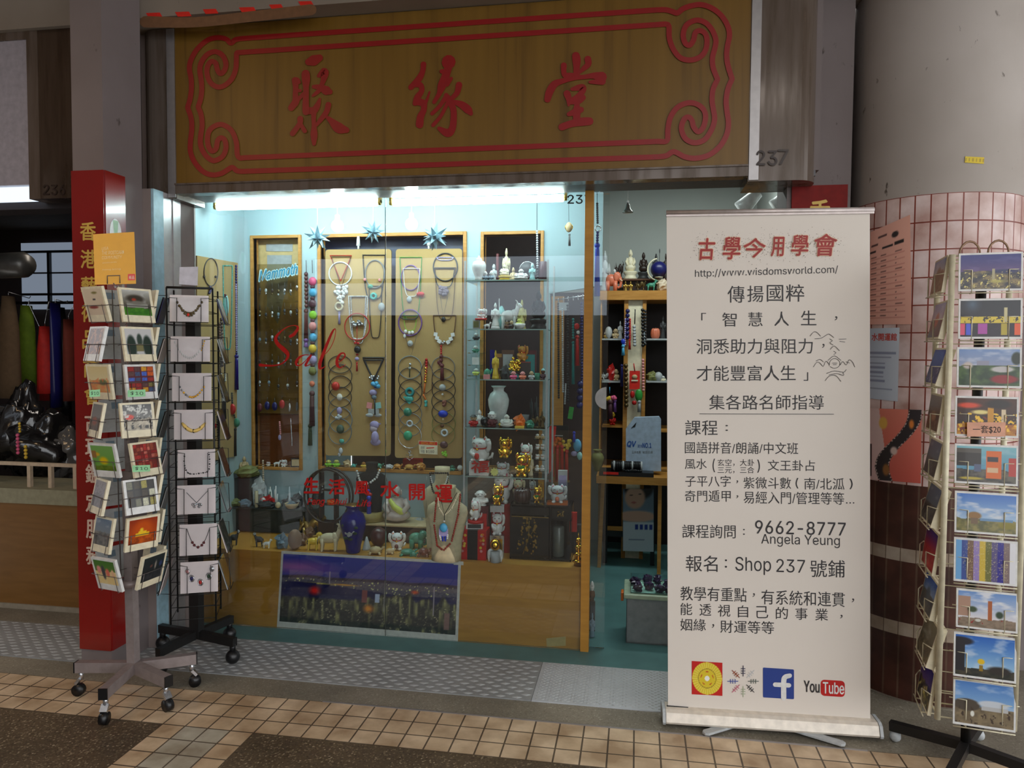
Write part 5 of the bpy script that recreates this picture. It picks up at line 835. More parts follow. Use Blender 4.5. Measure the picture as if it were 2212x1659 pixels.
for i, (x0, x1, y0, y1) in enumerate(jrows):
    a, c = jp(.012)((x0+x1)/2, y0), jp(.02)((x0+x1)/2, y1); w_ = (jp(.016)(x1, (y0+y1)/2)-jp(.016)(x0, (y0+y1)/2)).length; m = (a+c)/2; uz = (a-c).normalized(); h = (a-c).length; n = JD.cross(uz); n = n if n.dot(JN) > 0 else -n
    T_ = thing('necklace_card', jl[i]+', packed on the '+('top', 'second', 'third', 'fourth', 'fifth', 'sixth', 'seventh', 'lowest')[i]+' white card', 'jewellery card', m, 'carded necklaces on the black rack')
    q = [m-JD*w_/2+uz*h/2, m+JD*w_/2+uz*h/2, m+JD*w_/2-uz*h/2, m-JD*w_/2-uz*h/2]
    b = MB(); b.prism(q, -n*.002); b.build('card', M_cardw, T_)
    f = lambda x, y: atpl(x, y, m+n*.003, n); s_ = mpp(m); cx_ = (x0+x1)/2; b = MB(); mm = ['bronze', 'scarlet']
    if i == 0:
        for x, y in arc(cx_-26, cx_+27, y0+15, 24, 13)+arc(cx_-20, cx_+20, y0+24, 20, 9): b.ell(f(x, y), s_*3.2, 0, 6, 4)
        b.ell(f(cx_-2, y0+42), s_*4, 1, 6, 4)
    elif i == 1:
        mm = ['white', 'gold']
        for x, y in arc(cx_-34, cx_+30, y0+12, 34, 17): p = f(x, y); b.ell(p, (s_*1.5, s_*1.2, s_*3.2), 0, 6, 4)
        for k in range(5): b.ell(f(cx_+24+k*1.5, y0+30-k*5), s_*2, 1, 6, 4)
    elif i == 2:
        mm = ['gold', 'grey', 'silver']
        for k, (x, y) in enumerate(arc(cx_-26, cx_+26, y0+30, 22, 13)): b.ell(f(x, y), s_*2.6, (1, 2, 0)[k % 3] if k < 6 else 0, 6, 4)
    elif i == 3:
        mm = [mat('enamel', (232, 196, 110), .3), 'black']; A = arc(cx_-25, cx_+26, y0+28, 18, 11); b.tube([f(x, y) for x, y in A], [s_*2]+[s_*4]*9+[s_*2], 0)
        for k in (2, 5, 8): b.ell(f(*A[k]), s_*4.6, 1, 4, 4)
    elif i == 4:
        mm = ['charcoal', 'silver']; A = [(x0+15, y0+10), (x0+14, y0+30), (x0+20, y1-12), (cx_-10, y1-7), (cx_+10, y1-9), (x1-15, y1-14), (x1-12, y0+26), (x1-14, y0+6)]
        for k, p in enumerate(resamp(A, 4)): b.ell(f(*p), s_*(1.9 if k % 2 else 1.2), k % 4 == 0, 5, 4)
    elif i == 5:
        mm = ['grey', 'silver', 'crystal']; b.tube([f(x0+20, y0+16), f(cx_, y0+38)], s_*.7, 0, 4); b.tube([f(x1-17, y0+12), f(cx_, y0+38)], s_*.7, 0, 4)
        for d_ in (-1, 1): b.ell(f(cx_+d_*7, y0+42), (s_*6, s_*1, s_*4), 1, 8, 5); b.ell(f(cx_+d_*5, y0+47), (s_*4, s_*1, s_*3), 1, 8, 5)
        b.ell(f(cx_, y0+41), s_*2.4, 2, 6, 4)
    elif i == 6:
        mm = ['charcoal', 'maroon']; A = arc(cx_-25, cx_+24, y0+10, 40, 13); b.tube([f(x, y) for x, y in A], s_*.7, 0, 4)
        for k in (3, 4, 6, 8, 9): b.ell(f(*A[k]), s_*3.2, 1, 5, 4)
    else:
        mm = ['silver', 'red', 'navy', 'darkgreen', 'pink']
        for k, (x, y) in enumerate(((cx_-26, y0+22), (cx_-17, y0+37), (cx_+2, y0+45), (cx_+20, y0+32), (cx_+27, y0+16))): b.torus(f(x, y), s_*(6 if 0 < k < 4 else 4.5), s_*1.5, 0, 12, 4, sz=1.15); b.ell(f(x, y), (s_*4, s_*2, s_*4.8), (4, 2, 1, 3, 0)[k], 8, 5)
    b.build('necklace', mm, T_)
    b = MB(); g = MB(); b.prism([p+n*.008 for p in q], -n*.0012); b.build('plastic_sleeve', M_film, T_)
    b = MB(); k_ = m+n*.013
    for s2 in (-1, 1): b.tube([k_+JD*s2*w_*.31-uz*h*.52, k_+JD*s2*w_*.31+uz*h*.38, k_+JD*s2*w_*.52+uz*h*.4-n*.012], .0018, n=4)
    b.tube([k_-JD*w_*.5-uz*h*.54, k_+JD*w_*.5-uz*h*.54], .0018, n=4); b.build('wire_pocket', M_blk, S)
    for s2, nm in ((-1, 'left'), (1, 'right')):           # pockets and cards on both sides, seen edge-on
        sn = JD*s2; sc = cb+sn*(JW/2+.03)+up*(m.z-.01); l2 = math.radians(16); sz = up*math.cos(l2)-sn*math.sin(l2)
        T2 = thing('necklace_card', 'packed necklace edge-on at the black rack\'s %s side, %s row' % (nm, ('top', 'second', 'third', 'fourth', 'fifth', 'sixth', 'seventh', 'lowest')[i]), 'jewellery card', sc, 'carded necklaces on the rack sides')
        b = MB(); b.prism([sc-JN*.07+sz*h/2, sc+JN*.07+sz*h/2, sc+JN*.07-sz*h/2, sc-JN*.07-sz*h/2], sn*.003); b.build('card', ['palegrey', M_cardw, 'grey', 'navy', 'skyblue'][(i*2+s2) % 3] if i else 'navy', T2); b = MB(); b.prism([sc+sn*.005-JN*.072+sz*h*.52, sc+sn*.005+JN*.072+sz*h*.52, sc+sn*.005+JN*.072-sz*h*.55, sc+sn*.005-JN*.072-sz*h*.55], sn*.003); b.build('plastic_sleeve', M_film, T2)
        b = MB(); b.tube([cb+sn*JW/2+JN*.06+up*(m.z+h*.5), cb+sn*(JW/2+.06)+JN*.06+up*(m.z+h*.48), cb+sn*(JW/2+.065)+JN*.06+up*(m.z-h*.55), cb+sn*JW/2+JN*.06+up*(m.z-h*.6)], .0018, n=4); b.tube([cb+sn*(JW/2+.065)+JN*.06+up*(m.z-h*.55), cb+sn*(JW/2+.065)-JN*.06+up*(m.z-h*.55)], .0018, n=4); b.build('wire_pocket', M_blk, S)
b = MB(); q = [(388, 577), (428, 576), (427, 617), (387, 614)]; b.prism([jp(-.02)(*p) for p in q], JN*.001); S3 = tag(b.build('paper_note', mat('note_lilac', (206, 204, 216), .7), loc=jp(-.02)(408, 596)), 'pale handwritten paper note standing on top of the black jewellery rack', 'note')
# ================================================================= NECKLACE BOARDS
YBD = 4.238
M_cork = specks('cork_board', (186, 154, 100), (160, 128, 80), .7, 60., .8)
pk = lambda e=.004: (lambda x, y: aty(x, y, YBD-e))
def board(name, q, label, rc=6):
    pts = []
    for (x, y), a0 in zip([q[0], q[1], q[2], q[3]], (180, 270, 0, 90)):
        sx = 1 if a0 in (180, 90) else -1; sy = 1 if a0 in (180, 270) else -1
        for k in range(4): a = math.radians(a0+k*30); pts.append((x+sx*rc+rc*math.cos(a), y+sy*rc+rc*math.sin(a)))
    b = MB(); b.prism([aty(x, y, YBD) for x, y in pts], (0, .012, 0)); c = aty((q[0][0]+q[2][0])/2, (q[0][1]+q[2][1])/2, YBD)
    S = thing(name, label, 'board', c); b.build('panel', M_cork, S); return S
for q, lb, hx in (([(703, 539), (845, 538), (843, 985), (703, 984)], 'tan necklace board hanging in the wide window opening, at the left', 774), ([(855, 538), (998, 537), (998, 990), (853, 989)], 'tan necklace board with rounded lower corners, at the right in the wide opening', 926)):
    S = board('necklace_board', q, lb); b = MB(); p = aty(hx, 538, YBD); b.tube([p, p+Vector((0, 0, .02))], .006); b.tube([p+Vector((0, 0, .02)), p+Vector((0, 0, .075))], [.012, .008], n=10); b.tube([p+Vector((0, 0, .07)), (p.x, p.y+.02, O2[3]+.005)], .002, n=4); b.build('hook', 'white', S)
def loop_pts(x0, x1, yt, yb, v=0, n=28):
    """hanging loop: bar at the top, then a U (v=0) or a V (v=1)"""
    pts = [(x0+(x1-x0)*i/6, yt) for i in range(7)]; xm = (x0+x1)/2
    for i in range(1, n):
        t = i/n; u = 1-2*t
        if v: x = x1+(x0-x1)*t; y = yt+(yb-yt)*(1-abs(u))
        else: x = xm+(x1-x0)/2*(abs(u)**.45)*(1 if u > 0 else -1); y = yt+(yb-yt)*(1-abs(u)**2.4)
        pts.append((x, y))
    return pts
def evenly(pts, step, closed=True):
    q = pts+[pts[0]] if closed else pts; out = []; acc = 0
    for a, c in zip(q, q[1:]):
        d = math.dist(a, c)
        while acc < d: out.append((a[0]+(c[0]-a[0])*acc/d, a[1]+(c[1]-a[1])*acc/d)); acc += step
        acc -= d
    return out
def neck(label, els, pf=None, cat='necklace', group='necklaces on the boards', name='necklace', e0=.004):
    pf = pf or (lambda e: pk(e)); f0 = pf(.004); x0, y0 = els[0][2], els[0][3]
    k0 = els[0]; c = Vector(f0((k0[2]+k0[3])/2 if k0[0] in 'lv' else k0[2], k0[4] if k0[0] in 'lv' else k0[3])); S = thing(name, label, cat, c, group); s_ = mpp(c)
    for i, (t, m, *a) in enumerate(els):
        b = MB(); lv = .004+.0022*(i % 4); f = pf(lv); n_ = 'pendant'
        if t in 'lv':
            L = loop_pts(*a[:4], v=(t == 'v')); bead = a[4]; n_ = 'strand'
            if bead > 0:
                for p in evenly(L, bead*1.75): b.ell(f(*p), bead*s_*.95, 0, 5, 4)
            else: b.tube([f(*p) for p in L], -bead*s_/2, 0, 5, True)
        elif t == 'o':
            cx_, cy_, rx, ry, w = a; n_ = 'strand'; b.tube([f(cx_+rx*math.cos(q*PI/14), cy_+ry*math.sin(q*PI/14)) for q in range(28)], max(w*s_/2, .0008), 0, 5, True)
        elif t == 'e': x, y, rx, ry = a; b.ell(f(x, y), (rx*s_, min(rx, ry)*s_*.6, ry*s_), 0, 10, 7)
        elif t == 'd': x, y, R, r = a; p = f(x, y); b.torus(p, R*s_, r*s_, 0, 16, 6)
        elif t == 't': x, y, yb, w = a; n_ = 'tassel'; b.ell(f(x, y), w*s_*.6, 0, 8, 5); b.tube([f(x, y), f(x, y+w*1.2), f(x, yb)], [w*s_*.35, w*s_*.45, w*s_*.6], 0, 8)
        elif t == 'c': n_ = 'cord'; b.tube([f(a[j], a[j+1]) for j in range(1, len(a), 2)], a[0]*s_/2, 0, 4)
        elif t == 'k':                                # cluster of blobs
            x, y, rx, ry, n, r = a; rr = random.Random(int(x*7+y)); n_ = 'cluster'
            for _ in range(n): b.ell(f(x+rr.uniform(-rx, rx), y+rr.uniform(-ry, ry)), r*s_, 0, 7, 5)
        elif t == 's':                                # straight strand of beads
            x, y, x2, y2, r = a; n_ = 'strand'
            for p in evenly([(x, y), (x2, y2)], r*1.9, False): b.ell(f(*p), r*s_, 0, 6, 4)
        elif t == 'b': x, y, w, h, rt = a; p = f(x, y); n_ = 'tile'; b.box(-w*s_/2, w*s_/2, -.002, .002, -h*s_/2, h*s_/2); b.xf(Matrix.Translation(p) @ Matrix.Rotation(math.radians(rt), 4, 'Y'))
        b.build(n_, m, S)
    return S
neck('thin red bead necklace hung in a V behind the white collar', [('v', 'red', 713, 759, 552, 607, 1.1), ('v', 'brown', 716, 758, 555, 622, .9)])
neck('white cord collar with a cluster of white flowers and a lavender tassel', [('o', 'white', 735, 591, 24.5, 25, 3), ('k', 'white', 736, 626, 14, 9, 14, 4.6), ('k', 'matte_white', 736, 648, 6, 9, 8, 4.2), ('d', 'ivory', 732, 662, 8, 2.4), ('t', 'lavender', 733, 675, 700, 5)])
neck('dark bead necklace with turquoise stone and turquoise ring', [('l', 'charcoal', 784, 832, 551, 645, 1.6), ('o', 'grey', 810, 592, 21, 30, 2.6), ('e', 'pink', 788, 604, 3.5, 3.5), ('e', 'pink', 820, 605, 3.5, 3.5), ('e', 'jade', 800, 619, 7, 5), ('d', 'turquoise', 807, 640, 5.5, 3)])
neck('double pearl necklace with black ball and red tassel', [('l', 'white', 753, 794, 640, 732, 1.7), ('l', 'silver', 758, 790, 640, 742, 1.6), ('o', 'red', 771.5, 706, 27, 29, 2.4), ('k', 'silver', 772, 698, 13, 6, 10, 3.4), ('k', 'greyblue', 772, 696, 13, 5, 6, 2.4), ('c', 'red', 1.4, 771, 705, 771, 745), ('k', 'red', 771, 740, 4, 3, 4, 2.5), ('e', 'black', 772, 755, 8, 8), ('e', 'red', 771.5, 766, 3, 2), ('e', 'lavender', 771, 775, 5, 4), ('t', 'red', 771, 784, 802, 3.8)])
neck('long black bead chain hanging down the right edge of the left board', [('l', 'black', 797, 825, 618, 730, 1.3), ('e', 'palegrey', 824, 663, 7.5, 9.5)])
neck('black ribbon necklace with silver beads, blue porcelain and a lavender ball', [('v', 'black', 784, 830, 773, 822, -4), ('v', 'charcoal', 788, 826, 778, 826, -3), ('k', 'silver', 809, 816, 11, 3, 9, 3.2), ('k', 'skyblue', 812, 831, 7, 4, 6, 5), ('e', 'blue', 812, 835, 5, 4), ('e', 'lavender', 806, 848, 9, 7), ('e', 'greyblue', 808, 858, 6, 5), ('c', 'black', 3.2, 809, 862, 810, 896)])
neck('small pastel cottage magnet, pink and blue roofs, on the left board', [('b', 'pink', 798, 876, 12, 13, 10), ('b', 'paleaqua', 816, 876, 14, 13, -10), ('b', 'palegrey', 807, 889, 24, 11, 0), ('e', 'palegrey', 798, 897, 9, 4), ('e', 'palegrey', 816, 897, 9, 4)], None, 'magnet', 'magnets on the boards', 'cottage_magnet')
neck('lavender cut-out figure in a cap and long dress, low on the left board', [('e', 'lavender', 809, 918, 11, 9), ('e', mat('lilac', (196, 182, 196), .5), 807, 926, 9, 8), ('b', 'lavender', 815, 917, 16, 3, -15), ('e', 'lavender', 810, 945, 9, 14), ('e', 'lavender', 811, 955, 12, 8)], None, 'magnet', 'magnets on the boards', 'doll_magnet')
def rings(cx_, data, word):
    for i, (yt, yb, col, pend) in enumerate(data):
        lb = pend[0]; neck('%s, %s in the %s column of rings' % (lb, ('first', 'second', 'third', 'fourth', 'fifth', 'sixth', 'seventh', 'eighth')[i], word), [('o', col, cx_+(i % 3-1)*.6, (yt+yb)/2, 25, (yb-yt)/2, 1.7)]+pend[1:])
rings(735, [(768, 806, 'charcoal', ['dark wire collar with a small knot', ('e', 'brown', 735, 775, 4, 4)]), (787, 838, 'charcoal', ['dark cord collar', ('k', 'charcoal', 735, 790, 9, 2, 6, 2)]), (812, 860, 'black', ['black cord collar with a red ball', ('e', mat('red_ball', (200, 50, 36), .5), 725, 834, 9.5, 9.5)]), (836, 880, 'charcoal', ['dark collar with a white stone tablet', ('e', 'matte_white', 733.5, 858, 6.5, 8)]), (858, 905, 'grey', ['grey collar with a lilac crystal', ('e', 'lavender', 733, 887, 6, 8), ('k', 'crystal', 731, 900, 9, 4, 6, 3.5)]), (880, 935, 'greyblue', ['grey collar with a dull green stone', ('e', mat('green_stone', (70, 96, 84), .4), 735, 927, 9, 10)]), (905, 960, 'greyblue', ['grey blue collar with a pale turquoise drop', ('e', 'turquoise', 738, 953, 6, 5), ('e', 'crystal', 736, 974, 5, 7)])], 'left')
neck('small crystal drop on a thread below the left column of rings', [('c', 'grey', .7, 736, 964, 736, 972), ('e', 'crystal', 733, 982, 3.5, 4)])
rings(886, [(769, 818, 'greyblue', ['grey collar with a silver bead', ('e', 'silver', 886, 787, 3, 3), ('c', 'darkgreen', 2.4, 885, 790, 885, 815)]), (794, 845, 'charcoal', ['dark collar with a tiny white bead', ('e', 'white', 885, 795, 3, 3)]), (820, 870, 'black', ['black collar with a turquoise ring', ('d', 'teal', 885, 847, 7.5, 3.4)]), (843, 892, 'charcoal', ['dark collar with a turquoise fish', ('e', 'turquoise', 884, 862, 10, 7), ('b', 'turquoise', 876, 859, 9, 4, 25), ('b', 'turquoise', 884, 869, 7, 6, 45)]), (868, 920, 'grey', ['grey collar with a green disc', ('e', 'jade', 880.5, 890, 9.5, 9.5)]), (893, 942, 'grey', ['grey collar with a clear glass ring', ('d', 'crystal', 885, 915, 6, 2)]), (916, 968, 'silver', ['silver collar with a big green disc', ('e', mat('green_disc', (50, 160, 120), .4), 881, 941, 10, 10.5)])], 'middle')
neck('silver anchor hanging at the foot of the right board', [('d', 'silver', 885, 976, 2.5, .9), ('c', 'silver', 1.6, 885, 978, 885, 992), ('c', 'silver', 1.4, 877, 983, 893, 983), ('c', 'silver', 1.4, 877, 988, 885, 994, 893, 988)])
rings(958, [(770, 818, 'grey', ['grey collar with a dark tassel knot', ('e', 'maroon', 949, 783, 5, 5)]), (796, 843, 'charcoal', ['dark collar with a white disc', ('e', 'palegrey', 956, 837, 7.5, 7.5)]), (820, 866, 'black', ['black collar with a small white bead', ('e', 'white', 956, 852, 2.5, 2.5)]), (843, 890, 'charcoal', ['dark collar with a brown flower', ('k', mat('brown_flower', (140, 84, 66), .5), 956, 870, 6, 5, 6, 4)]), (866, 915, 'black', ['black collar with a blue oval stone', ('e', 'blue', 957, 894, 11, 8), ('e', 'ivory', 957, 906, 2.5, 2.5)]), (890, 940, 'olive', ['olive collar with a crystal ring', ('d', 'crystal', 960, 935, 6.5, 2.6), ('e', 'brown', 955, 920, 4, 4)]), (915, 962, 'olive', ['olive collar with a brown shell', ('e', 'plum', 959, 961, 9, 8)])], 'right')
neck('yellow green flower charm at the foot of the right board', [('k', 'lime', 959, 981, 5, 5, 9, 3)])
neck('green thread necklace hung widest at the top left of the right board', [('l', 'green', 864, 911, 556, 690, 1.2)])
neck('purple cord collar over a white cord with a red fan and a white oval', [('o', 'purple', 887, 600, 20, 27, 2.6), ('l', 'white', 871, 907, 580, 640, -1.6), ('b', 'red', 908, 637, 15, 7, 8), ('e', 'red', 908, 635, 9, 5), ('e', 'palegrey', 884, 647, 6, 7)])
neck('grey purple collar with four large pearls and a white medallion', [('o', 'purple', 886, 697, 25, 28, 3), ('l', 'lime', 872, 900, 684, 714, .9), ('l', 'charcoal', 865, 903, 682, 690, -2.4), ('e', 'white', 876, 716, 4, 4), ('e', 'white', 884, 719, 4, 4), ('e', 'white', 891, 718, 4, 4), ('e', 'white', 874, 726, 3, 5), ('c', 'charcoal', 1, 874, 722, 888, 768, 903, 715), ('d', 'palegrey', 886, 742, 4.5, 2.2), ('e', 'palegrey', 886, 742, 4.5, 4.5)])
neck('dark oval collar with a furry grey lavender pendant', [('o', 'charcoal', 962, 577, 26, 30, 3), ('l', 'lavender', 943, 980, 556, 562, -2), ('l', 'charcoal', 938, 982, 579, 620, -2.4), ('k', mat('fur_grey', (122, 108, 120), .9), 958, 628, 8, 8, 18, 4.5), ('c', 'charcoal', 1, 951, 640, 958, 685, 967, 640), ('e', 'black', 958, 690, 5, 6)])
neck('long dark chain framing the furry pendant on the right board', [('l', 'brown', 940, 984, 578, 690, .9)])
neck('brown cord necklace with white domino tiles and a dark red tassel', [('l', 'brown', 936, 985, 681, 742, -2.2), ('b', 'white', 941, 722, 8, 8, 8), ('b', 'white', 944, 730, 8, 8, 20), ('b', 'white', 949, 737, 8, 8, 35), ('k', 'silver', 956, 740, 6, 3, 5, 3), ('b', 'white', 968, 739, 8, 8, -30), ('b', 'white', 974, 732, 8, 8, -20), ('b', 'white', 978, 723, 8, 8, -10), ('s', 'red', 953, 748, 953, 770, 2.6), ('s', 'maroon', 953, 770, 952, 790, 4.5), ('t', 'maroon', 955, 790, 822, 8)])
neck('upright strand of red and gold beads between the ring columns', [('c', 'brown', 1.6, 921, 774, 909, 800, 912, 845, 921, 850, 933, 840, 934, 800, 921, 774), ('s', 'red', 921, 777, 921, 795, 3), ('s', 'gold', 920, 796, 919, 826, 3), ('s', 'red', 921, 800, 917, 824, 2.2), ('c', 'orange', 3, 918, 828, 916, 850), ('c', 'orange', 3, 914, 852, 921, 866), ('t', 'turquoise', 920, 868, 878, 6)])
S = thing('price_card', 'small price card with a red and yellow head, low on the right board', 'price tag', pk(.006)(925, 967)); f = pk(.006)
b = MB(); b.prism([f(*p) for p in ((904, 952), (945, 954), (945, 982), (906, 980))], (0, .002, 0)); b.build('card', 'cream', S)
b = MB(); f = pk(.0068); b.add([f(*p) for p in ((905, 953), (944.5, 955), (944.5, 962), (905, 960))], [(0, 1, 2, 3)], 0); f2 = pk(.0074); lettering(b, '$180', (920, 938, 972, 979), f2, 1); lettering(b, '特價', (909, 917, 972, 979), f2, 2); lettering(b, '原價', (909, 917, 964, 970), f2, 2); b.add([f2(x, y) for x, y in ((921, 967), (938, 966), (938, 968), (921, 969))], [(0, 1, 2, 3)], 0); lettering(b, 'SPECIAL PRICE', (909, 940, 955, 960), f2, 3); b.build('print', ['scarlet', M_ink, 'grey', 'yellow'], S)
# ----------------------------------------------------------------- board and strands on the left wall of the display
pw = lambda e: (lambda x, y: atx(x, y, XL+.012+e))
b = MB(); b.prism([pw(0)(*p) for p in ((426, 552), (514, 568), (511, 985), (424, 1003))], (-.01, 0, 0)); S = thing('necklace_board', 'tan necklace board on the left side wall of the window', 'board', pw(0)(470, 780)); b.build('panel', M_cork, S)
G = 'strands on the side wall'
neck('dark knotted necklace high on the left side wall board', [('o', 'charcoal', 456, 588, 15, 30, 2.2), ('e', 'charcoal', 441, 598, 3, 3), ('e', 'charcoal', 466, 598, 3, 3), ('k', 'navy', 458, 625, 6, 8, 6, 3)], pw, group=G)
neck('long turquoise bead strand with a jade barrel on the left side wall', [('l', 'turquoise', 482, 502, 574, 755, 1.8), ('e', 'paleaqua', 488, 660, 7, 24), ('e', 'maroon', 486, 638, 4, 3), ('e', 'maroon', 488, 690, 4, 3)], pw, group=G)
neck('blue bead strand ending in a long blue tassel by the corner', [('s', 'navy', 510, 575, 511, 765, 3), ('s', 'lavender', 510, 615, 511, 760, 2.2), ('t', 'cobalt', 511, 770, 842, 8)], pw, group=G)
neck('dark brown shell strand beside the black rack', [('s', 'darkbrown', 478, 690, 480, 790, 4), ('s', 'brown', 474, 700, 476, 760, 3)], pw, group=G)
neck('black beads with white middle beads and a black tassel on the side wall', [('l', 'black', 476, 486, 772, 850, 2), ('s', 'white', 478, 808, 478, 826, 2.4), ('s', 'white', 487, 808, 487, 826, 2.4), ('t', 'black', 484, 855, 905, 9)], pw, group=G)
neck('strand with a red bead over a green bead, low on the side wall', [('s', 'charcoal', 501, 850, 502, 875, 2.5), ('e', 'red', 502, 884, 8, 12), ('s', 'charcoal', 506, 897, 508, 905, 2.5), ('e', 'jade', 511, 913, 8, 10), ('t', 'black', 508, 928, 985, 6)], pw, group=G)
neck('red bead pendant peeping out beside the black rack', [('c', 'charcoal', 1.2, 464, 840, 465, 912), ('e', 'red', 464, 920, 7, 9)], pw, group=G)
neck('dark strand with a grey disc at the foot of the side wall board', [('s', 'charcoal', 470, 900, 474, 980, 3), ('e', 'palegrey', 482, 864, 6, 6)], pw, group=G)
# ----------------------------------------------------------------- earring sheet in the narrow opening, bead strands beside it
b = MB(); YE = 4.262; fe = lambda e=.002: (lambda x, y: aty(x, y, YE-e))
b.prism([fe(0)(*p) for p in ((556, 571), (647, 570), (646, 896), (555, 898))], (0, .003, 0)); S = thing('earring_display', 'clear hanging sheet full of earrings in the narrow oak opening', 'display', fe()(600, 735)); b.build('sheet', glassy('earring_sheet', (226, 220, 200), 1.35), S)
mq = lambda x, y: fe(.0015)(558+x, 574+y); b = MB(); lettering(b, 'Mammoth', (559, 644, 576, 601), fe(.0012), 0, .06, .25, -16); b.build('label_edge', mat('sign_ice', (196, 226, 232), .5), S); b = MB(); lettering(b, 'Mammoth', (560, 643, 578, 599), fe(.0026), 0, .02, .25, -16); b.build('label', mat('sign_cyan', (40, 140, 176), .5), S)
rr = random.Random(5); ordn = ('first', 'second', 'third', 'fourth', 'fifth', 'sixth', 'seventh'); rown = ('top', 'second', 'third', 'fourth', 'fifth', 'lowest')
ec = ['charcoal', 'silver', 'bronze', 'palegrey', 'greyblue', 'charcoal', 'darkbrown']
for r_, (y, n) in enumerate(((622, 7), (672, 7), (730, 7), (782, 7), (826, 5), (868, 6))):
    for k in range(n):
        x = 561+k*82/(n-1)*.98; c = ec[(k*3+r_*2) % 7]; yy = y+rr.uniform(-5, 5); c = 'silver' if (r_ == 0 and k > 3) else c
        w = 2.1 if r_ < 5 else 3.2; e = [('c', 'charcoal', .9, x, yy-14, x, yy), ('e', c, x, yy+3, w+.8, w+1.8), ('e', ec[(k+r_) % 7], x, yy+10, w*.8, w)]
        if r_ == 5: e = [('c', 'charcoal', 1, x, yy-10, x, yy), ('e', ('maroon', 'navy', 'navy', 'red', 'silver', 'charcoal')[k], x, yy+8, 6 if k < 4 else 3, 9)]
        neck('%s drop earring, %s from the left in the %s row of the clear panel' % ({'silver': 'silver', 'bronze': 'bronze', 'palegrey': 'pale', 'greyblue': 'grey blue', 'darkbrown': 'brown'}.get(c, 'dark') if r_ < 5 else ('dark red', 'navy', 'dark blue', 'red', 'silver', 'dark')[k], ordn[k], rown[r_]), e, fe, 'earring', 'earrings on the clear panel', 'earring')
neck('silver chain hanging at the foot of the earring panel', [('s', 'silver', 628, 905, 631, 962, 1.5)], fe, 'chain', 'earrings on the clear panel', 'chain'); neck('pink crystal chain hanging at the foot of the earring panel', [('s', 'pink', 604, 912, 606, 940, 2.2), ('e', 'lavender', 604, 945, 3.5, 6)], fe, 'chain', 'earrings on the clear panel', 'chain')
fw = lambda e: (lambda x, y: aty(x, y, YW-.004-e))
neck('plum bead strand with a long dark tassel, left of two beside the wide opening', [('c', 'plum', 1.2, 661, 562, 662, 590), ('s', 'plum', 661, 592, 662, 668, 4.5), ('t', 'maroon', 661, 672, 735, 8), ('t', 'purple', 661, 735, 750, 9)], fw, 'bead strand', 'bead strands by the opening', 'bead_strand')
neck('many-coloured ball strand with a dark tassel beside the wide opening', [('c', 'plum', 1.2, 674, 562, 675, 590)]+[('e', c, 675+(i % 2), 608+i*24.2, 8.5, 9) for i, c in enumerate(('rose', 'skyblue', 'plum', 'lime', 'pink', 'skyblue', 'yellow', 'lavender', 'olive'))]+[('e', 'plum', 675, 620+i*24.2, 5, 4) for i in range(8)]+[('e', 'coral', 674, 829, 6, 6), ('t', 'plum', 674, 850, 920, 10), ('t', 'darkgreen', 670, 920, 962, 8)], fw, 'bead strand', 'bead strands by the opening', 'bead_strand')
neck('round gold amulet on a string with a grey tassel, right of the lamp tubes', [('c', 'charcoal', .7, 1228, 393, 1229, 478), ('e', 'beige', 1229, 491, 6.5, 9.5), ('d', 'gold', 1229, 491, 6, 1.4), ('t', 'grey', 1230, 507, 531, 4)], lambda e: (lambda x, y: aty(x, y, 3.95)), 'amulet', None, 'amulet')
neck('string of dark and clear beads hanging before the glass shelves', [('s', 'charcoal', 1160, 394, 1160, 500, 1), ('s', 'crystal', 1160, 500, 1161, 580, 2.6), ('s', 'charcoal', 1161, 580, 1162, 606, 3.2)], lambda e: (lambda x, y: aty(x, y, 3.97)), 'bead string', None, 'bead_string')
# ----------------------------------------------------------------- dim room seen through the openings
b = MB(); b.box(-2.38, -1.98, 4.36, 4.4, 1.13, 2.4); struct('wall_cabinet_back', b, mat('tan_back', (220, 192, 134), .6)); b = MB(); b.box(-2.38, -1.98, 4.37, 4.41, .004, 1.13); struct('wall_cabinet_lower', b, mat('red_brown_wood', (126, 70, 30), .5))
b = MB(); q = [(575, 527), (632, 527), (632, 543), (575, 543)]; b.prism([aty(x, y, 4.355) for x, y in q], (0, .002, 0)); tag(b.build('reflection_patch', 'palegrey', loc=aty(600, 535, 4.35)), 'small pale strip of reflected light behind the top of the earring sheet', 'reflection'); b = MB(); b.prism([aty(x, y, 4.355) for x, y in ((577, 551), (630, 551), (630, 570), (600, 700), (577, 660))], (0, .002, 0)); tag(b.build('reflection_patch', 'palegrey', loc=aty(600, 600, 4.35)), 'larger pale patch of reflected light behind the earring sheet, below the strip', 'reflection')  # pale rectangles of a reflection, built as thin pieces behind the sheet
b = MB(); b.box(-1.95, -.55, 4.9, 4.92, .004, 2.45); struct('wall_dark_cabinet', b, mat('dark_cabinet', (52, 36, 38), .5))
b = MB(); b.box(-1.95, -.95, 4.42, 4.44, 2.0, 2.42); struct('wall_dark_pelmet', b, mat('blue_dark', (44, 52, 84), .4))
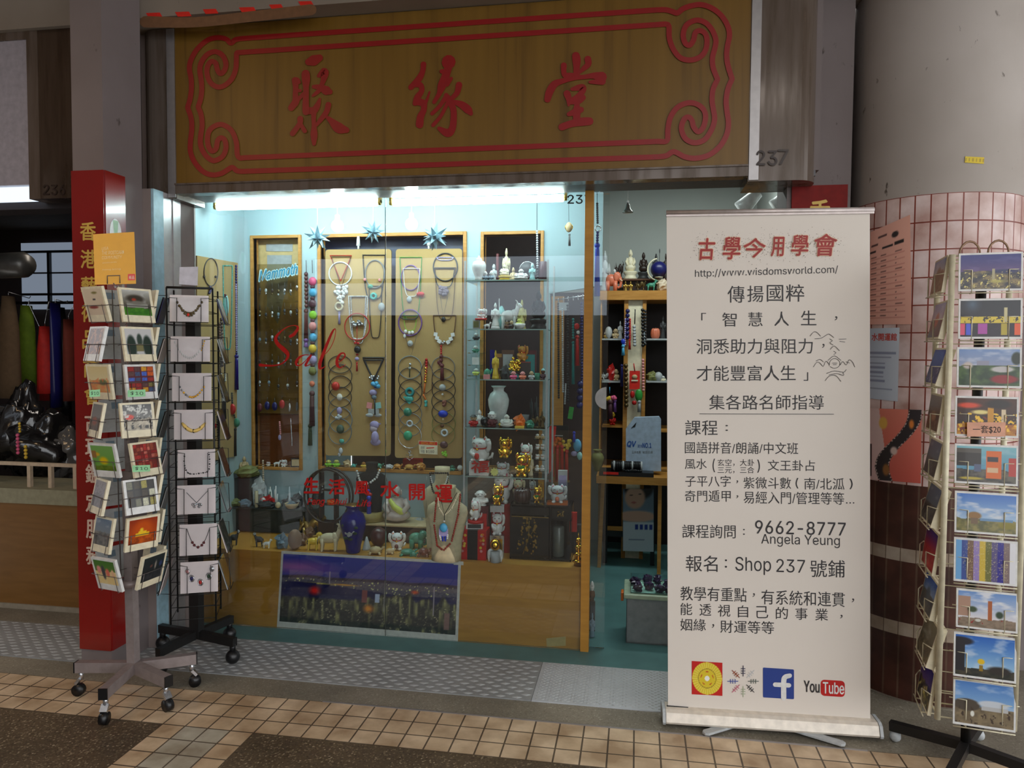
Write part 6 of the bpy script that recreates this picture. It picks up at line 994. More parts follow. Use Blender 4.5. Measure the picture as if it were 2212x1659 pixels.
# ================================================================= FIGURINES
def k_cat(w, h, c, bib=None, collar='red', inner='rose', eyes=1, belly=None, arm='r', two=0, turn=0):
    B = MB(); B.ell((0, 0, .3), (.33, .28, .31), n=16, k=11); B.ell((0, -.05, .70), (.29, .26, .225), n=16, k=11); B.ell((0, -.2, .645), (.13, .1, .075), n=10)
    for s in (-1, 1): B.ell((s*.17, -.24, .075), (.1, .13, .075), n=10); B.tube([(s*.2, -.02, .80), (s*.215, -.01, .90), (s*.2, 0, 1.0)], [.12, .075, .012], 0, 8)
    for s, upw in ((1, arm == 'r' or two), (-1, arm == 'l' or two)):
        if upw: B.tube([(s*.26, -.02, .42), (s*.37, -.07, .55), (s*.39, -.1, .7), (s*.37, -.12, .82)], [.09, .085, .08, .085], 0, 9); B.ell((s*.365, -.13, .84), .085, n=9)
        else: B.tube([(s*.27, -.05, .42), (s*.25, -.22, .34), (s*.13, -.3, .3)], [.09, .08, .075], 0, 9); B.ell((s*.12, -.3, .3), .08, n=9)
    B.tube([(.2, .2, .1), (.36, .2, .2), (.4, .18, .34)], [.06, .055, .04], 0, 7)
    P_ = [('body', B, [c])]
    for s in (-1, 1): q = MB(); q.tube([(s*.2, -.055, .83), (s*.212, -.045, .9), (s*.203, -.03, .965)], [.07, .045, .006], 0, 7); P_.append(('ear', q, [inner]))
    q = MB(); q.torus((0, -.01, .525), .225, .03, 0, 20, 6, 'z'); P_.append(('collar', q, [collar])); q = MB(); q.ell((0, -.265, .5), .05, n=10); P_.append(('bell', q, ['gold']))
    q = MB()
    for s in (-1, 1): q.tube([(s*.17, -.262, .72), (s*.12, -.295, .755), (s*.07, -.295, .725)], .012, 0, 5)
    q.ell((0, -.295, .67), (.03, .02, .02), 1, 8, 5); q.ell((0, -.285, .625), (.04, .02, .025), 1, 8, 5); P_.append(('face', q, ['charcoal', 'scarlet']))
    if bib: q = MB(); q.ell((0, -.19, .42), (.18, .12, .1), n=12); P_.append(('bib', q, [bib]))
    if belly: q = MB(); q.ell((0, -.3, .24), (.1, .06, .13), n=12); P_.append(('coin', q, [belly]))
    for _, m, _ in P_: m.scale(h, min(w/.82, h*1.35))
    return P_
def k_buddha(w, h, c, base=None, robe=None):
    B = MB(); B.ell((0, -.02, .18), (.46, .34, .18), n=16, k=9); B.ell((0, .05, .42), (.3, .25, .27), n=16, k=10); B.ell((0, -.1, .36), (.24, .2, .17), n=14); B.ell((0, -.02, .8), (.15, .15, .17), n=14, k=10); B.ell((0, .02, .93), (.07, .07, .06), n=10)
    B.tube([(0, 0, .6), (0, 0, .7)], .1, 0, 10)
    for s in (-1, 1): B.tube([(s*.25, .02, .55), (s*.36, -.08, .4), (s*.22, -.28, .28)], [.11, .1, .07], 0, 9); B.ell((s*.15, -.01, .78), (.025, .04, .08), n=7)
    B.ell((0, -.17, .77), (.02, .025, .03), n=6); z0 = .0
    P_ = [('body', B, [c])]
    if robe: q = MB(); q.tube([(-.2, -.12, .6), (-.05, -.28, .45), (.16, -.24, .3), (.3, -.1, .2)], [.06, .09, .1, .1], 0, 8); P_.append(('robe', q, [robe]))
    q = MB(); q.tube([(-.06, -.155, .735), (0, -.165, .725), (.06, -.155, .735)], .008, 0, 4)
    for s in (-1, 1): q.ell((s*.055, -.145, .82), (.02, .008, .007), 0, 6, 4)
    P_.append(('face', q, ['darkbrown']))
    if base:
        for _, m, _ in P_: m.xf(Matrix.Translation((0, 0, .28)) @ Matrix.Scale(.78, 4))
        q = MB(); q.lathe([(.42, 0), (.46, .05), (.36, .12), (.36, .16), (.46, .24), (.44, .29)], n=20, sy=.8); P_.append(('pedestal', q, [base]))
    for _, m, _ in P_: m.scale(h, w/.96)
    return P_
def k_stand(w, h, c, halo=None, base=None, head=None, hold=None):
    B = MB(); B.lathe([(.34, 0), (.36, .05), (.26, .2), (.24, .38), (.28, .52), (.3, .62), (.2, .7), (.09, .745), (.09, .77)], n=14, sy=.75); B.ell((0, -.01, .85), (.125, .12, .1), n=12, k=8); B.ell((0, .03, .94), (.08, .08, .06), n=9)
    for s in (-1, 1): B.tube([(s*.26, 0, .64), (s*.33, -.05, .5), (s*.1, -.22, .5)], [.1, .1, .06], 0, 8); B.tube([(s*.3, -.02, .5), (s*.32, -.02, .3)], [.09, .05], 0, 7)
    B.ell((0, -.125, .84), (.018, .02, .02), n=6); P_ = [('body', B, [c])]
    if halo: q = MB(); q.tube([(0, .11, .86), (0, .14, .86)], .2, 0, 18); P_.append(('halo', q, [halo]))
    if base: q = MB(); q.lathe([(.4, -.12), (.44, -.08), (.36, -.04), (.4, 0)], n=16, sy=.85); P_.append(('pedestal', q, [base]))
    if hold: q = MB(); q.tube([(.34, -.12, .05), (.34, -.12, 1.05)], .025, 0, 6); q.ell((.34, -.12, 1.08), (.05, .03, .1), n=7); P_.append(('staff', q, [hold]))
    if base:
        for _, m, _ in P_: m.xf(Matrix.Scale(1/1.12, 4) @ Matrix.Translation((0, 0, .12)))
    for _, m, _ in P_: m.scale(h, w/.84)
    return P_
def k_mini(w, h, c, c2='white', hat=None):
    B = MB(); B.ell((0, 0, .28), (.38, .33, .28), n=12, k=8)
    for s in (-1, 1): B.tube([(s*.3, -.05, .42), (s*.36, -.2, .3), (s*.15, -.32, .28)], [.12, .11, .08], 0, 7); B.ell((s*.18, -.2, .07), (.16, .18, .07), n=8)
    H = MB(); H.ell((0, -.03, .72), (.27, .25, .25), n=12, k=8); H.ell((0, -.27, .69), (.05, .04, .04), n=6)
    for s in (-1, 1): H.ell((s*.27, -.02, .7), (.05, .06, .08), n=6)
    f = MB()
    for s in (-1, 1): f.ell((s*.1, -.262, .75), (.03, .012, .035), n=6)
    f.tube([(-.07, -.265, .62), (0, -.27, .605), (.07, -.265, .62)], .012, 0, 4)
    P_ = [('body', B, [c]), ('head', H, [c2]), ('face', f, ['charcoal'])]
    if hat: q = MB(); q.lathe([(.34, .82), (.34, .85), (.22, .88), (.2, .98), (.08, 1.02)], n=14); P_.append(('hat', q, [hat]))
    for _, m, _ in P_: m.scale(h, w/.84)
    return P_
def k_lathe(prof, name='body', n=20): return lambda w, h, c, **k: [(name, MB().lathe([(r*w/2, z*h) for r, z in prof], n=n), [c])]
k_vase = k_lathe([(.5, 0), (.55, .03), (.6, .15), (.95, .5), (1, .65), (.8, .8), (.5, .87), (.5, .94), (.72, 1.0), (.62, .995), (.4, .9)])
k_jar = k_lathe([(.5, 0), (.62, .02), (.5, .08), (.62, .2), (.98, .48), (1, .62), (.8, .75), (.42, .8), (.5, .83), (.3, .9), (.12, .93), (.16, .97), (.06, 1)])
k_ball = lambda w, h, c, **k: [('body', MB().ell((0, 0, h/2), (w/2, w/2, h/2), 0, 16, 10), [c])]
def k_rock(w, h, c, seed=1, d=.5, n=12): return [('body', MB().ell((0, 0, h*.45), (w/2, w*.4, h*.55), 0, n, n*2//3, None, d, seed), [c])]
def k_quad(w, h, c, horn=None, tail=.2, leg=None, head=None, thick=.2, dirn=1, spots=None):
    B = MB(); B.ell((0, 0, .5), (.42, thick, .2), n=14, k=9); B.ell((.26, 0, .52), (.2, thick*.95, .21), n=12)
    for x in (-.3, .28):
        for y in (-1, 1): B.tube([(x, y*thick*.55, .5), (x+.02, y*thick*.6, .25), (x-.01, y*thick*.6, .04), (x+.01, y*thick*.6, 0)], [.1, .07, .055, .065], 0, 8)
    B.tube([(.33, 0, .56), (.43, 0, .72), (.47, 0, .84)], [.15, .11, .1], 0, 10); B.ell((.5, 0, .86), (.15, .1, .1), n=12); B.ell((.62, 0, .83), (.08, .065, .06), n=9)
    for s in (-1, 1): B.ell((.44, s*.11, .93), (.04, .05, .07), n=7)
    B.tube([(-.41, 0, .55), (-.48, 0, .48), (-.5, 0, .36)], [.05, .035, .015], 0, 6); P_ = [('body', B, [c])]
    if horn:
        for s in (-1, 1): q = MB(); q.tube([(.47, s*.05, .93), (.42, s*.08, 1.02), (.33, s*.1, 1.06)], [.03, .022, .006], 0, 6); P_.append(('horn', q, [horn]))
    q = MB()
    for s in (-1, 1): q.ell((.57, s*.085, .89), .018, n=6)
    P_.append(('eye', q, ['black']))
    if head: q = MB(); q.ell((.5, 0, .87), (.165, .115, .115), n=12); P_.append(('head', q, [head]))
    if spots:
        q = MB()
        for k in range(10): a = k*2.4; q.ell((.36*math.cos(a*1.3), -thick*.86, .5+.1*math.sin(a)), (.035, .04, .05), n=5)
        P_.append(('stripes', q, [spots]))
    for _, m, _ in P_: m.scale(h, w/1.15); m.xf(Matrix.Rotation(0 if dirn > 0 else PI, 4, 'Z'))
    return P_
def k_turtle(w, h, c, shell=None):
    B = MB(); B.ell((0, 0, .45), (.36, .3, .4), n=14, k=9)
    for x in (-.24, .22):
        for y in (-1, 1): B.tube([(x, y*.2, .3), (x*1.4, y*.32, .05)], [.09, .08], 0, 7)
    B.tube([(.3, 0, .4), (.44, 0, .65)], [.1, .09], 0, 8); B.ell((.47, 0, .72), (.1, .08, .14), n=9); B.tube([(-.34, 0, .3), (-.48, 0, .2)], [.05, .01], 0, 6); P_ = [('body', B, [c])]
    q = MB()
    for k in range(7): a = k*PI/3; r = 0 if k == 6 else .2; q.ell((r*math.cos(a), r*.85*math.sin(a), .78-(.12 if r else 0)), (.1, .09, .1), n=6)
    P_.append(('shell_plates', q, [shell or c]))
    for _, m, _ in P_: m.scale(h, w)
    return P_
def k_elephant(w, h, c):
    B = MB(); B.ell((-.08, 0, .55), (.38, .27, .3), n=14, k=10); B.ell((.28, 0, .72), (.22, .2, .24), n=14, k=10)
    for x in (-.28, .16):
        for y in (-1, 1): B.tube([(x, y*.15, .5), (x, y*.16, 0)], [.14, .11], 0, 9)
    B.tube([(.42, 0, .68), (.5, 0, .45), (.47, 0, .25), (.34, 0, .18), (.24, 0, .26), (.28, 0, .36)], [.11, .09, .07, .06, .05, .045], 0, 9)
    for s in (-1, 1): B.ell((.2, s*.24, .7), (.15, .04, .22), n=10)
    P_ = [('body', B, [c])]
    for s in (-1, 1): q = MB(); q.tube([(.42, s*.1, .6), (.54, s*.13, .5), (.6, s*.12, .54)], [.035, .025, .006], 0, 6); P_.append(('tusk', q, ['ivory']))
    for _, m, _ in P_: m.scale(h, w/1.1)
    return P_
def k_box(w, h, c, d=None, front=None, lid=None):
    d = d or w*.6; B = MB(); B.box(-w/2, w/2, -d/2, d/2, 0, h); P_ = [('body', B, [c])]
    if front: q = MB(); q.box(-w*.4, w*.4, -d/2-.0012, -d/2, h*.15, h*.85); P_.append(('front_print', q, [front]))
    if lid: q = MB(); q.box(-w*.51, w*.51, -d*.51, d*.51, h*.97, h*1.0); P_.append(('lid', q, [lid]))
    return P_
def k_disc(w, h, c, base='red'):
    B = MB(); B.tube([(0, -.006, h*.58), (0, .006, h*.58)], w/2*.95, 0, 28); r = MB(); r.torus((0, 0, h*.58), w/2*.95, w*.03, 0, 28); q = MB(); q.lathe([(w*.4, 0), (w*.42, h*.03), (w*.25, h*.08), (w*.12, h*.13)], n=16, sy=.5)
    for s in (-1, 1): q.tube([(s*w*.2, 0, h*.06), (s*w*.4, 0, h*.3)], w*.03)
    return [('disc', B, [c]), ('rim', r, ['silver']), ('stand', q, [base])]
def k_tree(w, h, c, base='teal'):
    B = MB(); rr_ = random.Random(4)
    for k in range(34): a = rr_.random()*6.28; r = rr_.random()**.5*.42; B.ell((r*math.cos(a)*w, r*.6*math.sin(a)*w, h*(.35+.6*rr_.random()*(1-r))), h*.075, 0, 6, 4)
    B.tube([(0, 0, h*.1), (0, 0, h*.6)], w*.06); q = MB(); q.lathe([(w*.3, 0), (w*.34, h*.08), (w*.2, h*.2)], n=12); return [('ingots', B, [c]), ('base', q, [base])]
def k_pumpkin(w, h, c):
    B = MB()
    for k in range(10): a = k*PI/5; B.ell((math.cos(a)*w*.24, math.sin(a)*w*.24, h*.47), (w*.23, w*.23, h*.47), 0, 10, 8)
    q = MB(); q.tube([(0, 0, h*.86), (w*.02, 0, h)], w*.04); return [('body', B, [c]), ('stem', q, ['darkbrown'])]
def k_pagoda(w, h, c):
    B = MB(); z = 0
    for k in range(4): r = w/2*(1-.17*k); B.lathe([(r*.75, z*h), (r*.7, (z+.12)*h), (r*1.05, (z+.13)*h), (r*.6, (z+.21)*h)], n=10); z += .21; B.ell((r*.5, -r*.5, (z-.12)*h), w*.1, 0, 7, 5); B.ell((-r*.5, -r*.5, (z-.1)*h), w*.09, 0, 7, 5)
    B.tube([(0, 0, z*h), (0, 0, h)], [w*.08, .001], 0, 7); return [('body', B, [c])]
def k_tooth(w, h, c):
    B = MB(); B.ell((0, 0, h*.66), (w*.47, w*.4, h*.34), n=12)
    for s in (-1, 1): B.tube([(s*w*.24, 0, h*.6), (s*w*.27, 0, h*.3), (s*w*.2, 0, 0)], [w*.22, w*.17, w*.09], 0, 9)
    return [('body', B, [c])]
def k_dragon(w, h, c):
    B = MB(); pts = [(-.45, 0, .25), (-.3, .05, .6), (-.1, 0, .35), (.1, -.05, .7), (.28, 0, .4), (.36, -.05, .75), (.46, -.06, .8)]; B.tube([tuple(p) for p in resamp(pts, 4)], [.05+.09*math.sin(PI*min(1, i/20)) for i in range(25)], 0, 8)
    for x in (-.3, .2):
        for s in (-1, 1): B.tube([(x, s*.08, .4), (x+.05, s*.16, .1), (x+.12, s*.16, 0)], [.06, .05, .05], 0, 6)
    for k in range(7): B.tube([(-.4+k*.12, 0, .5+.15*math.sin(k*1.7)), (-.44+k*.12, 0, .75+.15*math.sin(k*1.7))], [.05, .005], 0, 5)
    B.tube([(.42, 0, .82), (.3, .05, 1)], [.03, .005], 0, 5); B.lathe([(.5, 0), (.5, .08), (.4, .1)], n=14, sy=.4)
    return [('body', B.scale(h, w), [c])]
def k_shrub(w, h, c, seed=1, n=9):
    B = MB(); r_ = random.Random(seed)
    for k in range(n): x, y = r_.uniform(-.4, .4)*w, r_.uniform(-.3, .3)*w; B.tube([(x*.6, y*.6, 0), (x, y, h*r_.uniform(.6, 1))], [w*.11, w*.03], 0, 6)
    return [('body', B, [c])]
def k_bowl(w, h, c): return [('body', MB().lathe([(w*.25, 0), (w*.3, h*.06), (w*.45, h*.5), (w*.5, h), (w*.46, h), (w*.4, h*.5), (w*.2, h*.15)], n=20), [c])]
def k_stars(w, h, c): B = MB(); B.prism([(w/2*(1 if k % 2 else .72)*math.cos(k*PI/9), 0, h/2+h/2*(1 if k % 2 else .72)*math.sin(k*PI/9)) for k in range(18)], (0, .002, 0)); return [('card', B, [c])]
KIND = dict(cat=k_cat, buddha=k_buddha, stand=k_stand, mini=k_mini, vase=k_vase, jar=k_jar, ball=k_ball, rock=k_rock, quad=k_quad, turtle=k_turtle, elephant=k_elephant, box=k_box, disc=k_disc, tree=k_tree, pumpkin=k_pumpkin, pagoda=k_pagoda, tooth=k_tooth, dragon=k_dragon, shrub=k_shrub, bowl=k_bowl, star=k_stars,
  bar=k_lathe([(.9, 0), (1, .02), (1, .97), (.8, 1)], 'body', 6), round=k_lathe([(.9, 0), (1, .03), (1, .96), (.8, 1)], 'body', 18), cone=k_lathe([(1, 0), (.9, .1), (.5, .6), (.15, 1)]), lily=k_lathe([(.3, 0), (.5, .2), (1, .55), (.6, .8), (.2, 1)]))
def put(kind, cx, w, h, at, c, name, label, cat, group=None, rz=0., raised=0, **k):
    """at = ('s', z of the surface, depth y) or ('f', px of the foot, z of the surface)"""
    if at[0] == 's': Y, z = at[2], at[1]; p = aty(cx, 700, Y); p.z = z
    else: p = Vector(atz(cx, at[1], at[2]))
    s = mpp(p); parts = KIND[kind](w*s, h*s, c, **k)
    p.z += raised+.0004; rz += math.atan2(p.x-CAM.x, p.y-CAM.y)*-.6
    if len(parts) == 1: o = parts[0][1].build(name, parts[0][2], world=False); o.location = p; o.rotation_euler = (0, 0, rz); tag(o, label, cat, group); return o
    S = thing(name, label, cat, p, group, rz)
    for nm, b, ms in parts: b.build(nm, ms, S, world=False)
    return S
# ----------------------------------------------------------------- glass shelves in front of the third opening
SZ = [1.916, 1.653, 1.381, 1.118, .852]; F, Mi, Bk = 3.97, 4.06, 4.17
sx0, sx1 = aty(1012, 700, 4.0).x, aty(1184, 700, 4.0).x
S = thing('shelf_unit', 'open glass shelf unit with steel edges before the right oak opening', 'shelf', ((sx0+sx1)/2, 4.08, ZL))
for z in SZ:
    b = MB(); b.box(sx0, sx1, 3.92, 4.235, z-.006, z); o = b.build('shelf', M_glass2, S); b = MB(); b.box(sx0, sx1, 3.918, 3.9198, z-.006, z); b.build('front_edge', mat('glass_edge', (150, 176, 170), .3), o)
for x, y in ((sx0-.004, 3.93), (sx1+.004, 3.93), (sx0-.004, 4.23), (sx1+.004, 4.23)): b = MB(); b.box(x-.005, x+.005, y-.005, y+.005, ZL, 2.02); b.build('upright', 'palegrey', S)
b = MB(); b.box(sx0, sx1, 4.0, 4.23, ZL, .84); b.build('base', mat('shelf_base', (60, 52, 48), .5), S)
G = ['figurines on the top glass shelf', 'figurines on the second glass shelf', 'figurines on the third glass shelf', 'figurines on the fourth glass shelf', 'cats on the lowest glass shelf', 'cats stacked below the glass shelves']
for r in [
 ('jar', 1034, 31, 54, 0, F, 'white', 'porcelain_jar', 'round white porcelain jar with domed lid, left end of the top glass shelf', 'jar'),
 ('mini', 1048, 12, 21, 0, F, 'greyblue', 'figurine', 'left of two small grey blue figures beside the white jar', 'figurine'), ('mini', 1061, 12, 22, 0, F+.01, 'greyblue', 'figurine', 'right of two small grey blue figures beside the white jar', 'figurine'),
 ('stand', 1066, 15, 37, 0, Mi, 'palegrey', 'figurine', 'pale standing figure with a round halo behind the grey blue pair', 'figurine', dict(halo='palegrey')), ('bar', 1074, 6, 62, 0, Mi+.03, 'maroon', 'candle', 'slim dark red candle on the top glass shelf', 'candle'),
 ('stand', 1093, 21, 77, 0, Bk, 'ivory', 'statue', 'tall ivory standing robed lady, tallest on the top glass shelf', 'statue', dict(base='beige')), ('buddha', 1089, 28, 33, 0, F, 'cream', 'statue', 'yellowish seated Buddha in front of the tall ivory lady', 'statue', dict(base='yellow')), ('buddha', 1108, 17, 32, 0, Mi, 'beige', 'statue', 'small beige seated Buddha behind the yellowish one', 'statue'),
 ('lily', 1116, 16, 12, 0, Bk, 'beige', 'lotus', 'beige lotus blossom ornament at the back of the top shelf', 'ornament'), ('disc', 1138, 34, 48, 0, Mi+.02, 'charcoal', 'agate_disc', 'dark round agate disc in a rim on a red stand', 'ornament'),
 ('buddha', 1125, 32, 25, 0, F, 'white', 'statue', 'plump white seated Buddha at the front of the top shelf', 'statue'), ('stand', 1149, 16, 36, 0, F+.01, 'paleaqua', 'figurine', 'pale blue standing figure with a halo, right of the white Buddha', 'figurine', dict(halo='palegrey')), ('bar', 1173, 18, 40, 0, F, 'plum', 'carved_box', 'dull red carved tower at the right end of the top shelf', 'box')]+[
 ('box', 1029, 15, 20, 1, F, 'palegrey', 'gift_box', 'small grey printed box under the cat on a red plate', 'box', dict(front='olive')), ('quad', 1052, 17, 16, 1, F-.01, 'white', 'duck_figurine', 'small white bird figurine beside the grey box', 'figurine', dict(thick=.16)),
 ('stand', 1070, 23, 57, 1, F, 'white', 'statue', 'white warrior statue with a wide hat on the second shelf', 'statue', dict(base='white', hold='white')), ('lily', 1083, 24, 52, 1, Bk, 'paleaqua', 'glass_fan', 'translucent pale fan behind the white warrior', 'ornament'), ('quad', 1099, 48, 60, 1, Mi, 'white', 'ox_statue', 'large white ox statue in the middle of the second shelf', 'statue', dict(horn='white', thick=.28)),
 ('mini', 1095, 11, 19, 1, F-.02, 'brown', 'doll', 'left doll of a pair before the white ox', 'doll', dict(c2='beige', hat='darkbrown')), ('mini', 1105, 11, 19, 1, F-.02, 'darkbrown', 'doll', 'right doll of a pair before the white ox', 'doll', dict(c2='beige')),
 ('stand', 1127, 22, 66, 1, Bk, mat('pale_gold', (206, 190, 120), .3), 'statue', 'pale yellow standing statue behind the chick in a cup', 'statue'), ('bowl', 1123, 25, 12, 1, F, 'white', 'cup', 'shallow white cup holding a yellow chick', 'cup'), ('buddha', 1163, 42, 80, 1, Mi, 'black', 'statue', 'large black seated statue on a stepped pedestal, second shelf right', 'statue', dict(base='black'))]+[
 ('box', 1081, 15, 52, 2, Bk, 'amber', 'gift_box', 'amber printed box at the back of the third shelf', 'box', dict(front='brown')), ('box', 1098, 26, 60, 2, Bk-.01, 'brown', 'gift_box', 'brown box tower with printed rows at the back of the third shelf', 'box', dict(front='palegrey')), ('box', 1064, 10, 60, 2, Bk, 'cobalt', 'gift_box', 'narrow blue box at the back left of the third shelf', 'box'), ('box', 1146, 26, 60, 2, Bk, 'maroon', 'gift_box', 'dark red box at the back right of the third shelf', 'box', dict(front='teal')),
 ('stand', 1071, 18, 62, 2, F, 'yellow', 'statue', 'tall yellow standing statue at the front of the third shelf', 'statue', dict(base='yellow')), ('turtle', 1053, 21, 26, 2, F, 'jade', 'figurine', 'dark green crouching beast with a pink box before it', 'figurine'), ('box', 1052, 14, 10, 2, F-.04, 'pink', 'gift_box', 'small pinkish box before the green beast', 'box'), ('rock', 1091, 21, 28, 2, F, 'darkrock', 'rock', 'dark glittering mineral lump beside the yellow statue', 'rock'),
 ('tree', 1113, 30, 52, 2, Mi, 'gold', 'ingot_tree', 'gold heap of ingots on a turquoise base', 'ornament'), ('mini', 1110, 15, 18, 2, F-.02, 'rose', 'figurine', 'first from the left of three pink seated figures', 'figurine', dict(c2='pink')), ('mini', 1130, 15, 18, 2, F-.02, 'coral', 'figurine', 'second from the left of three pink seated figures', 'figurine', dict(c2='pink')), ('mini', 1149, 13, 19, 2, F-.02, 'palegrey', 'figurine', 'third from the left of three pink seated figures, in a pale robe', 'figurine', dict(c2='beige')),
 ('mini', 1174, 12, 24, 2, F, 'plum', 'figurine', 'dark figure in a pale hat at the right end of the third shelf', 'figurine', dict(c2='brown', hat='paleaqua')), ('bar', 1162, 12, 14, 2, F, 'jade', 'figurine', 'dull green stub beside the dark figure in a pale hat', 'figurine'), ('box', 1136, 22, 36, 2, Mi+.03, 'darkbrown', 'gift_box', 'dark box carrying the golden cat on a red cushion', 'box', dict(lid='red'))]+[
 ('vase', 1078, 46, 84, 3, Mi+.03, mat('porcelain', (206, 212, 210), .2), 'vase', 'big white vase painted with a landscape on the fourth shelf', 'vase'), ('mini', 1024, 20, 25, 3, F, 'red', 'figurine', 'two-seat toy cart with little dolls, left end of the fourth shelf', 'figurine', dict(c2='beige', hat='charcoal')), ('buddha', 1037, 22, 36, 3, F+.03, 'white', 'figurine', 'white bearded old man figure on the fourth shelf', 'figurine'), ('ball', 1048, 18, 22, 3, F-.01, 'black', 'daruma', 'round black doll beside the white old man', 'figurine'),
 ('mini', 1064, 24, 33, 3, F, 'maroon', 'figurine', 'round red doll in a white hat on the fourth shelf', 'figurine', dict(c2='white', hat='white')), ('buddha', 1096, 32, 28, 3, F, 'matte_white', 'statue', 'pale laughing Buddha in the middle of the fourth shelf', 'statue'), ('mini', 1083, 9, 12, 3, F+.05, 'gold', 'figurine', 'tiny gold figure behind the pale laughing Buddha', 'figurine', dict(c2='gold')), ('rock', 1124, 24, 26, 3, F, 'orange', 'figurine', 'bright many-coloured lion head on a yellow label', 'figurine', dict(d=.7)), ('box', 1124, 20, 5, 3, F-.045, 'yellow', 'label_block', 'yellow label block before the bright lion head', 'label'),
 ('rock', 1146, 20, 16, 3, F, 'jade', 'rock', 'dull jade lump on the fourth shelf', 'rock'), ('dragon', 1160, 22, 30, 3, F+.01, 'bronze', 'figurine', 'bronze coiled dragon on the fourth shelf', 'figurine'), ('stand', 1173, 14, 36, 3, F+.02, 'bronze', 'figurine', 'bronze standing figure at the right end of the fourth shelf', 'figurine'), ('bowl', 1136, 18, 20, 3, Bk, 'grey', 'bowl', 'grey bowl at the back of the fourth shelf', 'bowl'), ('shrub', 1156, 26, 62, 3, Bk, 'darkrock', 'crystal_cluster', 'dark sparkling cluster at the back of the fourth shelf', 'rock')]+[
 ('box', 1037, 42, 28, 4, F, 'white', 'cat_stand', 'white stand with a red lucky character under the big white cat', 'stand'), ('box', 1086, 42, 38, 4, F, M_clear, 'clear_box', 'clear box with a white cat inside, under the gold cat', 'box'), ('cat', 1086, 30, 30, 4, F, 'white', 'maneki_neko', 'white cat inside the clear box with a star price tag', 'beckoning cat'), ('star', 1070, 19, 20, 4, F-.05, 'lemon', 'price_star', 'yellow star price tag before the boxed white cat', 'price tag'),
 ('cat', 1129, 36, 53, 4, F-.02, 'gold', 'maneki_neko', 'shiny gold cat with a green bib, front of the lowest shelf', 'beckoning cat', dict(bib='green', inner='red')), ('cat', 1137, 28, 42, 4, Mi+.02, 'white', 'maneki_neko', 'white cat with a red collar behind the gold cat with a bib', 'beckoning cat', dict(raised=.06)), ('box', 1137, 24, 30, 4, Mi+.03, 'charcoal', 'riser', 'dark block lifting the white cat behind the gold one', 'stand'), ('stand', 1149, 13, 52, 4, F+.02, 'ivory', 'figurine', 'slim ivory figure right of the gold cat with a bib', 'figurine')]:
    kind, cx_, w_, h_, si, Y, c, nm, lb, ct, *kw = r; put(kind, cx_, w_, h_, ('s', SZ[si], Y), c, nm, lb, ct, G[si], **(kw[0] if kw else {}))
hh = lambda px, Y: px*mpp(aty(1100, 700, Y))
put('cat', 1040, 22, 24, ('s', SZ[1]+hh(21, F), F), 'white', 'maneki_neko', 'small white cat on a red plate, second glass shelf left', 'beckoning cat', G[1]); put('round', 1039, 26, 4, ('s', SZ[1]+hh(20, F)-.002, F-.002), 'red', 'plate', 'red plate under the small white cat, second shelf', 'plate', G[1])
put('mini', 1122, 14, 16, ('s', SZ[1]+hh(7, F), F), 'lemon', 'chick', 'yellow chick sitting in a white cup', 'figurine', G[1], c2='lemon'); put('cat', 1128, 25, 36, ('s', SZ[2]+hh(37, Mi+.03), Mi+.03), 'amber', 'maneki_neko', 'glossy amber cat on a red cushion, third shelf', 'beckoning cat', G[2])
put('cat', 1039, 50, 56, ('s', SZ[4]+hh(29, F), F), 'white', 'maneki_neko', 'big white cat with red ears on the lucky character stand', 'beckoning cat', G[4], belly='red', rz=-.35, inner='red'); put('cat', 1091, 31, 46, ('s', SZ[4]+hh(39, F), F), 'gold', 'maneki_neko', 'shiny gold cat standing on the clear cat box', 'beckoning cat', G[4], inner='gold', collar='gold', arm='r')
b = MB(); fs = lambda x, y: aty(x, y, 3.896); lettering(b, '福', (1018, 1056, 995, 1021), fs, 0, .03); tag(b.build('lucky_character', 'red', loc=fs(1037, 1008)), 'red lucky character on the white stand of the big cat', 'lettering')
# vase painting
b = MB(); fv = lambda x, y: aty(x, y, 4.0); 
# small white minis on little clear side shelves
S = thing('side_shelf', 'narrow clear rack of tiny ornaments left of the glass shelves', 'shelf', aty(1028, 760, 4.1)); zs_ = []
for y in (735, 762, 788, 811): p = aty(1028, y, 4.1); zs_.append(p.z); b = MB(); b.box(p.x-.04, p.x+.03, 4.07, 4.26, p.z-.004, p.z); b.build('shelf', M_glass2, S)
for (cx_, c, k, lb), z in zip(((1029, 'charcoal', 'mini', 'dark tiny pair of owls on the top side shelf'), (1028, 'jade', 'mini', 'green tiny figure on the second side shelf'), (1028, 'white', 'box', 'tiny white picture block on the third side shelf'), (1029, 'lemon', 'mini', 'yellow tiny figure on the lowest side shelf')), zs_): put(k, cx_, 15, 16, ('s', z, 4.1), c, 'tiny_ornament', lb, 'ornament', 'tiny ornaments on the side rack')
S = thing('side_shelf', 'clear rack of tiny white ornaments at the right of the lowest shelf', 'shelf', aty(1168, 980, 4.0)); k = 0
for y in (948, 970, 992, 1017):
    p = aty(1168, y, 4.0); b = MB(); b.box(p.x-.035, p.x+.035, 3.97, 4.06, p.z-.003, p.z); b.build('shelf', M_glass2, S)
    for x, wd in ((1163, 'left'), (1174, 'right')): put('cat' if k % 3 else 'mini', x, 10, 11 if y < 1000 else 13, ('s', p.z, 4.0), 'white' if y > 950 else 'beige', 'tiny_ornament', 'tiny pale cat, %s of the pair on the %s row right of the gold cat' % (wd, ('top', 'second', 'third', 'lowest')[k]), 'ornament', 'tiny cats on the right rack')
    k += 1
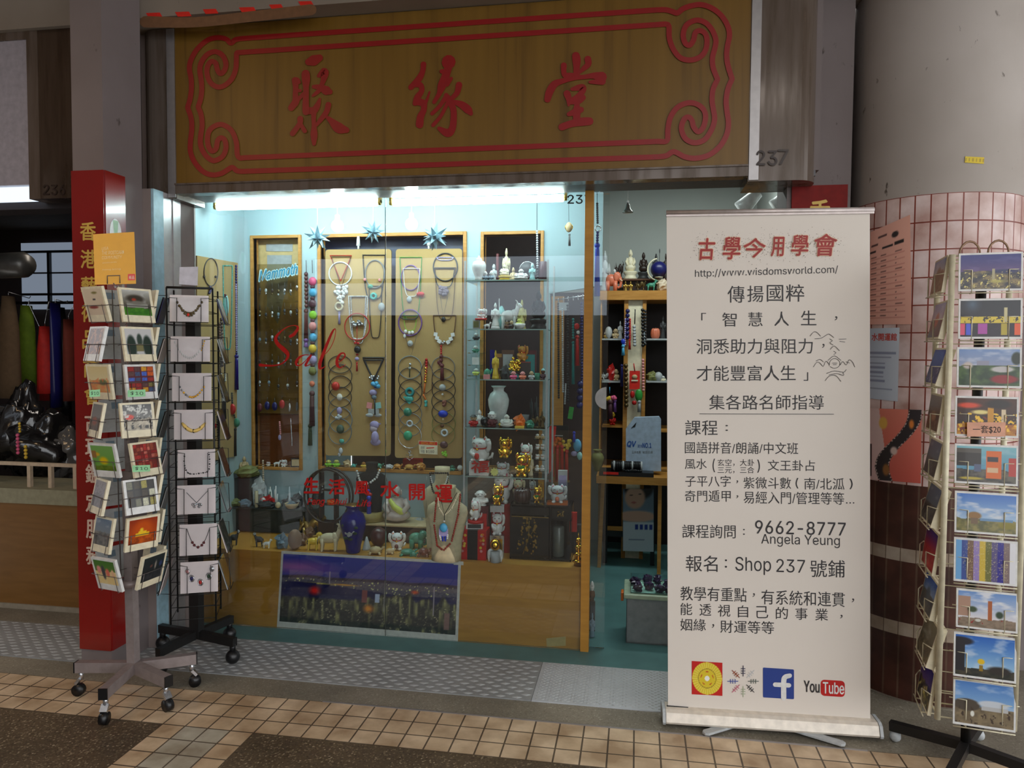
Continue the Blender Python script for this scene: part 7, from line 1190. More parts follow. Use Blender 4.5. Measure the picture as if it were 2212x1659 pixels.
# ----------------------------------------------------------------- the stack of cats, boxes and the lacquer cabinet
A_ = lambda fy, z=ZL: ('f', fy, z)
cabx0, cabx1 = atz(1101, 1207, ZL), atz(1231, 1222, ZL); ch = (aty(1101, 1088, cabx0.y)-cabx0).z
S = thing('lacquer_cabinet', 'black lacquer cabinet with gold flower painting on the right of the ledge', 'cabinet', ((cabx0.x+cabx1.x)/2, 3.86, ZL)); x0, x1, z0, z1, y0, y1 = cabx0.x, cabx1.x, ZL+.0004, ZL+ch, cabx0.y, cabx0.y+.16; M_lac = mat('black_lacquer', (16, 14, 14), .18, coat=.5)
W_ = x1-x0; xm = x0+W_*.66; b = MB(); t = .008; b.box(x0, x1, y0, y1, z1-t, z1); b.box(x0, x1, y0, y1, z0, z0+t*1.4); b.box(x0, x0+t, y0, y1, z0, z1); b.box(x1-t, x1, y0, y1, z0, z1); b.box(x0, x1, y1-t, y1, z0, z1); b.box(xm-t/2, xm+t/2, y0, y1, z0, z1); b.box(xm, x1, y0, y1, z1-.08, z1-.072); b.build('body', M_lac, S, bevel=.001)
b = MB(); b.box(x0+t, xm-t, y0-.004, y0+.006, z0+.014, z1-.062); d = b.build('door', M_lac, S); b = MB(); b.box(x0+t, xm-t, y0-.0048, y0-.004, z1-.068, z1-.064); r_ = random.Random(8)
xc = (x0+xm)/2-.006
for k in range(60):
    a = r_.uniform(-1, 1); hgt = r_.random(); xx = xc+a*(.055-.028*hgt)*1.2; zz = z0+.03+hgt*.2; s_ = r_.uniform(.003, .008); b.ell((xx, y0-.0045, zz), (s_, .0008, s_*r_.uniform(.6, 1.6)), 0, 7, 4)
b.tube([(xc-.03, y0-.005, z0+.03), (xc, y0-.005, z0+.12), (xc+.002, y0-.005, z0+.21)], .0018, 0, 4); b.tube([(xc, y0-.005, z0+.12), (xc+.04, y0-.005, z0+.18)], .0015, 0, 4); b.build('gold_painting', mat('gold_paint', (140, 108, 40), .4, .4), d)
b = MB(); b.box(x0+t, xm-t, y0-.004, y0+.01, z1-.056, z1-.014); b.build('drawer', M_lac, S); b = MB(); b.box(xm+t, x1-t, y0-.004, y0+.01, z1-.068, z1-.014); d = b.build('drawer', M_lac, S); b = MB()
for k in range(12): b.ell(((xm+x1)/2+r_.uniform(-.02, .02), y0-.0045, z1-.04+r_.uniform(-.016, .016)), (.005, .0008, .004), 0, 6, 4)
b.build('gold_painting', mat('gold_paint'), d)
put('round', 1211, 26, 66, ('s', z0+.012, y0+.06), mat('smoky_glass', (96, 102, 98), .2), 'canister', 'grey glass canister in the open side of the lacquer cabinet', 'canister'); zc2 = z1
for r in [('pumpkin', 1131, 42, 33, -.005, mat('brown_gourd', (62, 40, 38), .35), 'gourd', 'dark brown ribbed gourd on top of the lacquer cabinet', 'ornament'), ('box', 1163, 25, 44, -.01, M_clear, 'clear_box', 'small clear box with a gold cat on the lacquer cabinet', 'box'), ('cat', 1163, 19, 38, -.01, 'gold', 'maneki_neko', 'gold cat with a green bib in the small clear box', 'beckoning cat', dict(bib='green', inner='gold')),
  ('box', 1209, 50, 49, 0, M_clear, 'clear_box', 'wide clear box with a white cat at the right on the lacquer cabinet', 'box'), ('cat', 1208, 38, 40, 0, 'white', 'maneki_neko', 'white cat with both paws up in the wide clear box', 'beckoning cat', dict(two=1, belly='coral', raised=.008)), ('box', 1208, 44, 5, 0, 'orange', 'cat_mat', 'orange card under the white cat in the wide clear box', 'card'),
  ('cat', 1122, 28, 44, .08, 'ivory', 'maneki_neko', 'ivory sack-bodied gold-headed cat behind the brown gourd', 'beckoning cat', dict(raised=.004)), ('cat', 1152, 16, 44, .075, 'white', 'maneki_neko', 'small black and white cat behind the boxed gold cat', 'beckoning cat', dict(inner='black')), ('box', 1172, 13, 48, .075, 'amber', 'gift_box', 'amber box at the back of the lacquer cabinet', 'box', dict(front='gold')), ('box', 1219, 20, 66, .085, 'palegrey', 'gift_box', 'pale blue grey box right behind the wide clear box', 'box', dict(front='lavender'))]:
    kind, cx_, w_, h_, dy, c, nm, lb, ct, *kw = r; put(kind, cx_, w_, h_, ('s', z1, y0+.05+dy), c, nm, lb, ct, 'things on the lacquer cabinet', **(kw[0] if kw else {}))
b = MB(); q = [atz(992, 1208, ZL), atz(1051, 1210, ZL)]; hz_ = hh(66, 3.8); x0, x1, y0 = q[0].x, q[1].x, q[0].y; S = thing('gift_box', 'red flowered gift box with a black middle panel under the solar cat', 'box', ((x0+x1)/2, y0+.05, ZL)); W_ = x1-x0; b.box(x0, x1, y0, y0+.1, ZL+.0004, ZL+hz_); b.build('body', 'red', S)
b = MB(); b.box(x0+W_*.3, x0+W_*.68, y0-.0015, y0+.1015, ZL+.001, ZL+hz_+.001); b.build('black_band', 'black', S); b = MB()
for k in range(16): sx = r_.choice((-1, 1)); b.ell((x0+W_*(.15 if sx < 0 else .84)+r_.uniform(-.01, .01), y0-.001, ZL+r_.uniform(.02, hz_-.02)), (.009, .0008, .008), k % 3, 7, 4)
b.build('flower_print', ['yellow', 'pink', 'orange'], S); zr = ZL+hz_+.0015; yr = y0+.05
put('box', 1028, 36, 12, ('s', zr, yr), 'white', 'solar_base', 'white solar base under the cat on a red cushion', 'stand', d=.06, front='charcoal'); z3 = zr+hh(12, 3.85); put('round', 1030, 36, 6, ('s', z3, yr), 'red', 'cushion', 'red cushion between the solar base and the white cat', 'cushion'); put('cat', 1029, 26, 44, ('s', z3+hh(6, 3.85), yr), 'white', 'maneki_neko', 'white cat on a red cushion, on a white solar base', 'beckoning cat', rz=-.4)
def on_box(cx_, Y, foot, bw, bc, blab, front, *cat):
    p = aty(cx_, foot, Y); hb = (p.z-ZL)/mpp(p); put('box', cx_, bw, hb, ('s', ZL, Y), bc, 'gift_box', blab, 'box', G[5], front=front); kind, w_, h_, c, lb, kw = cat; put(kind, cx_, w_, h_, ('s', p.z+.001, Y), c, 'maneki_neko', lb, 'beckoning cat', G[5], **kw)
on_box(1040, 3.93, 1092, 36, 'maroon', 'dark red box under the white round-headed cat', 'red', 'mini', 34, 34, 'white', 'white round-headed cat with big black eyes on the dark red box', dict(c2='white'))
on_box(1045, 4.1, 1078, 30, 'palegrey', 'grey box under the beige cat', None, 'cat', 32, 48, mat('beige_cat', (226, 192, 130), .25), 'beige cat below the lucky character stand', dict(rz=-.3))
on_box(1086, 3.99, 1087, 42, 'red', 'red box under the large white cat with a pink nose', None, 'cat', 46, 70, 'white', 'large white cat with a pink nose below the clear cat box', {})
pz = Vector(atz(1077, 1203, ZL)); zz = ZL
for kind, w_, h_, c, nm, lb, ct, kw in (('box', 30, 48, 'silver', 'gift_box', 'silver patterned box, lower one under the stacked cats', 'box', dict(front='gold')), ('cat', 30, 50, 'white', 'maneki_neko', 'white cat between two silver boxes', 'beckoning cat', {}), ('box', 30, 14, 'silver', 'gift_box', 'flat silver box carrying the gold cat with a green bib', 'box', {}), ('cat', 25, 46, 'gold', 'maneki_neko', 'gold cat with a green bib atop the silver boxes', 'beckoning cat', dict(bib='green', inner='gold'))):
    put(kind, 1077, w_, h_, ('s', zz, pz.y), c, nm, lb, ct, G[5], **kw); zz += h_*mpp(pz)+.001
put('ball', 1073, 24, 26, ('s', ZL+hh(26, 3.78), 3.775), 'gold', 'gold_ball', 'round gold coin ball before the lower silver box', 'ornament'); put('round', 1073, 22, 25, ('s', ZL, 3.778), 'palegrey', 'ball_stand', 'pale stand under the round gold ball', 'stand')
put('tooth', 1060, 16, 28, A_(1213), 'white', 'figurine', 'left of two white tooth-shaped figures at the ledge edge', 'figurine'); put('tooth', 1079, 16, 28, A_(1214), 'white', 'figurine', 'right of two white tooth-shaped figures at the ledge edge', 'figurine')
put('pagoda', 1249, 26, 72, A_(1222), 'gold', 'pagoda', 'shiny gold pagoda ornament beside the door post', 'ornament'); put('box', 1243, 16, 42, ('s', ZL+.14, 3.95), 'scarlet', 'red_packets', 'bundle of red packets behind the lacquer cabinet', 'packets'); put('box', 1240, 30, 60, ('f', 1192, ZL), 'charcoal', 'riser', 'dark block at the back beside the door post', 'stand')
# ----------------------------------------------------------------- ledge, left and middle
a_, c_ = atz(462, 1146, ZL), atz(690, 1150, ZL); zt_r = aty(470, 1092, a_.y).z
b = MB(); b.box(XL+.004, c_.x, a_.y+.02, YW-.003, ZL+.0004, zt_r-.012); S = thing('display_riser', 'dark grey cloth riser holding stones at the left of the ledge', 'riser', ((XL+c_.x)/2, 4.2, ZL)); b.build('body', mat('dark_cloth', (58, 62, 60), .85), S); yr0 = a_.y-.02
b = MB(); b.box(XL+.003, c_.x+.004, yr0, YW-.003, zt_r-.012, zt_r); b.build('top', mat('dark_cloth'), S, bevel=.003)
RZ = lambda: zt_r
xw = (XL+c_.x)/2
def onr(kind, cx_, w_, h_, dy, c, nm, lb, ct, z=None, **kw): put(kind, cx_, w_, h_, ('s', (zt_r if z is None else z), yr0+dy), c, nm, lb, ct, 'stones on the dark riser', **kw)
Lr = 60
for r in [('shrub', 485, 30, 22, .03, 'olive', 'mineral', 'olive layered mineral at the left end of the dark riser', 'rock'), ('rock', 505, 26, 16, .03, 'olive', 'mineral', 'flat olive mineral slab at the front of the dark riser', 'rock'), ('ball', 516, 12, 12, .05, 'crystal', 'crystal_ball', 'small pale crystal ball on the dark riser', 'ball'), ('rock', 526, 26, 16, .02, 'greyblue', 'mineral', 'grey streaked stone beside the crystal ball', 'rock'), ('bar', 551, 8, 36, .015, 'ivory', 'selenite', 'upright pale stick of selenite on the dark riser', 'rock'), ('rock', 556, 34, 58, .08, 'palegrey', 'mineral', 'tall pale grey peak behind the selenite stick', 'rock'),
  ('mini', 566, 14, 22, .03, 'red', 'flower_pot', 'left red blossom pot on the dark riser', 'pot'), ('rock', 576, 26, 22, .05, 'red', 'flower_pot', 'larger red blossom cluster with dark leaves', 'pot', dict(d=.9)), ('shrub', 575, 40, 32, .08, 'darkgreen', 'plant', 'dark green little plant behind the red blossoms', 'plant'), ('rock', 572, 40, 14, .015, 'darkrock', 'mineral', 'dark bluish slab before the red blossoms', 'rock'), ('ball', 598, 12, 14, .015, 'ivory', 'stone_egg', 'ivory stone egg on a small pink stand', 'ball'), ('shrub', 589, 30, 44, .09, 'white', 'coral', 'white branching coral at the back of the dark riser', 'coral'), ('quad', 613, 18, 24, .08, 'black', 'figurine', 'small black beast beside the white coral', 'figurine'),
  ('bowl', 628, 30, 12, .03, 'beige', 'shell_dish', 'beige dish of bluish stones at the right of the riser', 'dish'), ('rock', 628, 20, 15, .03, 'greyblue', 'mineral', 'bluish stones lying in the beige dish', 'rock'), ('rock', 640, 26, 28, .08, 'charcoal', 'mineral', 'dark round stone behind the beige dish', 'rock'), ('cone', 623, 10, 42, .09, 'crystal', 'crystal_point', 'clear upright crystal point behind the dish', 'rock'), ('shrub', 652, 26, 36, .1, 'crystal', 'crystal_cluster', 'clear crystal cluster at the right end of the riser', 'rock'), ('quad', 480, 22, 28, .09, 'black', 'figurine', 'small black bird-like beast at the riser\'s left back', 'figurine')]:
    kind, cx_, w_, h_, dy, c, nm, lb, ct, *kw = r; onr(kind, cx_, w_, h_, dy, c, nm, lb, ct, **(kw[0] if kw else {}))
p = aty(527, 1065, 4.18); b = MB(); b.box(aty(500, 1000, 4.18).x, aty(548, 1000, 4.18).x, 4.13, 4.26, zt_r+.0004, aty(525, 1034, 4.13).z); tag(b.build('stone_block', mat('dark_cloth2', (56, 58, 58), .8), loc=p), 'dark block at the back left carrying a yellow stone slab', 'stand'); zq = aty(525, 1034, 4.13).z
put('rock', 531, 52, 24, ('s', zq, 4.18), 'olive', 'mineral', 'wide yellow green stone slab on the dark block', 'rock', d=.6, seed=3); put('buddha', 525, 22, 34, ('s', zq+.03, 4.2), 'beige', 'figurine', 'pale beige stone owl standing on the yellow slab', 'figurine')
neck('string of white shell chips hanging from the narrow oak opening', [('s', 'shell', 568, 996, 569, 1046, 2.6)], lambda e: (lambda x, y: aty(x, y, 4.22)), 'shell string', None, 'shell_string')
for kind, cx_, fy, w_, h_, c, nm, lb, ct, *kw in [
 ('quad', 505, 1178, 22, 34, 'charcoal', 'dog_figurine', 'grey-headed little dog at the far left of the ledge', 'figurine', dict(head='palegrey')), ('quad', 560, 1181, 22, 32, 'charcoal', 'dog_figurine', 'dark little dog with a grey head, second from the ledge\'s left', 'figurine', dict(head='palegrey', dirn=-1)), ('quad', 576, 1184, 20, 20, 'white', 'lamb_figurine', 'tiny white lamb beside the dark dog', 'figurine', dict(thick=.26)), ('rock', 609, 1184, 26, 30, 'greyblue', 'crystal_lump', 'bluish crystal lump on the ledge left of the geode', 'rock', dict(d=.8)), ('ball', 637, 1187, 30, 44, 'brownrock', 'geode', 'brown banded geode standing on the ledge', 'rock'), ('rock', 652, 1178, 22, 26, 'brownrock', 'mineral', 'brown stone behind the banded geode', 'rock'),
 ('quad', 676, 1188, 34, 38, 'yellow', 'tiger_figurine', 'yellow striped tiger beside the ivory goat', 'figurine', dict(spots='black', thick=.26)), ('dragon', 676, 1158, 62, 50, 'brass', 'dragon_figurine', 'brass dragon on the ledge behind the tiger', 'figurine'), ('mini', 690, 1172, 20, 24, 'yellow', 'tiger_figurine', 'small yellow cub behind the ivory goat', 'figurine', dict(c2='yellow')), ('rock', 669, 1160, 22, 22, 'brownrock', 'mineral', 'small brown stone under the brass dragon', 'rock'), ('quad', 711, 1190, 56, 56, 'ivory', 'goat_figurine', 'ivory white goat standing left of the blue vase', 'figurine', dict(horn='ivory', thick=.2)),
 ('vase', 763, 1193, 56, 104, 'cobalt', 'cloisonne_vase', 'deep blue vase with a white peony and gilt rim', 'vase'), ('cone', 792, 1187, 20, 28, 'palegrey', 'shell', 'white cone shell right of the blue vase', 'shell'), ('shrub', 791, 1166, 20, 36, 'white', 'crystal_cluster', 'white crystal cluster behind the blue vase', 'rock'), ('ball', 818, 1180, 36, 42, mat('dark_red_stone', (74, 40, 38), .35), 'stone_ball', 'dark red stone ball left of the pane joint', 'ball'), ('turtle', 811, 1197, 36, 20, 'beige', 'turtle_figurine', 'larger beige turtle, left of the pane joint', 'figurine'), ('turtle', 842, 1197, 24, 15, 'beige', 'turtle_figurine', 'smaller beige turtle, right of the pane joint', 'figurine'),
 ('cat', 858, 1187, 34, 40, 'white', 'maneki_neko', 'white and orange cat with both paws up near the pane joint', 'beckoning cat', dict(two=1, inner='orange', belly='maroon')), ('rock', 905, 1160, 42, 40, 'palegrey', 'mineral', 'pale grey rounded lumps behind the jade elephant', 'rock', dict(d=.5)), ('elephant', 902, 1184, 46, 40, 'jade', 'elephant_figurine', 'jade green elephant in the middle of the ledge', 'figurine'), ('turtle', 880, 1199, 40, 16, 'jade', 'lizard_figurine', 'long jade crawling figure at the ledge edge', 'figurine'), ('turtle', 893, 1202, 18, 12, 'jade', 'frog_figurine', 'small jade frog at the ledge edge', 'figurine'), ('turtle', 915, 1202, 32, 22, mat('red_jasper', (122, 66, 54), .3), 'turtle_figurine', 'red brown stone turtle beside the front bust', 'figurine')]:
    put(kind, cx_, w_, h_, A_(fy), c, nm, lb, ct, 'ornaments along the ledge', **(kw[0] if kw else {}))
zlow = aty(830, 1134, 4.04).z
b = MB(); lx0, lx1 = aty(768, 1130, 4.04).x, aty(930, 1130, 4.04).x; b.box(lx0, lx1, 4.04, YW-.004, zlow-.008, zlow); S = thing('low_shelf', 'low pale board at the back of the ledge under the laughing Buddha', 'shelf', ((lx0+lx1)/2, 4.15, ZL)); b.build('board', 'beige', S); b = MB(); b.box(lx0, lx1, 4.07, YW-.005, ZL+.0004, zlow-.008); b.build('support', 'darkbrown', S)
put('buddha', 857, 64, 80, ('s', zlow, 4.14), mat('porcelain_pink', (196, 180, 172), .2), 'statue', 'large laughing porcelain Buddha with a yellow green robe', 'statue', 'ornaments along the ledge', robe='lemon')
# vase extras
p = Vector(atz(763, 1193, ZL)); s_ = mpp(p); b = MB(); b.lathe([(.46*28*s_, 0), (.72*28*s_, .06*104*s_), (.66*28*s_, .06*104*s_)], (p.x, p.y, ZL+98*s_)); VS = [o for o in bpy.data.objects if o.name.startswith('cloisonne_vase')][0]; V_ = thing('cloisonne_vase', VS['label'], 'vase', VS.location, VS['group']); VS.parent = V_; VS.location = (0, 0, 0); VS.name = 'body'; [VS.pop(k_) for k_ in ('label', 'category', 'group')]; V_.name = 'cloisonne_vase'; b.build('gilt_rim', 'gold', V_)
b = MB(); q = Vector(aty(754, 1148, p.y-25*s_)); rr = random.Random(2)
for k in range(16): a = k*2.4; r_2 = 9*s_*math.sqrt(k/16); b.ell((q.x+r_2*math.cos(a), q.y+.004*abs(math.cos(a)), q.z+r_2*math.sin(a)), (4*s_, 1.2*s_, 4*s_), 0, 7, 4)
for a, bq in ((-8, -15), (12, -4), (14, 8), (-12, 12), (2, -17)): b.ell((q.x+a*s_, q.y+.003, q.z+bq*s_), (6*s_, 1*s_, 3.4*s_), 1, 7, 4)
b.build('peony', ['palegrey', 'darkgreen'], V_)
# dark round display screen
yq = 4.08; f = lambda x, y: aty(x, y, yq); c = f(706, 1072); R = 52*mpp(c); S = thing('round_display_stand', 'dark wooden moon-shaped display stand behind the red window letters', 'stand', (c.x, yq, ZL)); b = MB(); b.torus(c, R, .007, 0, 40, 6, sz=1.12); b.torus(c+Vector((0, .05, 0)), R, .007, 0, 40, 6, sz=1.12); b.build('ring', 'darkbrown', S)
for dx in (-.3, .35): b = MB(); b.box(c.x+dx*R-.005, c.x+dx*R+.005, yq-.004, yq+.05, c.z-R*.95, c.z+R*.98); b.build('upright', 'darkbrown', S)
for dz, xa, xb_ in ((.1, -.95, -.3), (-.35, -.9, .9), (.25, -.3, .35)): b = MB(); b.box(c.x+xa*R, c.x+xb_*R, yq-.004, yq+.05, c.z+dz*R-.004, c.z+dz*R); b.build('shelf', 'darkbrown', S)
b = MB(); b.box(c.x-.05, c.x+.05, yq-.01, yq+.06, ZL+.0004, c.z-R*1.1); b.build('foot', 'darkbrown', S)
put('mini', 690, 16, 20, ('s', c.z+R*.1, yq+.02), 'palegrey', 'snuff_bottle', 'small pale figure on the left shelf of the moon stand', 'ornament'); put('ball', 683, 22, 26, ('s', c.z-R*.35, yq+.02), 'charcoal', 'teapot', 'dark round teapot on the lower shelf of the moon stand', 'ornament'); put('round', 717, 24, 10, ('s', c.z-R*.35, yq+.02), 'orange', 'dish', 'orange dish on the lower shelf of the moon stand', 'dish')
# busts
def bust(cx_, fy, top, wpx, c, lab, nm='necklace_bust', at=None):
    p = Vector(at if at else atz(cx_, fy, ZL)); s_ = mpp(p); H = (aty(cx_, top, p.y)-p).z; W_ = wpx*s_; S = thing(nm, lab, 'bust', p); b = MB(); n = 20; V = []
    prof = [(0, .36, .22), (.1, .36, .2), (.3, .38, .17), (.5, .44, .16), (.64, .5, .15), (.72, .47, .14), (.77, .34, .13), (.81, .2, .12), (.86, .17, .13), (.95, .19, .14), (1, .19, .14)]
    b2 = MB()
    for z, wx, wy in prof: V += [(p.x+W_*wx*math.cos(2*PI*j/n)*(1.0), p.y+.03*z+W_*wy*math.sin(2*PI*j/n), p.z+H*z+.0004) for j in range(n)]
    k = len(prof); F_ = [(i*n+j, i*n+(j+1) % n, (i+1)*n+(j+1) % n, (i+1)*n+j) for i in range(k-1) for j in range(n)]+[tuple(range(n-1, -1, -1)), tuple((k-1)*n+j for j in range(n))]
    b2.add(V, F_, 0, True); b2.build('torso', c, S); return S, p, H, W_
bb = aty(800, 1104, 4.13); put('round', 800, 58, (bb.z-zlow)/mpp(bb), ('s', zlow, 4.13), mat('gold_fabric', (150, 132, 76), .5), 'bust_base', 'dull gold round base under the black bust', 'stand')
S, p, H, W_ = bust(798, 1102, 1000, 70, mat('black_velvet', (12, 12, 13), .9), 'black velvet necklace bust wearing a white pearl necklace', 'necklace_bust', bb+Vector((0, 0, .001)))
def drape(label, els, Y, nm='necklace'): neck(label, els, lambda e: (lambda x, y: aty(x, y, Y-e)), 'necklace', 'necklaces on busts', nm)
yb_ = p.y-W_*.2
neck('white pearl necklace on the black velvet bust', [('s', 'white', 771, 1018, 776, 1035, 2.8), ('s', 'white', 777, 1038, 785, 1044, 2.8), ('s', 'white', 788, 1045, 797, 1044, 2.8), ('s', 'white', 801, 1042, 812, 1033, 2.8), ('s', 'white', 814, 1031, 820, 1016, 2.8)], lambda e: (lambda x, y: aty(x, y, yb_-e)), 'necklace', 'necklaces on busts'); neck('blue tassel with a red bead hanging before the black velvet bust', [('c', 'red', 1.5, 796, 1048, 797, 1062), ('e', 'blue', 796, 1061, 4, 4), ('e', 'red', 797, 1068, 7, 4), ('t', 'blue', 797, 1076, 1112, 9)], lambda e: (lambda x, y: aty(x, y, yb_-.01-e)), 'tassel', 'necklaces on busts', 'tassel')
S, p, H, W_ = bust(952, 1196, 1010, 88, 'bust', 'rear cream necklace bust with a black and white bead necklace')
neck('black and white bead collar on the rear cream bust', [('l', 'black', 929, 968, 1022, 1066, 2.4), ('s', 'white', 930, 1030, 934, 1046, 2.2), ('s', 'white', 962, 1046, 967, 1030, 2.2), ('c', 'silver', .8, 922, 1030, 920, 1120)], lambda e: (lambda x, y: aty(x, y, p.y-W_*.22-e)), 'necklace', 'necklaces on busts')
S, p2, H2, W2_ = bust(964, 1210, 1050, 92, 'bust', 'front cream necklace bust with red beads, pearls and a blue hand pendant')
Yf = p2.y-W2_*.215
neck('long red bead necklace on the front cream bust', [('s', mat('red_bead', (140, 48, 34), .35), 943, 1076, 938, 1130, 2.4), ('s', mat('red_bead'), 938, 1135, 944, 1176, 2.4), ('s', mat('red_bead'), 944, 1178, 956, 1188, 2.4), ('s', mat('red_bead'), 959, 1188, 975, 1172, 2.4), ('s', mat('red_bead'), 976, 1168, 990, 1110, 2.4), ('s', mat('red_bead'), 990, 1105, 995, 1065, 2.4)], lambda e: (lambda x, y: aty(x, y, Yf-e)), 'necklace', 'necklaces on busts'); neck('white pearl necklace inside the red beads on the front cream bust', [('s', 'cream', 946, 1076, 948, 1096, 1.8), ('s', 'cream', 949, 1098, 958, 1113, 1.8), ('s', 'cream', 960, 1113, 975, 1100, 1.8), ('s', 'cream', 976, 1098, 991, 1064, 1.8)], lambda e: (lambda x, y: aty(x, y, Yf-e)), 'necklace', 'necklaces on busts')
neck('blue and white hand pendant on a black cord, front cream bust', [('c', 'black', 1.3, 953, 1080, 960, 1112, 987, 1064), ('c', 'black', 1.6, 960, 1112, 960, 1124), ('e', 'white', 959.5, 1126, 2, 2), ('e', 'skyblue', 958, 1140, 8, 9), ('b', 'lavender', 958, 1150, 18, 16, 0), ('s', 'white', 950, 1158, 952, 1166, 2), ('s', 'blue', 956, 1160, 957, 1170, 2), ('s', 'blue', 962, 1160, 962, 1170, 2), ('s', 'white', 967, 1156, 966, 1164, 2)], lambda e: (lambda x, y: aty(x, y, Yf-.006-e)), 'necklace', 'necklaces on busts')
# ----------------------------------------------------------------- on the sills of the openings
z_ = O1[2]+.0004
for kind, cx_, w_, h_, c, nm, lb, kw in (('cat', 577, 9, 10, 'matte_white', 'figurine', 'small white figure at the left on the narrow sill', {}), ('quad', 596, 17, 14, 'white', 'dog_figurine', 'white dog, left of two on the narrow sill', dict(thick=.25)), ('cat', 611, 13, 16, 'white', 'dog_figurine', 'white dog, right of two on the narrow sill', {}), ('box', 637, 20, 20, 'darkbrown', 'photo_frame', 'small dark photo frame at the right of the narrow sill', dict(front='beige', d=.01))): put(kind, cx_, w_, h_, ('s', z_, YW-.012), c, nm, lb, 'ornament', 'ornaments on the narrow sill', **kw)
z_ = O2[2]+.0004
for kind, cx_, w_, h_, c, nm, lb, kw in (('mini', 709, 15, 15, 'lime', 'fruit_figurine', 'left green fruit ornament on the wide sill', dict(c2='lemon')), ('mini', 726, 16, 16, 'lime', 'fruit_figurine', 'second green fruit ornament on the wide sill', dict(c2='lemon')), ('rock', 749, 17, 16, 'beige', 'stone', 'beige stone on the wide sill', {}), ('turtle', 763, 13, 9, 'turquoise', 'figurine', 'turquoise small figure left of the black bust', {}), ('mini', 785, 12, 13, 'yellow', 'figurine', 'yellow small figure behind the black bust', dict(c2='amber')), ('turtle', 816, 24, 13, 'jade', 'figurine', 'jade crawling figure right of the black bust', {}), ('rock', 840, 20, 9, 'palegrey', 'stone', 'grey flat stone at the pane joint on the wide sill', {}), ('turtle', 858, 22, 13, 'amber', 'turtle_figurine', 'first amber turtle on the wide sill', {}), ('turtle', 884, 26, 13, mat('amber_light', (206, 160, 80), .35), 'turtle_figurine', 'second amber turtle on the wide sill', {}), ('rock', 909, 22, 15, 'amber', 'stone', 'amber stone lump on the wide sill', {}), ('mini', 978, 14, 13, 'jade', 'figurine', 'jade figure behind the cream bust on the wide sill', dict(c2='jade')), ('ball', 995, 12, 13, 'white', 'stone_ball', 'white ball at the right end of the wide sill', {})): put(kind, cx_, w_, h_, ('s', z_, YW-.014), c, nm, lb, 'ornament', 'ornaments on the wide sill', **kw)
b = MB(); b.box(aty(870, 1000, 4.5).x, aty(908, 1000, 4.5).x, 4.5, 4.56, .004, aty(880, 992, 4.5).z); tag(b.build('red_box', 'red', loc=aty(889, 1000, 4.5)), 'red box in the dark behind the amber turtles', 'box')
# ================================================================= BEHIND THE DOORWAY
YR = 5.5
fr_ = lambda x, y: aty(x, y, YR)
zsh = fr_(1375, 628).z; zsl = fr_(1375, 648).z; x0 = fr_(1296, 640).x
S = thing('shelf_cabinet', 'tall oak shelf cabinet with dark niches at the back of the shop', 'cabinet', (.3, 5.7, 0)); b = MB(); b.box(x0, .88, YR-.02, 5.98, zsl, zsh); b.build('top_board', M_oak, S)
b = MB(); b.box(x0, .88, 5.96, 5.99, .004, zsl); b.build('back', mat('cabinet_dark', (40, 28, 28), .5), S)
for a, c, m in ((1348, 1357, M_oak), (1388, 1396, M_oak), (1357, 1388, 'cream'), (1297, 1300, M_oak)): b = MB(); b.box(fr_(a, 700).x, fr_(c, 700).x, YR+(.012 if m == 'cream' else 0), YR+.3, .004, zsl); b.build('centre_panel' if m == 'cream' else 'upright', m, S)
for py, a, c in ((731, 1300, 1348), (823, 1300, 1348), (823, 1396, 1470), (731, 1396, 1470), (920, 1300, 1348), (930, 1396, 1470), (1010, 1300, 1470)): q = fr_(a, py); b = MB(); b.box(q.x, fr_(c, py).x, YR+.02, 5.95, q.z-.012, q.z); b.build('shelf', 'palegrey' if py < 900 else M_oak, S)
ztop = fr_(1400, 597).z; b = MB(); b.box(fr_(1330, 600).x, .85, 5.66, 5.95, ztop-.012, ztop); S2 = thing('step_shelf', 'small raised shelf on top of the oak cabinet', 'shelf', (.3, 5.8, zsh)); b.build('board', 'brown', S2); b = MB(); b.box(fr_(1345, 600).x, .84, 5.7, 5.9, zsh, ztop-.012); b.build('support', 'darkbrown', S2)
GT = 'statues on top of the oak cabinet'
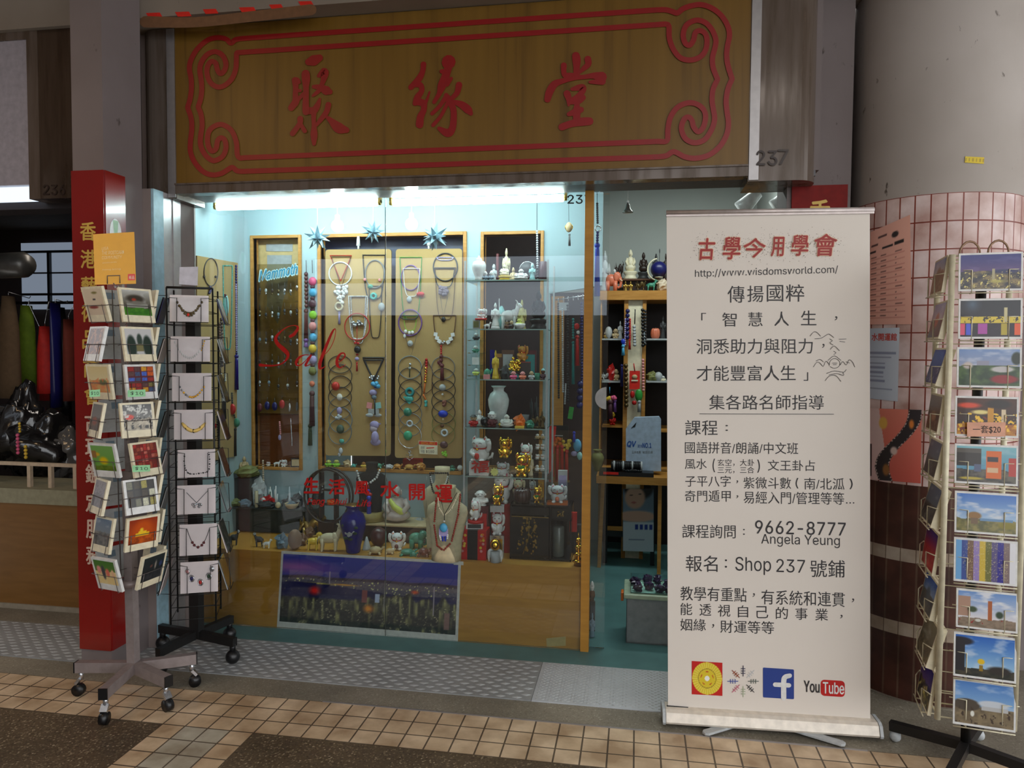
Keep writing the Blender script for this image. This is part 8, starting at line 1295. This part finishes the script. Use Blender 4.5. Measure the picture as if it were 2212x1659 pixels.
for kind, cx_, w_, h_, c, nm, lb, ct, hi, kw in [('elephant', 1322, 40, 44, 'coral', 'elephant_figurine', 'pinkish orange elephant on the oak cabinet', 'figurine', 0, {}), ('stand', 1305, 26, 88, 'palegrey', 'statue', 'pale standing statue behind the glass door, left of the elephant', 'statue', 0, {}), ('mini', 1326, 12, 24, 'paleaqua', 'figurine', 'small pale blue figure behind the elephant', 'figurine', 1, {}), ('buddha', 1360, 31, 62, 'cream', 'statue', 'cream seated Buddha on a plinth, top of the oak cabinet', 'statue', 1, dict(base='cream')), ('buddha', 1388, 26, 56, 'darkbrown', 'statue', 'dark seated statue right of the cream Buddha', 'statue', 1, dict(base='charcoal')), ('dragon', 1336, 22, 42, 'darkbrown', 'statue', 'dark horned figure left of the cream Buddha', 'statue', 1, {}), ('stand', 1415, 18, 56, 'charcoal', 'statue', 'dark warrior statue with a spear', 'statue', 1, dict(hold='charcoal')), ('stand', 1436, 14, 56, 'darkbrown', 'statue', 'brown standing statue beside the banner edge', 'statue', 1, {}),
  ('stand', 1350, 11, 22, 'brass', 'figurine', 'left brass figure of a pair under the step shelf', 'figurine', 0, {}), ('stand', 1361, 11, 22, 'brass', 'figurine', 'right brass figure of a pair under the step shelf', 'figurine', 0, {}), ('dragon', 1383, 24, 26, 'bronze', 'figurine', 'bronze beast right of the brass pair', 'figurine', 0, {}), ('quad', 1405, 24, 26, 'jade', 'figurine', 'jade green horse on the oak cabinet', 'figurine', 0, dict(thick=.22)), ('rock', 1430, 26, 24, 'shell', 'conch_shell', 'pale spotted conch shell by the banner edge', 'shell', 0, {})]:
    put(kind, cx_, w_, h_, ('s', ztop if hi else zsh, 5.75 if hi else YR+.06), c, nm, lb, ct, GT, **kw)
p = fr_(1424, 577); s_ = mpp(p); S = thing('globe', 'dark blue globe in a pale arc stand on the oak cabinet', 'globe', (p.x, p.y+.1, ztop)); p = Vector((p.x, p.y+.1, ztop+.06)); b = MB(); b.ell(p, 18*s_, n=18, k=12); b.build('ball', 'navy', S); b = MB(); b.tube([p+Vector((24*s_*math.cos(a), 0, 24*s_*math.sin(a))) for a in [math.radians(100+12*k) for k in range(17)]], .006); b.build('arc', 'cream', S); b = MB(); b.lathe([(.03, 0), (.03, .006), (.006, .01), (.006, .02)], (p.x, p.y, ztop)); b.build('foot', 'cream', S)
for kind, cx_, w_, h_, py, c, nm, lb, kw in [('ball', 1315, 16, 26, 731, 'palegrey', 'crystal_ball', 'pale crystal ball on the upper niche shelf', {}), ('mini', 1309, 10, 16, 731, 'brass', 'figurine', 'small brass figure beside the pale crystal ball', {}), ('mini', 1330, 14, 22, 731, 'beige', 'figurine', 'beige figure in the upper niche', dict(c2='beige')), ('stand', 1340, 12, 38, 731, 'palegrey', 'figurine', 'pale standing figure in the upper niche', {}), ('dragon', 1312, 24, 20, 823, 'palegrey', 'figurine', 'pale crouching ornament in the lower niche', {}), ('mini', 1332, 14, 26, 823, 'beige', 'figurine', 'beige figure in the lower niche', dict(c2='beige')), ('rock', 1322, 18, 34, 823, 'red', 'figurine', 'red ornament behind the beige figure in the lower niche', {}), ('rock', 1410, 24, 20, 823, 'olive', 'ornament', 'dull yellow lump in the right niche', {}), ('ball', 1424, 18, 20, 823, 'palegrey', 'ornament', 'pale ball in the right niche', {}), ('mini', 1434, 12, 12, 823, 'cream', 'ornament', 'small cream figure in the right niche beside the banner', {}), ('stand', 1432, 14, 50, 731, 'charcoal', 'figurine', 'dark figure high in the right niche', {}), ('pumpkin', 1416, 22, 24, 731, 'coral', 'ornament', 'reddish flower ornament high in the right niche', {}), ('mini', 1326, 14, 30, 920, 'red', 'figurine', 'small red figure in the lowest niche', dict(c2='yellow'))]:
    put(kind, cx_, w_, h_, ('s', fr_(1320, py).z, YR+.08), c, nm, lb, 'ornament', 'ornaments in the cabinet niches', **kw)
hang = lambda Y: (lambda e: (lambda x, y: aty(x, y, Y-e)))
GH = 'charms hung on the cabinet post'
neck('blue cord bundle with a bright blue tassel on the cabinet post', [('s', 'navy', 1356, 672, 1355, 730, 5), ('s', 'lavender', 1351, 690, 1350, 745, 2.4), ('e', 'blue', 1346, 738, 5, 6), ('t', 'skyblue', 1346, 748, 768, 7), ('t', 'navy', 1343, 790, 835, 6)], hang(YR-.02), 'charm', GH, 'hanging_charm')
neck('red and clear bead charm in the middle of the cabinet post', [('c', 'black', 2, 1372, 668, 1371, 700), ('s', 'palegrey', 1370, 706, 1371, 748, 3.4), ('t', 'red', 1360, 735, 755, 4), ('s', 'red', 1361, 690, 1361, 735, 2)], hang(YR-.02), 'charm', GH, 'hanging_charm')
neck('black bead strands at the right of the cabinet post', [('s', 'black', 1388, 670, 1389, 750, 4), ('s', 'charcoal', 1394, 672, 1394, 745, 3.4), ('s', 'crystal', 1392, 720, 1393, 742, 2)], hang(YR-.02), 'charm', GH, 'hanging_charm')
neck('pink string of little hearts right of the red packet', [('s', 'pink', 1389, 778, 1390, 846, 3.4)], hang(YR-.02), 'charm', GH, 'hanging_charm')
neck('string of bronze coins left of the red packet', [('s', 'bronze', 1352, 790, 1353, 880, 5)], hang(YR-.02), 'charm', GH, 'hanging_charm')
neck('bright red packet with a hanging loop on the cabinet post', [('b', 'scarlet', 1371, 821, 22, 40, 0), ('c', 'red', 2.4, 1369, 785, 1371, 802), ('e', 'beige', 1371, 814, 6, 5), ('b', 'cream', 1371, 822, 14, 3, 0)], hang(YR-.03), 'packet', GH, 'red_packet')
neck('green charm hanging below the red packet', [('c', 'red', 1.6, 1378, 842, 1379, 848), ('e', 'green', 1380, 854, 7, 12), ('t', 'palegrey', 1381, 868, 890, 6)], hang(YR-.03), 'charm', GH, 'hanging_charm'); neck('red charm hanging below the bright red packet', [('e', 'red', 1366, 852, 5, 8), ('e', 'red', 1370, 870, 5, 5)], hang(YR-.03), 'charm', GH, 'hanging_charm')
neck('purple and yellow tassels hanging in the dark left niche', [('c', 'skyblue', 1.4, 1317, 836, 1317, 850), ('k', 'yellow', 1314, 862, 7, 4, 6, 4), ('k', 'rose', 1323, 858, 6, 5, 6, 4), ('t', 'plum', 1318, 868, 905, 9), ('t', 'purple', 1328, 866, 890, 6)], hang(YR-.02), 'charm', GH, 'hanging_charm')
# easel table, box and tray
YT2 = 5.17; ft = lambda x, y: aty(x, y, YT2); zt2, zt1 = ft(1350, 1030).z, ft(1350, 1046).z; tx0, tx1 = ft(1288, 1040).x, ft(1470, 1040).x
S = thing('display_table', 'narrow oak trestle table with thin legs inside the doorway', 'table', ((tx0+tx1)/2, YT2+.1, 0)); b = MB(); b.box(tx0, tx1, YT2, YT2+.3, zt1, zt2); b.build('tabletop', M_oak, S)
for x, y, t in ((1294, 1225, 1302), (1423, 1240, 1426), (1462, 1238, 1458)): p = Vector(atz(x, y, .004)); q = Vector((ft(t, 1046).x, YT2+.05, zt1)); b = MB(); b.bar(p, q, .025, .025); b.build('leg', M_oak, S)
b = MB(); q0, q1 = ft(1294, 1034), ft(1412, 1034); b.box(q0.x, q1.x, YT2+.005, YT2+.2, zt2+.0004, zt2+.03); S = thing('jewellery_tray', 'black tray under the black bracelets on the oak table', 'tray', ((q0.x+q1.x)/2, YT2+.1, zt2)); b.build('body', 'black', S); b = MB(); b.box(ft(1303, 1025).x, ft(1336, 1025).x, YT2+.002, YT2+.004, zt2+.012, zt2+.03); b.build('red_tag', 'scarlet', S); zt3 = zt2+.031
b = MB(); a = ft(1322, 1006); c = ft(1386, 1000); Y5 = YT2+.06; s_ = mpp(a); r_ = random.Random(3)
for k in range(17): t = k/16; q = Vector((a.x+(c.x-a.x)*t, Y5, zt3+.036)); b.torus(q, .029, .008, k % 5 == 1, 14, 5, 'x')
for k in range(26): b.ell((a.x+.08+r_.random()*.12, Y5-.05, zt3+.008+r_.random()*.006), .008, 0, 6, 4)
tag(b.build('bracelets', ['black', 'palegrey'], loc=(a.x, Y5, zt3)), 'roll of black beaded bracelets on the black tray', 'bracelets')
fb = lambda x, y: aty(x, y, YT2+.12); q = [(1352, 1018), (1352, 927), (1371, 902), (1424, 900), (1428, 906), (1428, 1018)]; S = thing('leaflet_box', 'pale blue leaflet box with a slanted corner and blue letters, on the oak table', 'box', fb(1390, 1018)); b = MB(); b.prism([fb(*p) for p in q], (0, .06, 0)); b.build('body', mat('box_blue', (176, 194, 216), .5), S)
ftx = lambda x, y: aty(x, y, YT2+.119); b = MB(); lettering(b, 'QV', (1355, 1374, 953, 966), ftx, 0, .05, .2); lettering(b, 'NO.1', (1388, 1407, 957, 967), ftx, 0, .03); lettering(b, '澳洲', (1377, 1387, 960, 967), ftx, 0); lettering(b, '品牌推薦', (1365, 1384, 974, 980), ftx, 1); lettering(b, '敏感肌膚', (1388, 1410, 974, 980), ftx, 1); b.build('print', [mat('print_blue', (40, 90, 170), .5), 'grey'], S); b = MB(); b.prism([ftx(*p) for p in ((1363, 925), (1375, 912), (1372, 922))], (0, -.001, 0)); b.build('opening', 'black', S)
put('vase', 1294, 28, 46, ('s', zt2, YT2+.22), 'olive', 'vase', 'dull green glazed vase at the left end of the oak table', 'vase')
fp = lambda x, y: aty(x, y, 5.34)
def advert(U, V):
    c = mixc((150, 170, 190), (120, 140, 160), V); c = mixc2(c, (206, 212, 220), (V < .46).astype(float)); c = mixc2(c, (30, 24, 26), (U < .02+.0*V).astype(float)); c = blob(c, U, V, .52, 1.05, .55, .25, (24, 20, 24), .2); c = blob(c, U, V, .4, .86, .36, .2, (222, 176, 150), .2); c = blob(c, U, V, .45, .56, .7, .1, (216, 170, 146), .2); c = blob(c, U, V, .36, .78, .1, .02, (190, 90, 90), .4); c = blob(c, U, V, .28, .9, .06, .012, (40, 30, 30), .4); c = blob(c, U, V, .56, .92, .06, .012, (40, 30, 30), .4)
    for k in range(4): c = rect(c, U, V, .4+k*.15, .5+k*.15, .34, .44, (40, 60, 150))
    return rect(c, U, V, .2, .7, .18, .2, (120, 130, 160))
S = thing('poster_stand', 'black-framed poster stand on the floor under the oak table', 'stand', (fp(1360, 1205).x, 5.36, 0)); b = MB(); q0, q1 = fp(1304, 1055), fp(1416, 1055); zt_ = zt1-.01; b.box(q0.x, q0.x+.03, 5.35, 5.38, .004, zt_); b.box(q1.x-.03, q1.x, 5.35, 5.38, .004, zt_); b.box(q0.x, q1.x, 5.352, 5.378, .2, .24); b.build('frame', 'black', S); b = MB(); b.box(q0.x+.03, q1.x-.03, 5.345, 5.36, .245, .275); b.build('rail', M_oak, S)
sheet('advert_poster', [(1345, 1056), (1412, 1056), (1412, 1192), (1345, 1190)], fp, advert, 40, 60, 'poster of a smiling face over blue bottles, in the black stand', 'poster', (0, 0, 1, 1), .003)
# storage box with amethysts at the door
frost = mat('cloudy_plastic', (150, 156, 158), .35); frost.node_tree.nodes['Principled BSDF'].inputs['Alpha'].default_value = .72
A = Vector(atz(1352, 1388, .005)); s_ = mpp(A); W_ = 128*s_; D_ = .24; H = (aty(1352, 1290, A.y)-A).z; x0, x1, y0, y1 = A.x, A.x+W_, A.y, A.y+D_
S = thing('storage_box', 'clear plastic storage box with a pale green lid on the teal floor', 'box', (A.x+W_/2, A.y+D_/2, .004)); t = .004
b = MB(); b.box(x0, x1, y0, y0+t, .006, H); b.box(x0, x1, y1-t, y1, .006, H); b.box(x0, x0+t, y0, y1, .006, H); b.box(x1-t, x1, y0, y1, .006, H); b.box(x0, x1, y0, y1, .004, .01); b.build('body', frost, S)
b = MB(); b.box(x0+.02, x1-.02, y0+.02, y1-.02, .012, H*.55); b.build('contents', 'brown', S, bevel=.02); b = MB(); b.box(x0-.015, x1+.015, y0-.015, y1+.015, H, H+.025); b.build('lid', mat('pale_green_plastic', (168, 186, 160), .4), S, bevel=.006); b = MB(); b.box(x0-.03, x0-.016, y0+.04, y0+.1, H-.03, H+.015); b.build('clip', 'orange', S, bevel=.003)
z0 = H+.0255; S = thing('specimen_tray', 'clear shallow tray of purple stones on the storage box', 'tray', ((x0+x1)/2, A.y+.12, z0)); b = MB(); b.box(x0+.02, x1-.02, y0+.01, y1-.02, z0, z0+.004); b.build('bottom', mat('aqua_paper', (176, 226, 206), .5), S); b = MB(); b.box(x0+.02, x1-.02, y0+.01, y0+.013, z0, z0+.045); b.box(x0+.02, x1-.02, y1-.023, y1-.02, z0, z0+.045); b.box(x0+.02, x0+.023, y0+.01, y1-.02, z0, z0+.045); b.build('sides', M_clear, S)
for k, (x, y) in enumerate(((1372, 1258), (1398, 1254), (1420, 1256), (1378, 1274), (1402, 1270), (1424, 1276), (1446, 1262), (1446, 1278))):
    p = Vector(atz(x, y, z0+.015)); p.y = min(max(p.y, y0+.035), y1-.05); o = k_rock(.05, .04, 'amethyst', k+2, .8)[0][1].build('amethyst', 'amethyst', world=False); o.location = (p.x, p.y, z0+.006); tag(o, 'rough purple stone, number %s from the left in the %s row of the clear tray' % (('one', 'two', 'three', 'one', 'two', 'three', 'four', 'four')[k], 'back' if k in (0, 1, 2, 6) else 'front'), 'stone', 'purple stones in the tray')
for k, (py, c, lb) in enumerate(((1390, 'greyblue', 'grey little statue on the floor behind the door post'),)): put('stand', 1287, 14, 52, ('s', .004, 3.93), c, 'statue', lb, 'statue'); put('box', 1286, 14, 64, ('s', .004, 4.02), 'darkbrown', 'statue_box', 'dark block behind the door post on the floor', 'box', None); put('mini', 1286, 12, 46, ('s', .004+64*mpp(aty(1286, 1300, 4.02)), 4.02), 'brown', 'statue', 'brown little statue on the dark block behind the door post', 'statue')
# door handle, bell, hanging strand
b = MB(); c = aty(1311, 860, 3.78); R = 24*mpp(c); b.prism([(c.x-.003, c.y, c.z-R)]+[(c.x-.003-R*math.cos(a), c.y, c.z+R*math.sin(a)) for a in [math.radians(-85+17*k) for k in range(11)]]+[(c.x-.003, c.y, c.z+R)], (0, -.012, 0)); tag(b.build('door_pull', mat('pull_steel', (176, 176, 174), .35, .7), loc=c), 'half-round steel pull at the edge of the glass door', 'pull')
p = aty(1356, 459, 3.86); s_ = mpp(p); S = thing('bell', 'small dark metal bell hanging in the doorway', 'bell', p); b = MB(); b.lathe([(12*s_, 0), (11*s_, 2*s_), (6*s_, 8*s_), (5*s_, 14*s_), (3*s_, 19*s_), (1*s_, 21*s_)], p, n=16); b.build('cup', mat('bell_metal', (120, 120, 112), .3, .8), S); b = MB(); b.tube([p+Vector((0, 0, 20*s_)), (p.x, p.y, 2.93)], .0012, n=4); b.ell((p.x, p.y, p.z+.055), .006, n=6); b.build('string', 'white', S)
neck('blue tassel strand with a silver ring hanging inside the door pane', [('c', 'charcoal', 1, 1289, 200, 1290, 440), ('s', 'charcoal', 1290, 440, 1291, 485, 2.4), ('d', 'silver', 1292, 494, 5, 1.2), ('s', 'navy', 1291, 502, 1290, 525, 3), ('t', 'blue', 1290, 530, 640, 9)], lambda e: (lambda x, y: aty(x, y, 3.9-e)), 'charm', None, 'hanging_charm')
for x, y, lb in ((1625, 440, 'white spot lamp under the shop ceiling, left one over the banner'), (1700, 436, 'white spot lamp under the shop ceiling, right one over the banner')):
    p = aty(x, y, 4.3); S = thing('spot_lamp', lb, 'lamp', p, 'shop spot lamps'); b = MB(); b.tube([p+Vector((-.06, 0, -.03)), p+Vector((.03, 0, .06))], [.05, .03], n=12); b.build('shade', 'white', S); b = MB(); b.bar(p+Vector((.03, 0, .06)), Vector((p.x+.06, p.y, 2.93)), .02, .02); b.build('arm', 'black', S)
# ----------------------------------------------------------------- hanging goods between the glass shelves and the door post
YH = 4.6; fh = hang(YH); b = MB(); b.box(aty(1190, 800, 4.66).x, aty(1216, 800, 4.66).x, 4.66, 4.7, .004, aty(1200, 640, 4.66).z); struct('wall_brown_panel', b, M_oak)
b = MB(); b.box(aty(1190, 1000, 4.8).x, aty(1275, 1000, 4.8).x, 4.8, 4.84, .004, aty(1230, 632, 4.8).z); struct('wall_dark_recess', b, mat('dark_cabinet'))
p, q = aty(1200, 648, YH), aty(1268, 638, YH); S = thing('hook_rail', 'steel rail with round hooks behind the window beside the door post', 'rail', p); b = MB(); b.tube([p, q], .004); b.tube([q, (q.x, 4.8, q.z)], .004); b.build('rod', 'silver', S)
for k in range(6): b = MB(); c = p+(q-p)*(k+.6)/6.4; b.torus(c-Vector((0, 0, .006)), .016, .002, 0, 14, 4, 'x'); b.build('ring_hook', 'silver', S)
GB = 'goods hanging beside the door post'
for lb, e in (('grey bead strand, first from the left on the hook rail', [('s', 'charcoal', 1206, 656, 1207, 860, 2.6)]), ('clear bead strand, second from the left on the hook rail', [('s', 'crystal', 1215, 668, 1216, 850, 2.4)]), ('dark bead strand, third from the left on the hook rail', [('s', 'darkrock', 1226, 660, 1227, 870, 3)]), ('teal and blue tassel strand on the hook rail', [('s', 'teal', 1238, 690, 1238, 730, 3), ('t', 'teal', 1238, 740, 830, 6)]), ('red tassel charm with a white bead on the hook rail', [('e', 'red', 1246, 705, 6, 7), ('e', 'white', 1249, 718, 4, 4), ('t', 'red', 1247, 728, 790, 8)]), ('dark blue bead strand nearest the door post', [('s', 'navy', 1256, 655, 1257, 830, 3.4)]), ('white paper tag on the hook rail', [('b', 'palegrey', 1217, 662, 22, 17, 0)]), ('black cord bundle low on the hook rail', [('s', 'navy', 1254, 830, 1252, 880, 8), ('s', 'crystal', 1222, 830, 1220, 875, 2)]), ('green fan-shaped charm below the strands', [('b', 'green', 1233, 892, 10, 26, 8)]),
  ('orange red flag beside the lowest glass shelf', [('b', 'scarlet', 1192, 950, 15, 60, 4), ('b', 'scarlet', 1190, 1000, 12, 60, -3)]), ('yellow and orange flower tassels, left bunch', [('k', 'orange', 1203, 955, 8, 8, 10, 4), ('t', 'red', 1204, 965, 1040, 8), ('t', 'red', 1214, 965, 1042, 8)]), ('yellow flower tassels, right bunch', [('k', 'yellow', 1224, 962, 9, 10, 12, 4), ('t', 'red', 1224, 975, 1040, 8)]), ('blue and pink plush charm beside the door post', [('e', 'skyblue', 1247, 962, 9, 14), ('e', 'lavender', 1240, 980, 7, 6), ('t', 'blue', 1240, 935, 955, 6), ('e', 'paleaqua', 1252, 985, 6, 9)]), ('black packet with white print behind the orange flag', [('b', 'black', 1211, 932, 34, 26, 0), ('b', 'palegrey', 1207, 941, 18, 2, 0)])): neck(lb, e, fh, 'hanging goods', GB, 'hanging_goods')
# ================================================================= THE NEIGHBOURING SHOP ON THE LEFT
fn = lambda x, y: aty(x, y, 3.75); nx0, nx1 = -6.4, -2.61
za, zb_, zc_, zd = fn(80, 1056).z, fn(80, 1088).z, fn(80, 1306).z, fn(80, 1328).z
b = MB(); b.box(nx0, nx1, 3.75, 3.78, zc_, zb_); struct('wall_neighbour_board', b, woodmat('neighbour_board', (120, 84, 40), (134, 96, 50), .5, 1)); b = MB(); b.box(nx0, nx1, 3.735, 4.1, zb_, za); struct('trim_neighbour_ledge', b, mat('pale_ledge', (150, 146, 120), .5)); b = MB(); b.box(nx0, nx1, 3.74, 3.78, .003, zc_); struct('baseboard_neighbour', b, mat('pale_skirting', (150, 140, 124), .6))
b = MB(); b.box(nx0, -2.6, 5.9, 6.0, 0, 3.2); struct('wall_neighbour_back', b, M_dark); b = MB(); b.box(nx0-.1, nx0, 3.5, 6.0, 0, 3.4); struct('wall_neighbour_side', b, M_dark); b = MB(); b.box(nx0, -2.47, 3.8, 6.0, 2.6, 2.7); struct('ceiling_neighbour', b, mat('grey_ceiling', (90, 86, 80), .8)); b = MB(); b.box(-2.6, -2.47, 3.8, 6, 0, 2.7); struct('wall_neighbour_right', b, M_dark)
fl = lambda x, y: aty(x, y, 3.5); zt_, zb2 = fl(30, 75).z, fl(100, 430).z
b = MB(); b.box(fl(62, 200).x, fl(86, 200).x, 3.49, 3.6, zb2, zt_+.1); b.box(nx0, fl(62, 200).x, 3.49, 3.6, fl(30, 88).z, zt_+.1); struct('trim_neighbour_frame', b, M_steel); b = MB(); b.box(fl(86, 200).x, -2.612, 3.49, 3.75, zb2, zt_+.2); struct('trim_neighbour_case', b, M_steel2); digits('house_number', '236', (93, 140, 399, 421), lambda x, y: aty(x, y, 3.487), 'dark number 236 on the brown steel case of the neighbouring shop', 'darkbrown')
b = MB(); b.box(nx0, fl(62, 200).x, 3.5, 3.58, fl(30, 400).z, fl(30, 88).z); S = tag(b.build('blank_sign', mat('blank_sign', (168, 164, 174), .4), loc=fl(0, 250)), 'blank pale sign over the neighbouring shop', 'sign'); b = MB(); b.box(nx0, fl(62, 200).x, 3.53, 3.6, fl(30, 428).z, fl(30, 401).z); tag(b.build('light_strip', emat('strip_light', (225, 240, 255), 1.3), loc=fl(0, 415)), 'bright white light strip under the blank sign', 'lamp')
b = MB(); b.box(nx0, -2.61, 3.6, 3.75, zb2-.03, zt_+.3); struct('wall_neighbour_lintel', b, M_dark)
fk = lambda x, y: aty(x, y, 5.85); M_pane = emat('neighbour_window_light', (170, 184, 204), .42)
b = MB(); q0, q1 = fk(43, 525), fk(160, 668); b.box(q0.x, q1.x, 5.86, 5.87, q1.z, q0.z); struct('window_8', b, M_pane); b = MB()
for y, h in ((544, 5), (590, 3), (636, 5)): z = fk(100, y).z; b.box(q0.x, q1.x, 5.83, 5.859, z-h*.004/2, z+h*.004/2)
x_ = fk(108, 600).x; b.box(x_-.012, x_+.012, 5.83, 5.859, q1.z, fk(108, 546).z); struct('window_9', b, 'black')
GC = 'clothes hanging in the neighbouring shop'; Yc = 4.9
def garment(x0, x1, y0, y1, c, nm, lb, dy=0):
    f = lambda x, y: aty(x, y, Yc+dy); p = f((x0+x1)/2, y0); q = f((x0+x1)/2, y1); w_ = (x1-x0)*mpp(p)/2; H = p.z-q.z; S = thing(nm, lb, 'garment', q, GC); b = MB(); n = 18; V = []; k = 7
    for i in range(k):
        t = i/(k-1); ww = w_*(.35+.65*min(1, t*3)) if t < .3 else w_*(.85+.2*t)
        V += [(p.x+ww*math.cos(2*PI*j/n)*(1+.08*math.sin(j*2.6)*t), p.y+.05*math.sin(2*PI*j/n)*(1+.3*math.sin(j*3.1)*t), p.z-H*t) for j in range(n)]
    b.add(V, [(i*n+j, i*n+(j+1) % n, (i+1)*n+(j+1) % n, (i+1)*n+j) for i in range(k-1) for j in range(n)]+[tuple(range(n)), tuple((k-1)*n+j for j in range(n))], 0, True); b.build('cloth', c, S); zr = aty(80, 654, Yc).z; b = MB(); b.tube([p, p+Vector((0, 0, .03)), (p.x, Yc-.012, max(zr, p.z)), (p.x, Yc, max(zr, p.z)+.015)], .003, n=5); b.build('hanger_hook', 'silver', S)
garment(-6, 42, 640, 860, mat('brown_cloth', (96, 76, 54), .9), 'dress', 'brown garment at the far left of the neighbouring shop', -.2); garment(38, 76, 660, 832, mat('lime_cloth', (112, 140, 30), .8), 'dress', 'lime green garment, brightest in the neighbouring shop', .1); garment(80, 114, 705, 850, mat('red_cloth', (200, 40, 34), .7), 'dress', 'bright red garment beside the lime one', -.05); garment(104, 150, 664, 910, 'black', 'dress', 'black garment in the middle of the rail', .02); garment(112, 126, 655, 880, 'navy', 'dress', 'narrow navy garment over the black one', -.12); garment(138, 158, 690, 866, mat('rust_cloth', (110, 40, 26), .8), 'dress', 'rust brown garment beside the red pillar', -.08); garment(84, 138, 770, 865, mat('dark_red_cloth', (130, 20, 20), .8), 'skirt', 'dark red skirt behind the bright red garment', .2)
b = MB(); p, q = aty(-10, 655, Yc), aty(165, 652, Yc); b.tube([p, (-2.61, q.y, q.z)], .012); tag(b.build('clothes_rail', 'black', loc=p), 'dark clothes rail in the neighbouring shop', 'rail')
b = MB(); p, q = aty(-20, 575, 4.3), aty(52, 572, 4.3); b.tube([p, q, q+Vector((.04, 0, 0)), q+Vector((.055, 0, 0))], [.085, .085, .06, .01], n=16); S = tag(b.build('roller_case', mat('grey_case', (96, 94, 90), .35, .5), loc=p), 'rounded grey metal case jutting in from the left of the neighbouring shop', 'case')
M_pl = mat('black_plastic', (30, 29, 30), .18, bump=1.0, scale=14, coat=.6)
for cx_, fy, w_, h_, c, lb, sd in ((95, 1040, 130, 120, M_pl, 'large heap under shiny black plastic on the neighbouring counter', 2), (40, 1010, 90, 160, M_pl, 'tall plastic-covered heap at the left of the neighbouring counter', 5), (140, 1030, 70, 80, mat('grey_plastic', (92, 90, 88), .2, bump=1., scale=16, coat=.5), 'grey plastic-covered bundle beside the red pillar', 8)): Yk = 4.25; o = put('rock', cx_, w_, h_*1.1, ('s', za, Yk), c, 'covered_heap', lb, 'heap', 'covered heaps next door', seed=sd, d=.5, n=36)
b = MB(); zr_ = fn(80, 1006).z; b.bar((nx0, 3.8, zr_), (nx1, 3.8, zr_), .02, .02)
S = thing('counter_rail', 'low pale rail on posts along the neighbouring counter', 'rail', (-3, 3.8, za)); b.build('rail', 'shell', S)
for x in (50, 96, 150): q = fn(x, 1030); b = MB(); b.bar((q.x, 3.8, za), (q.x, 3.8, zr_), .022, .022); b.build('post', 'shell', S)
neck('pink and yellow bead charm hanging in the neighbouring shop', [('s', 'yellow', 42, 915, 43, 935, 3), ('s', 'rose', 38, 940, 39, 985, 4), ('s', 'yellow', 55, 965, 56, 990, 4)], lambda e: (lambda x, y: aty(x, y, 3.86-e)), 'charm', None, 'bead_charm')
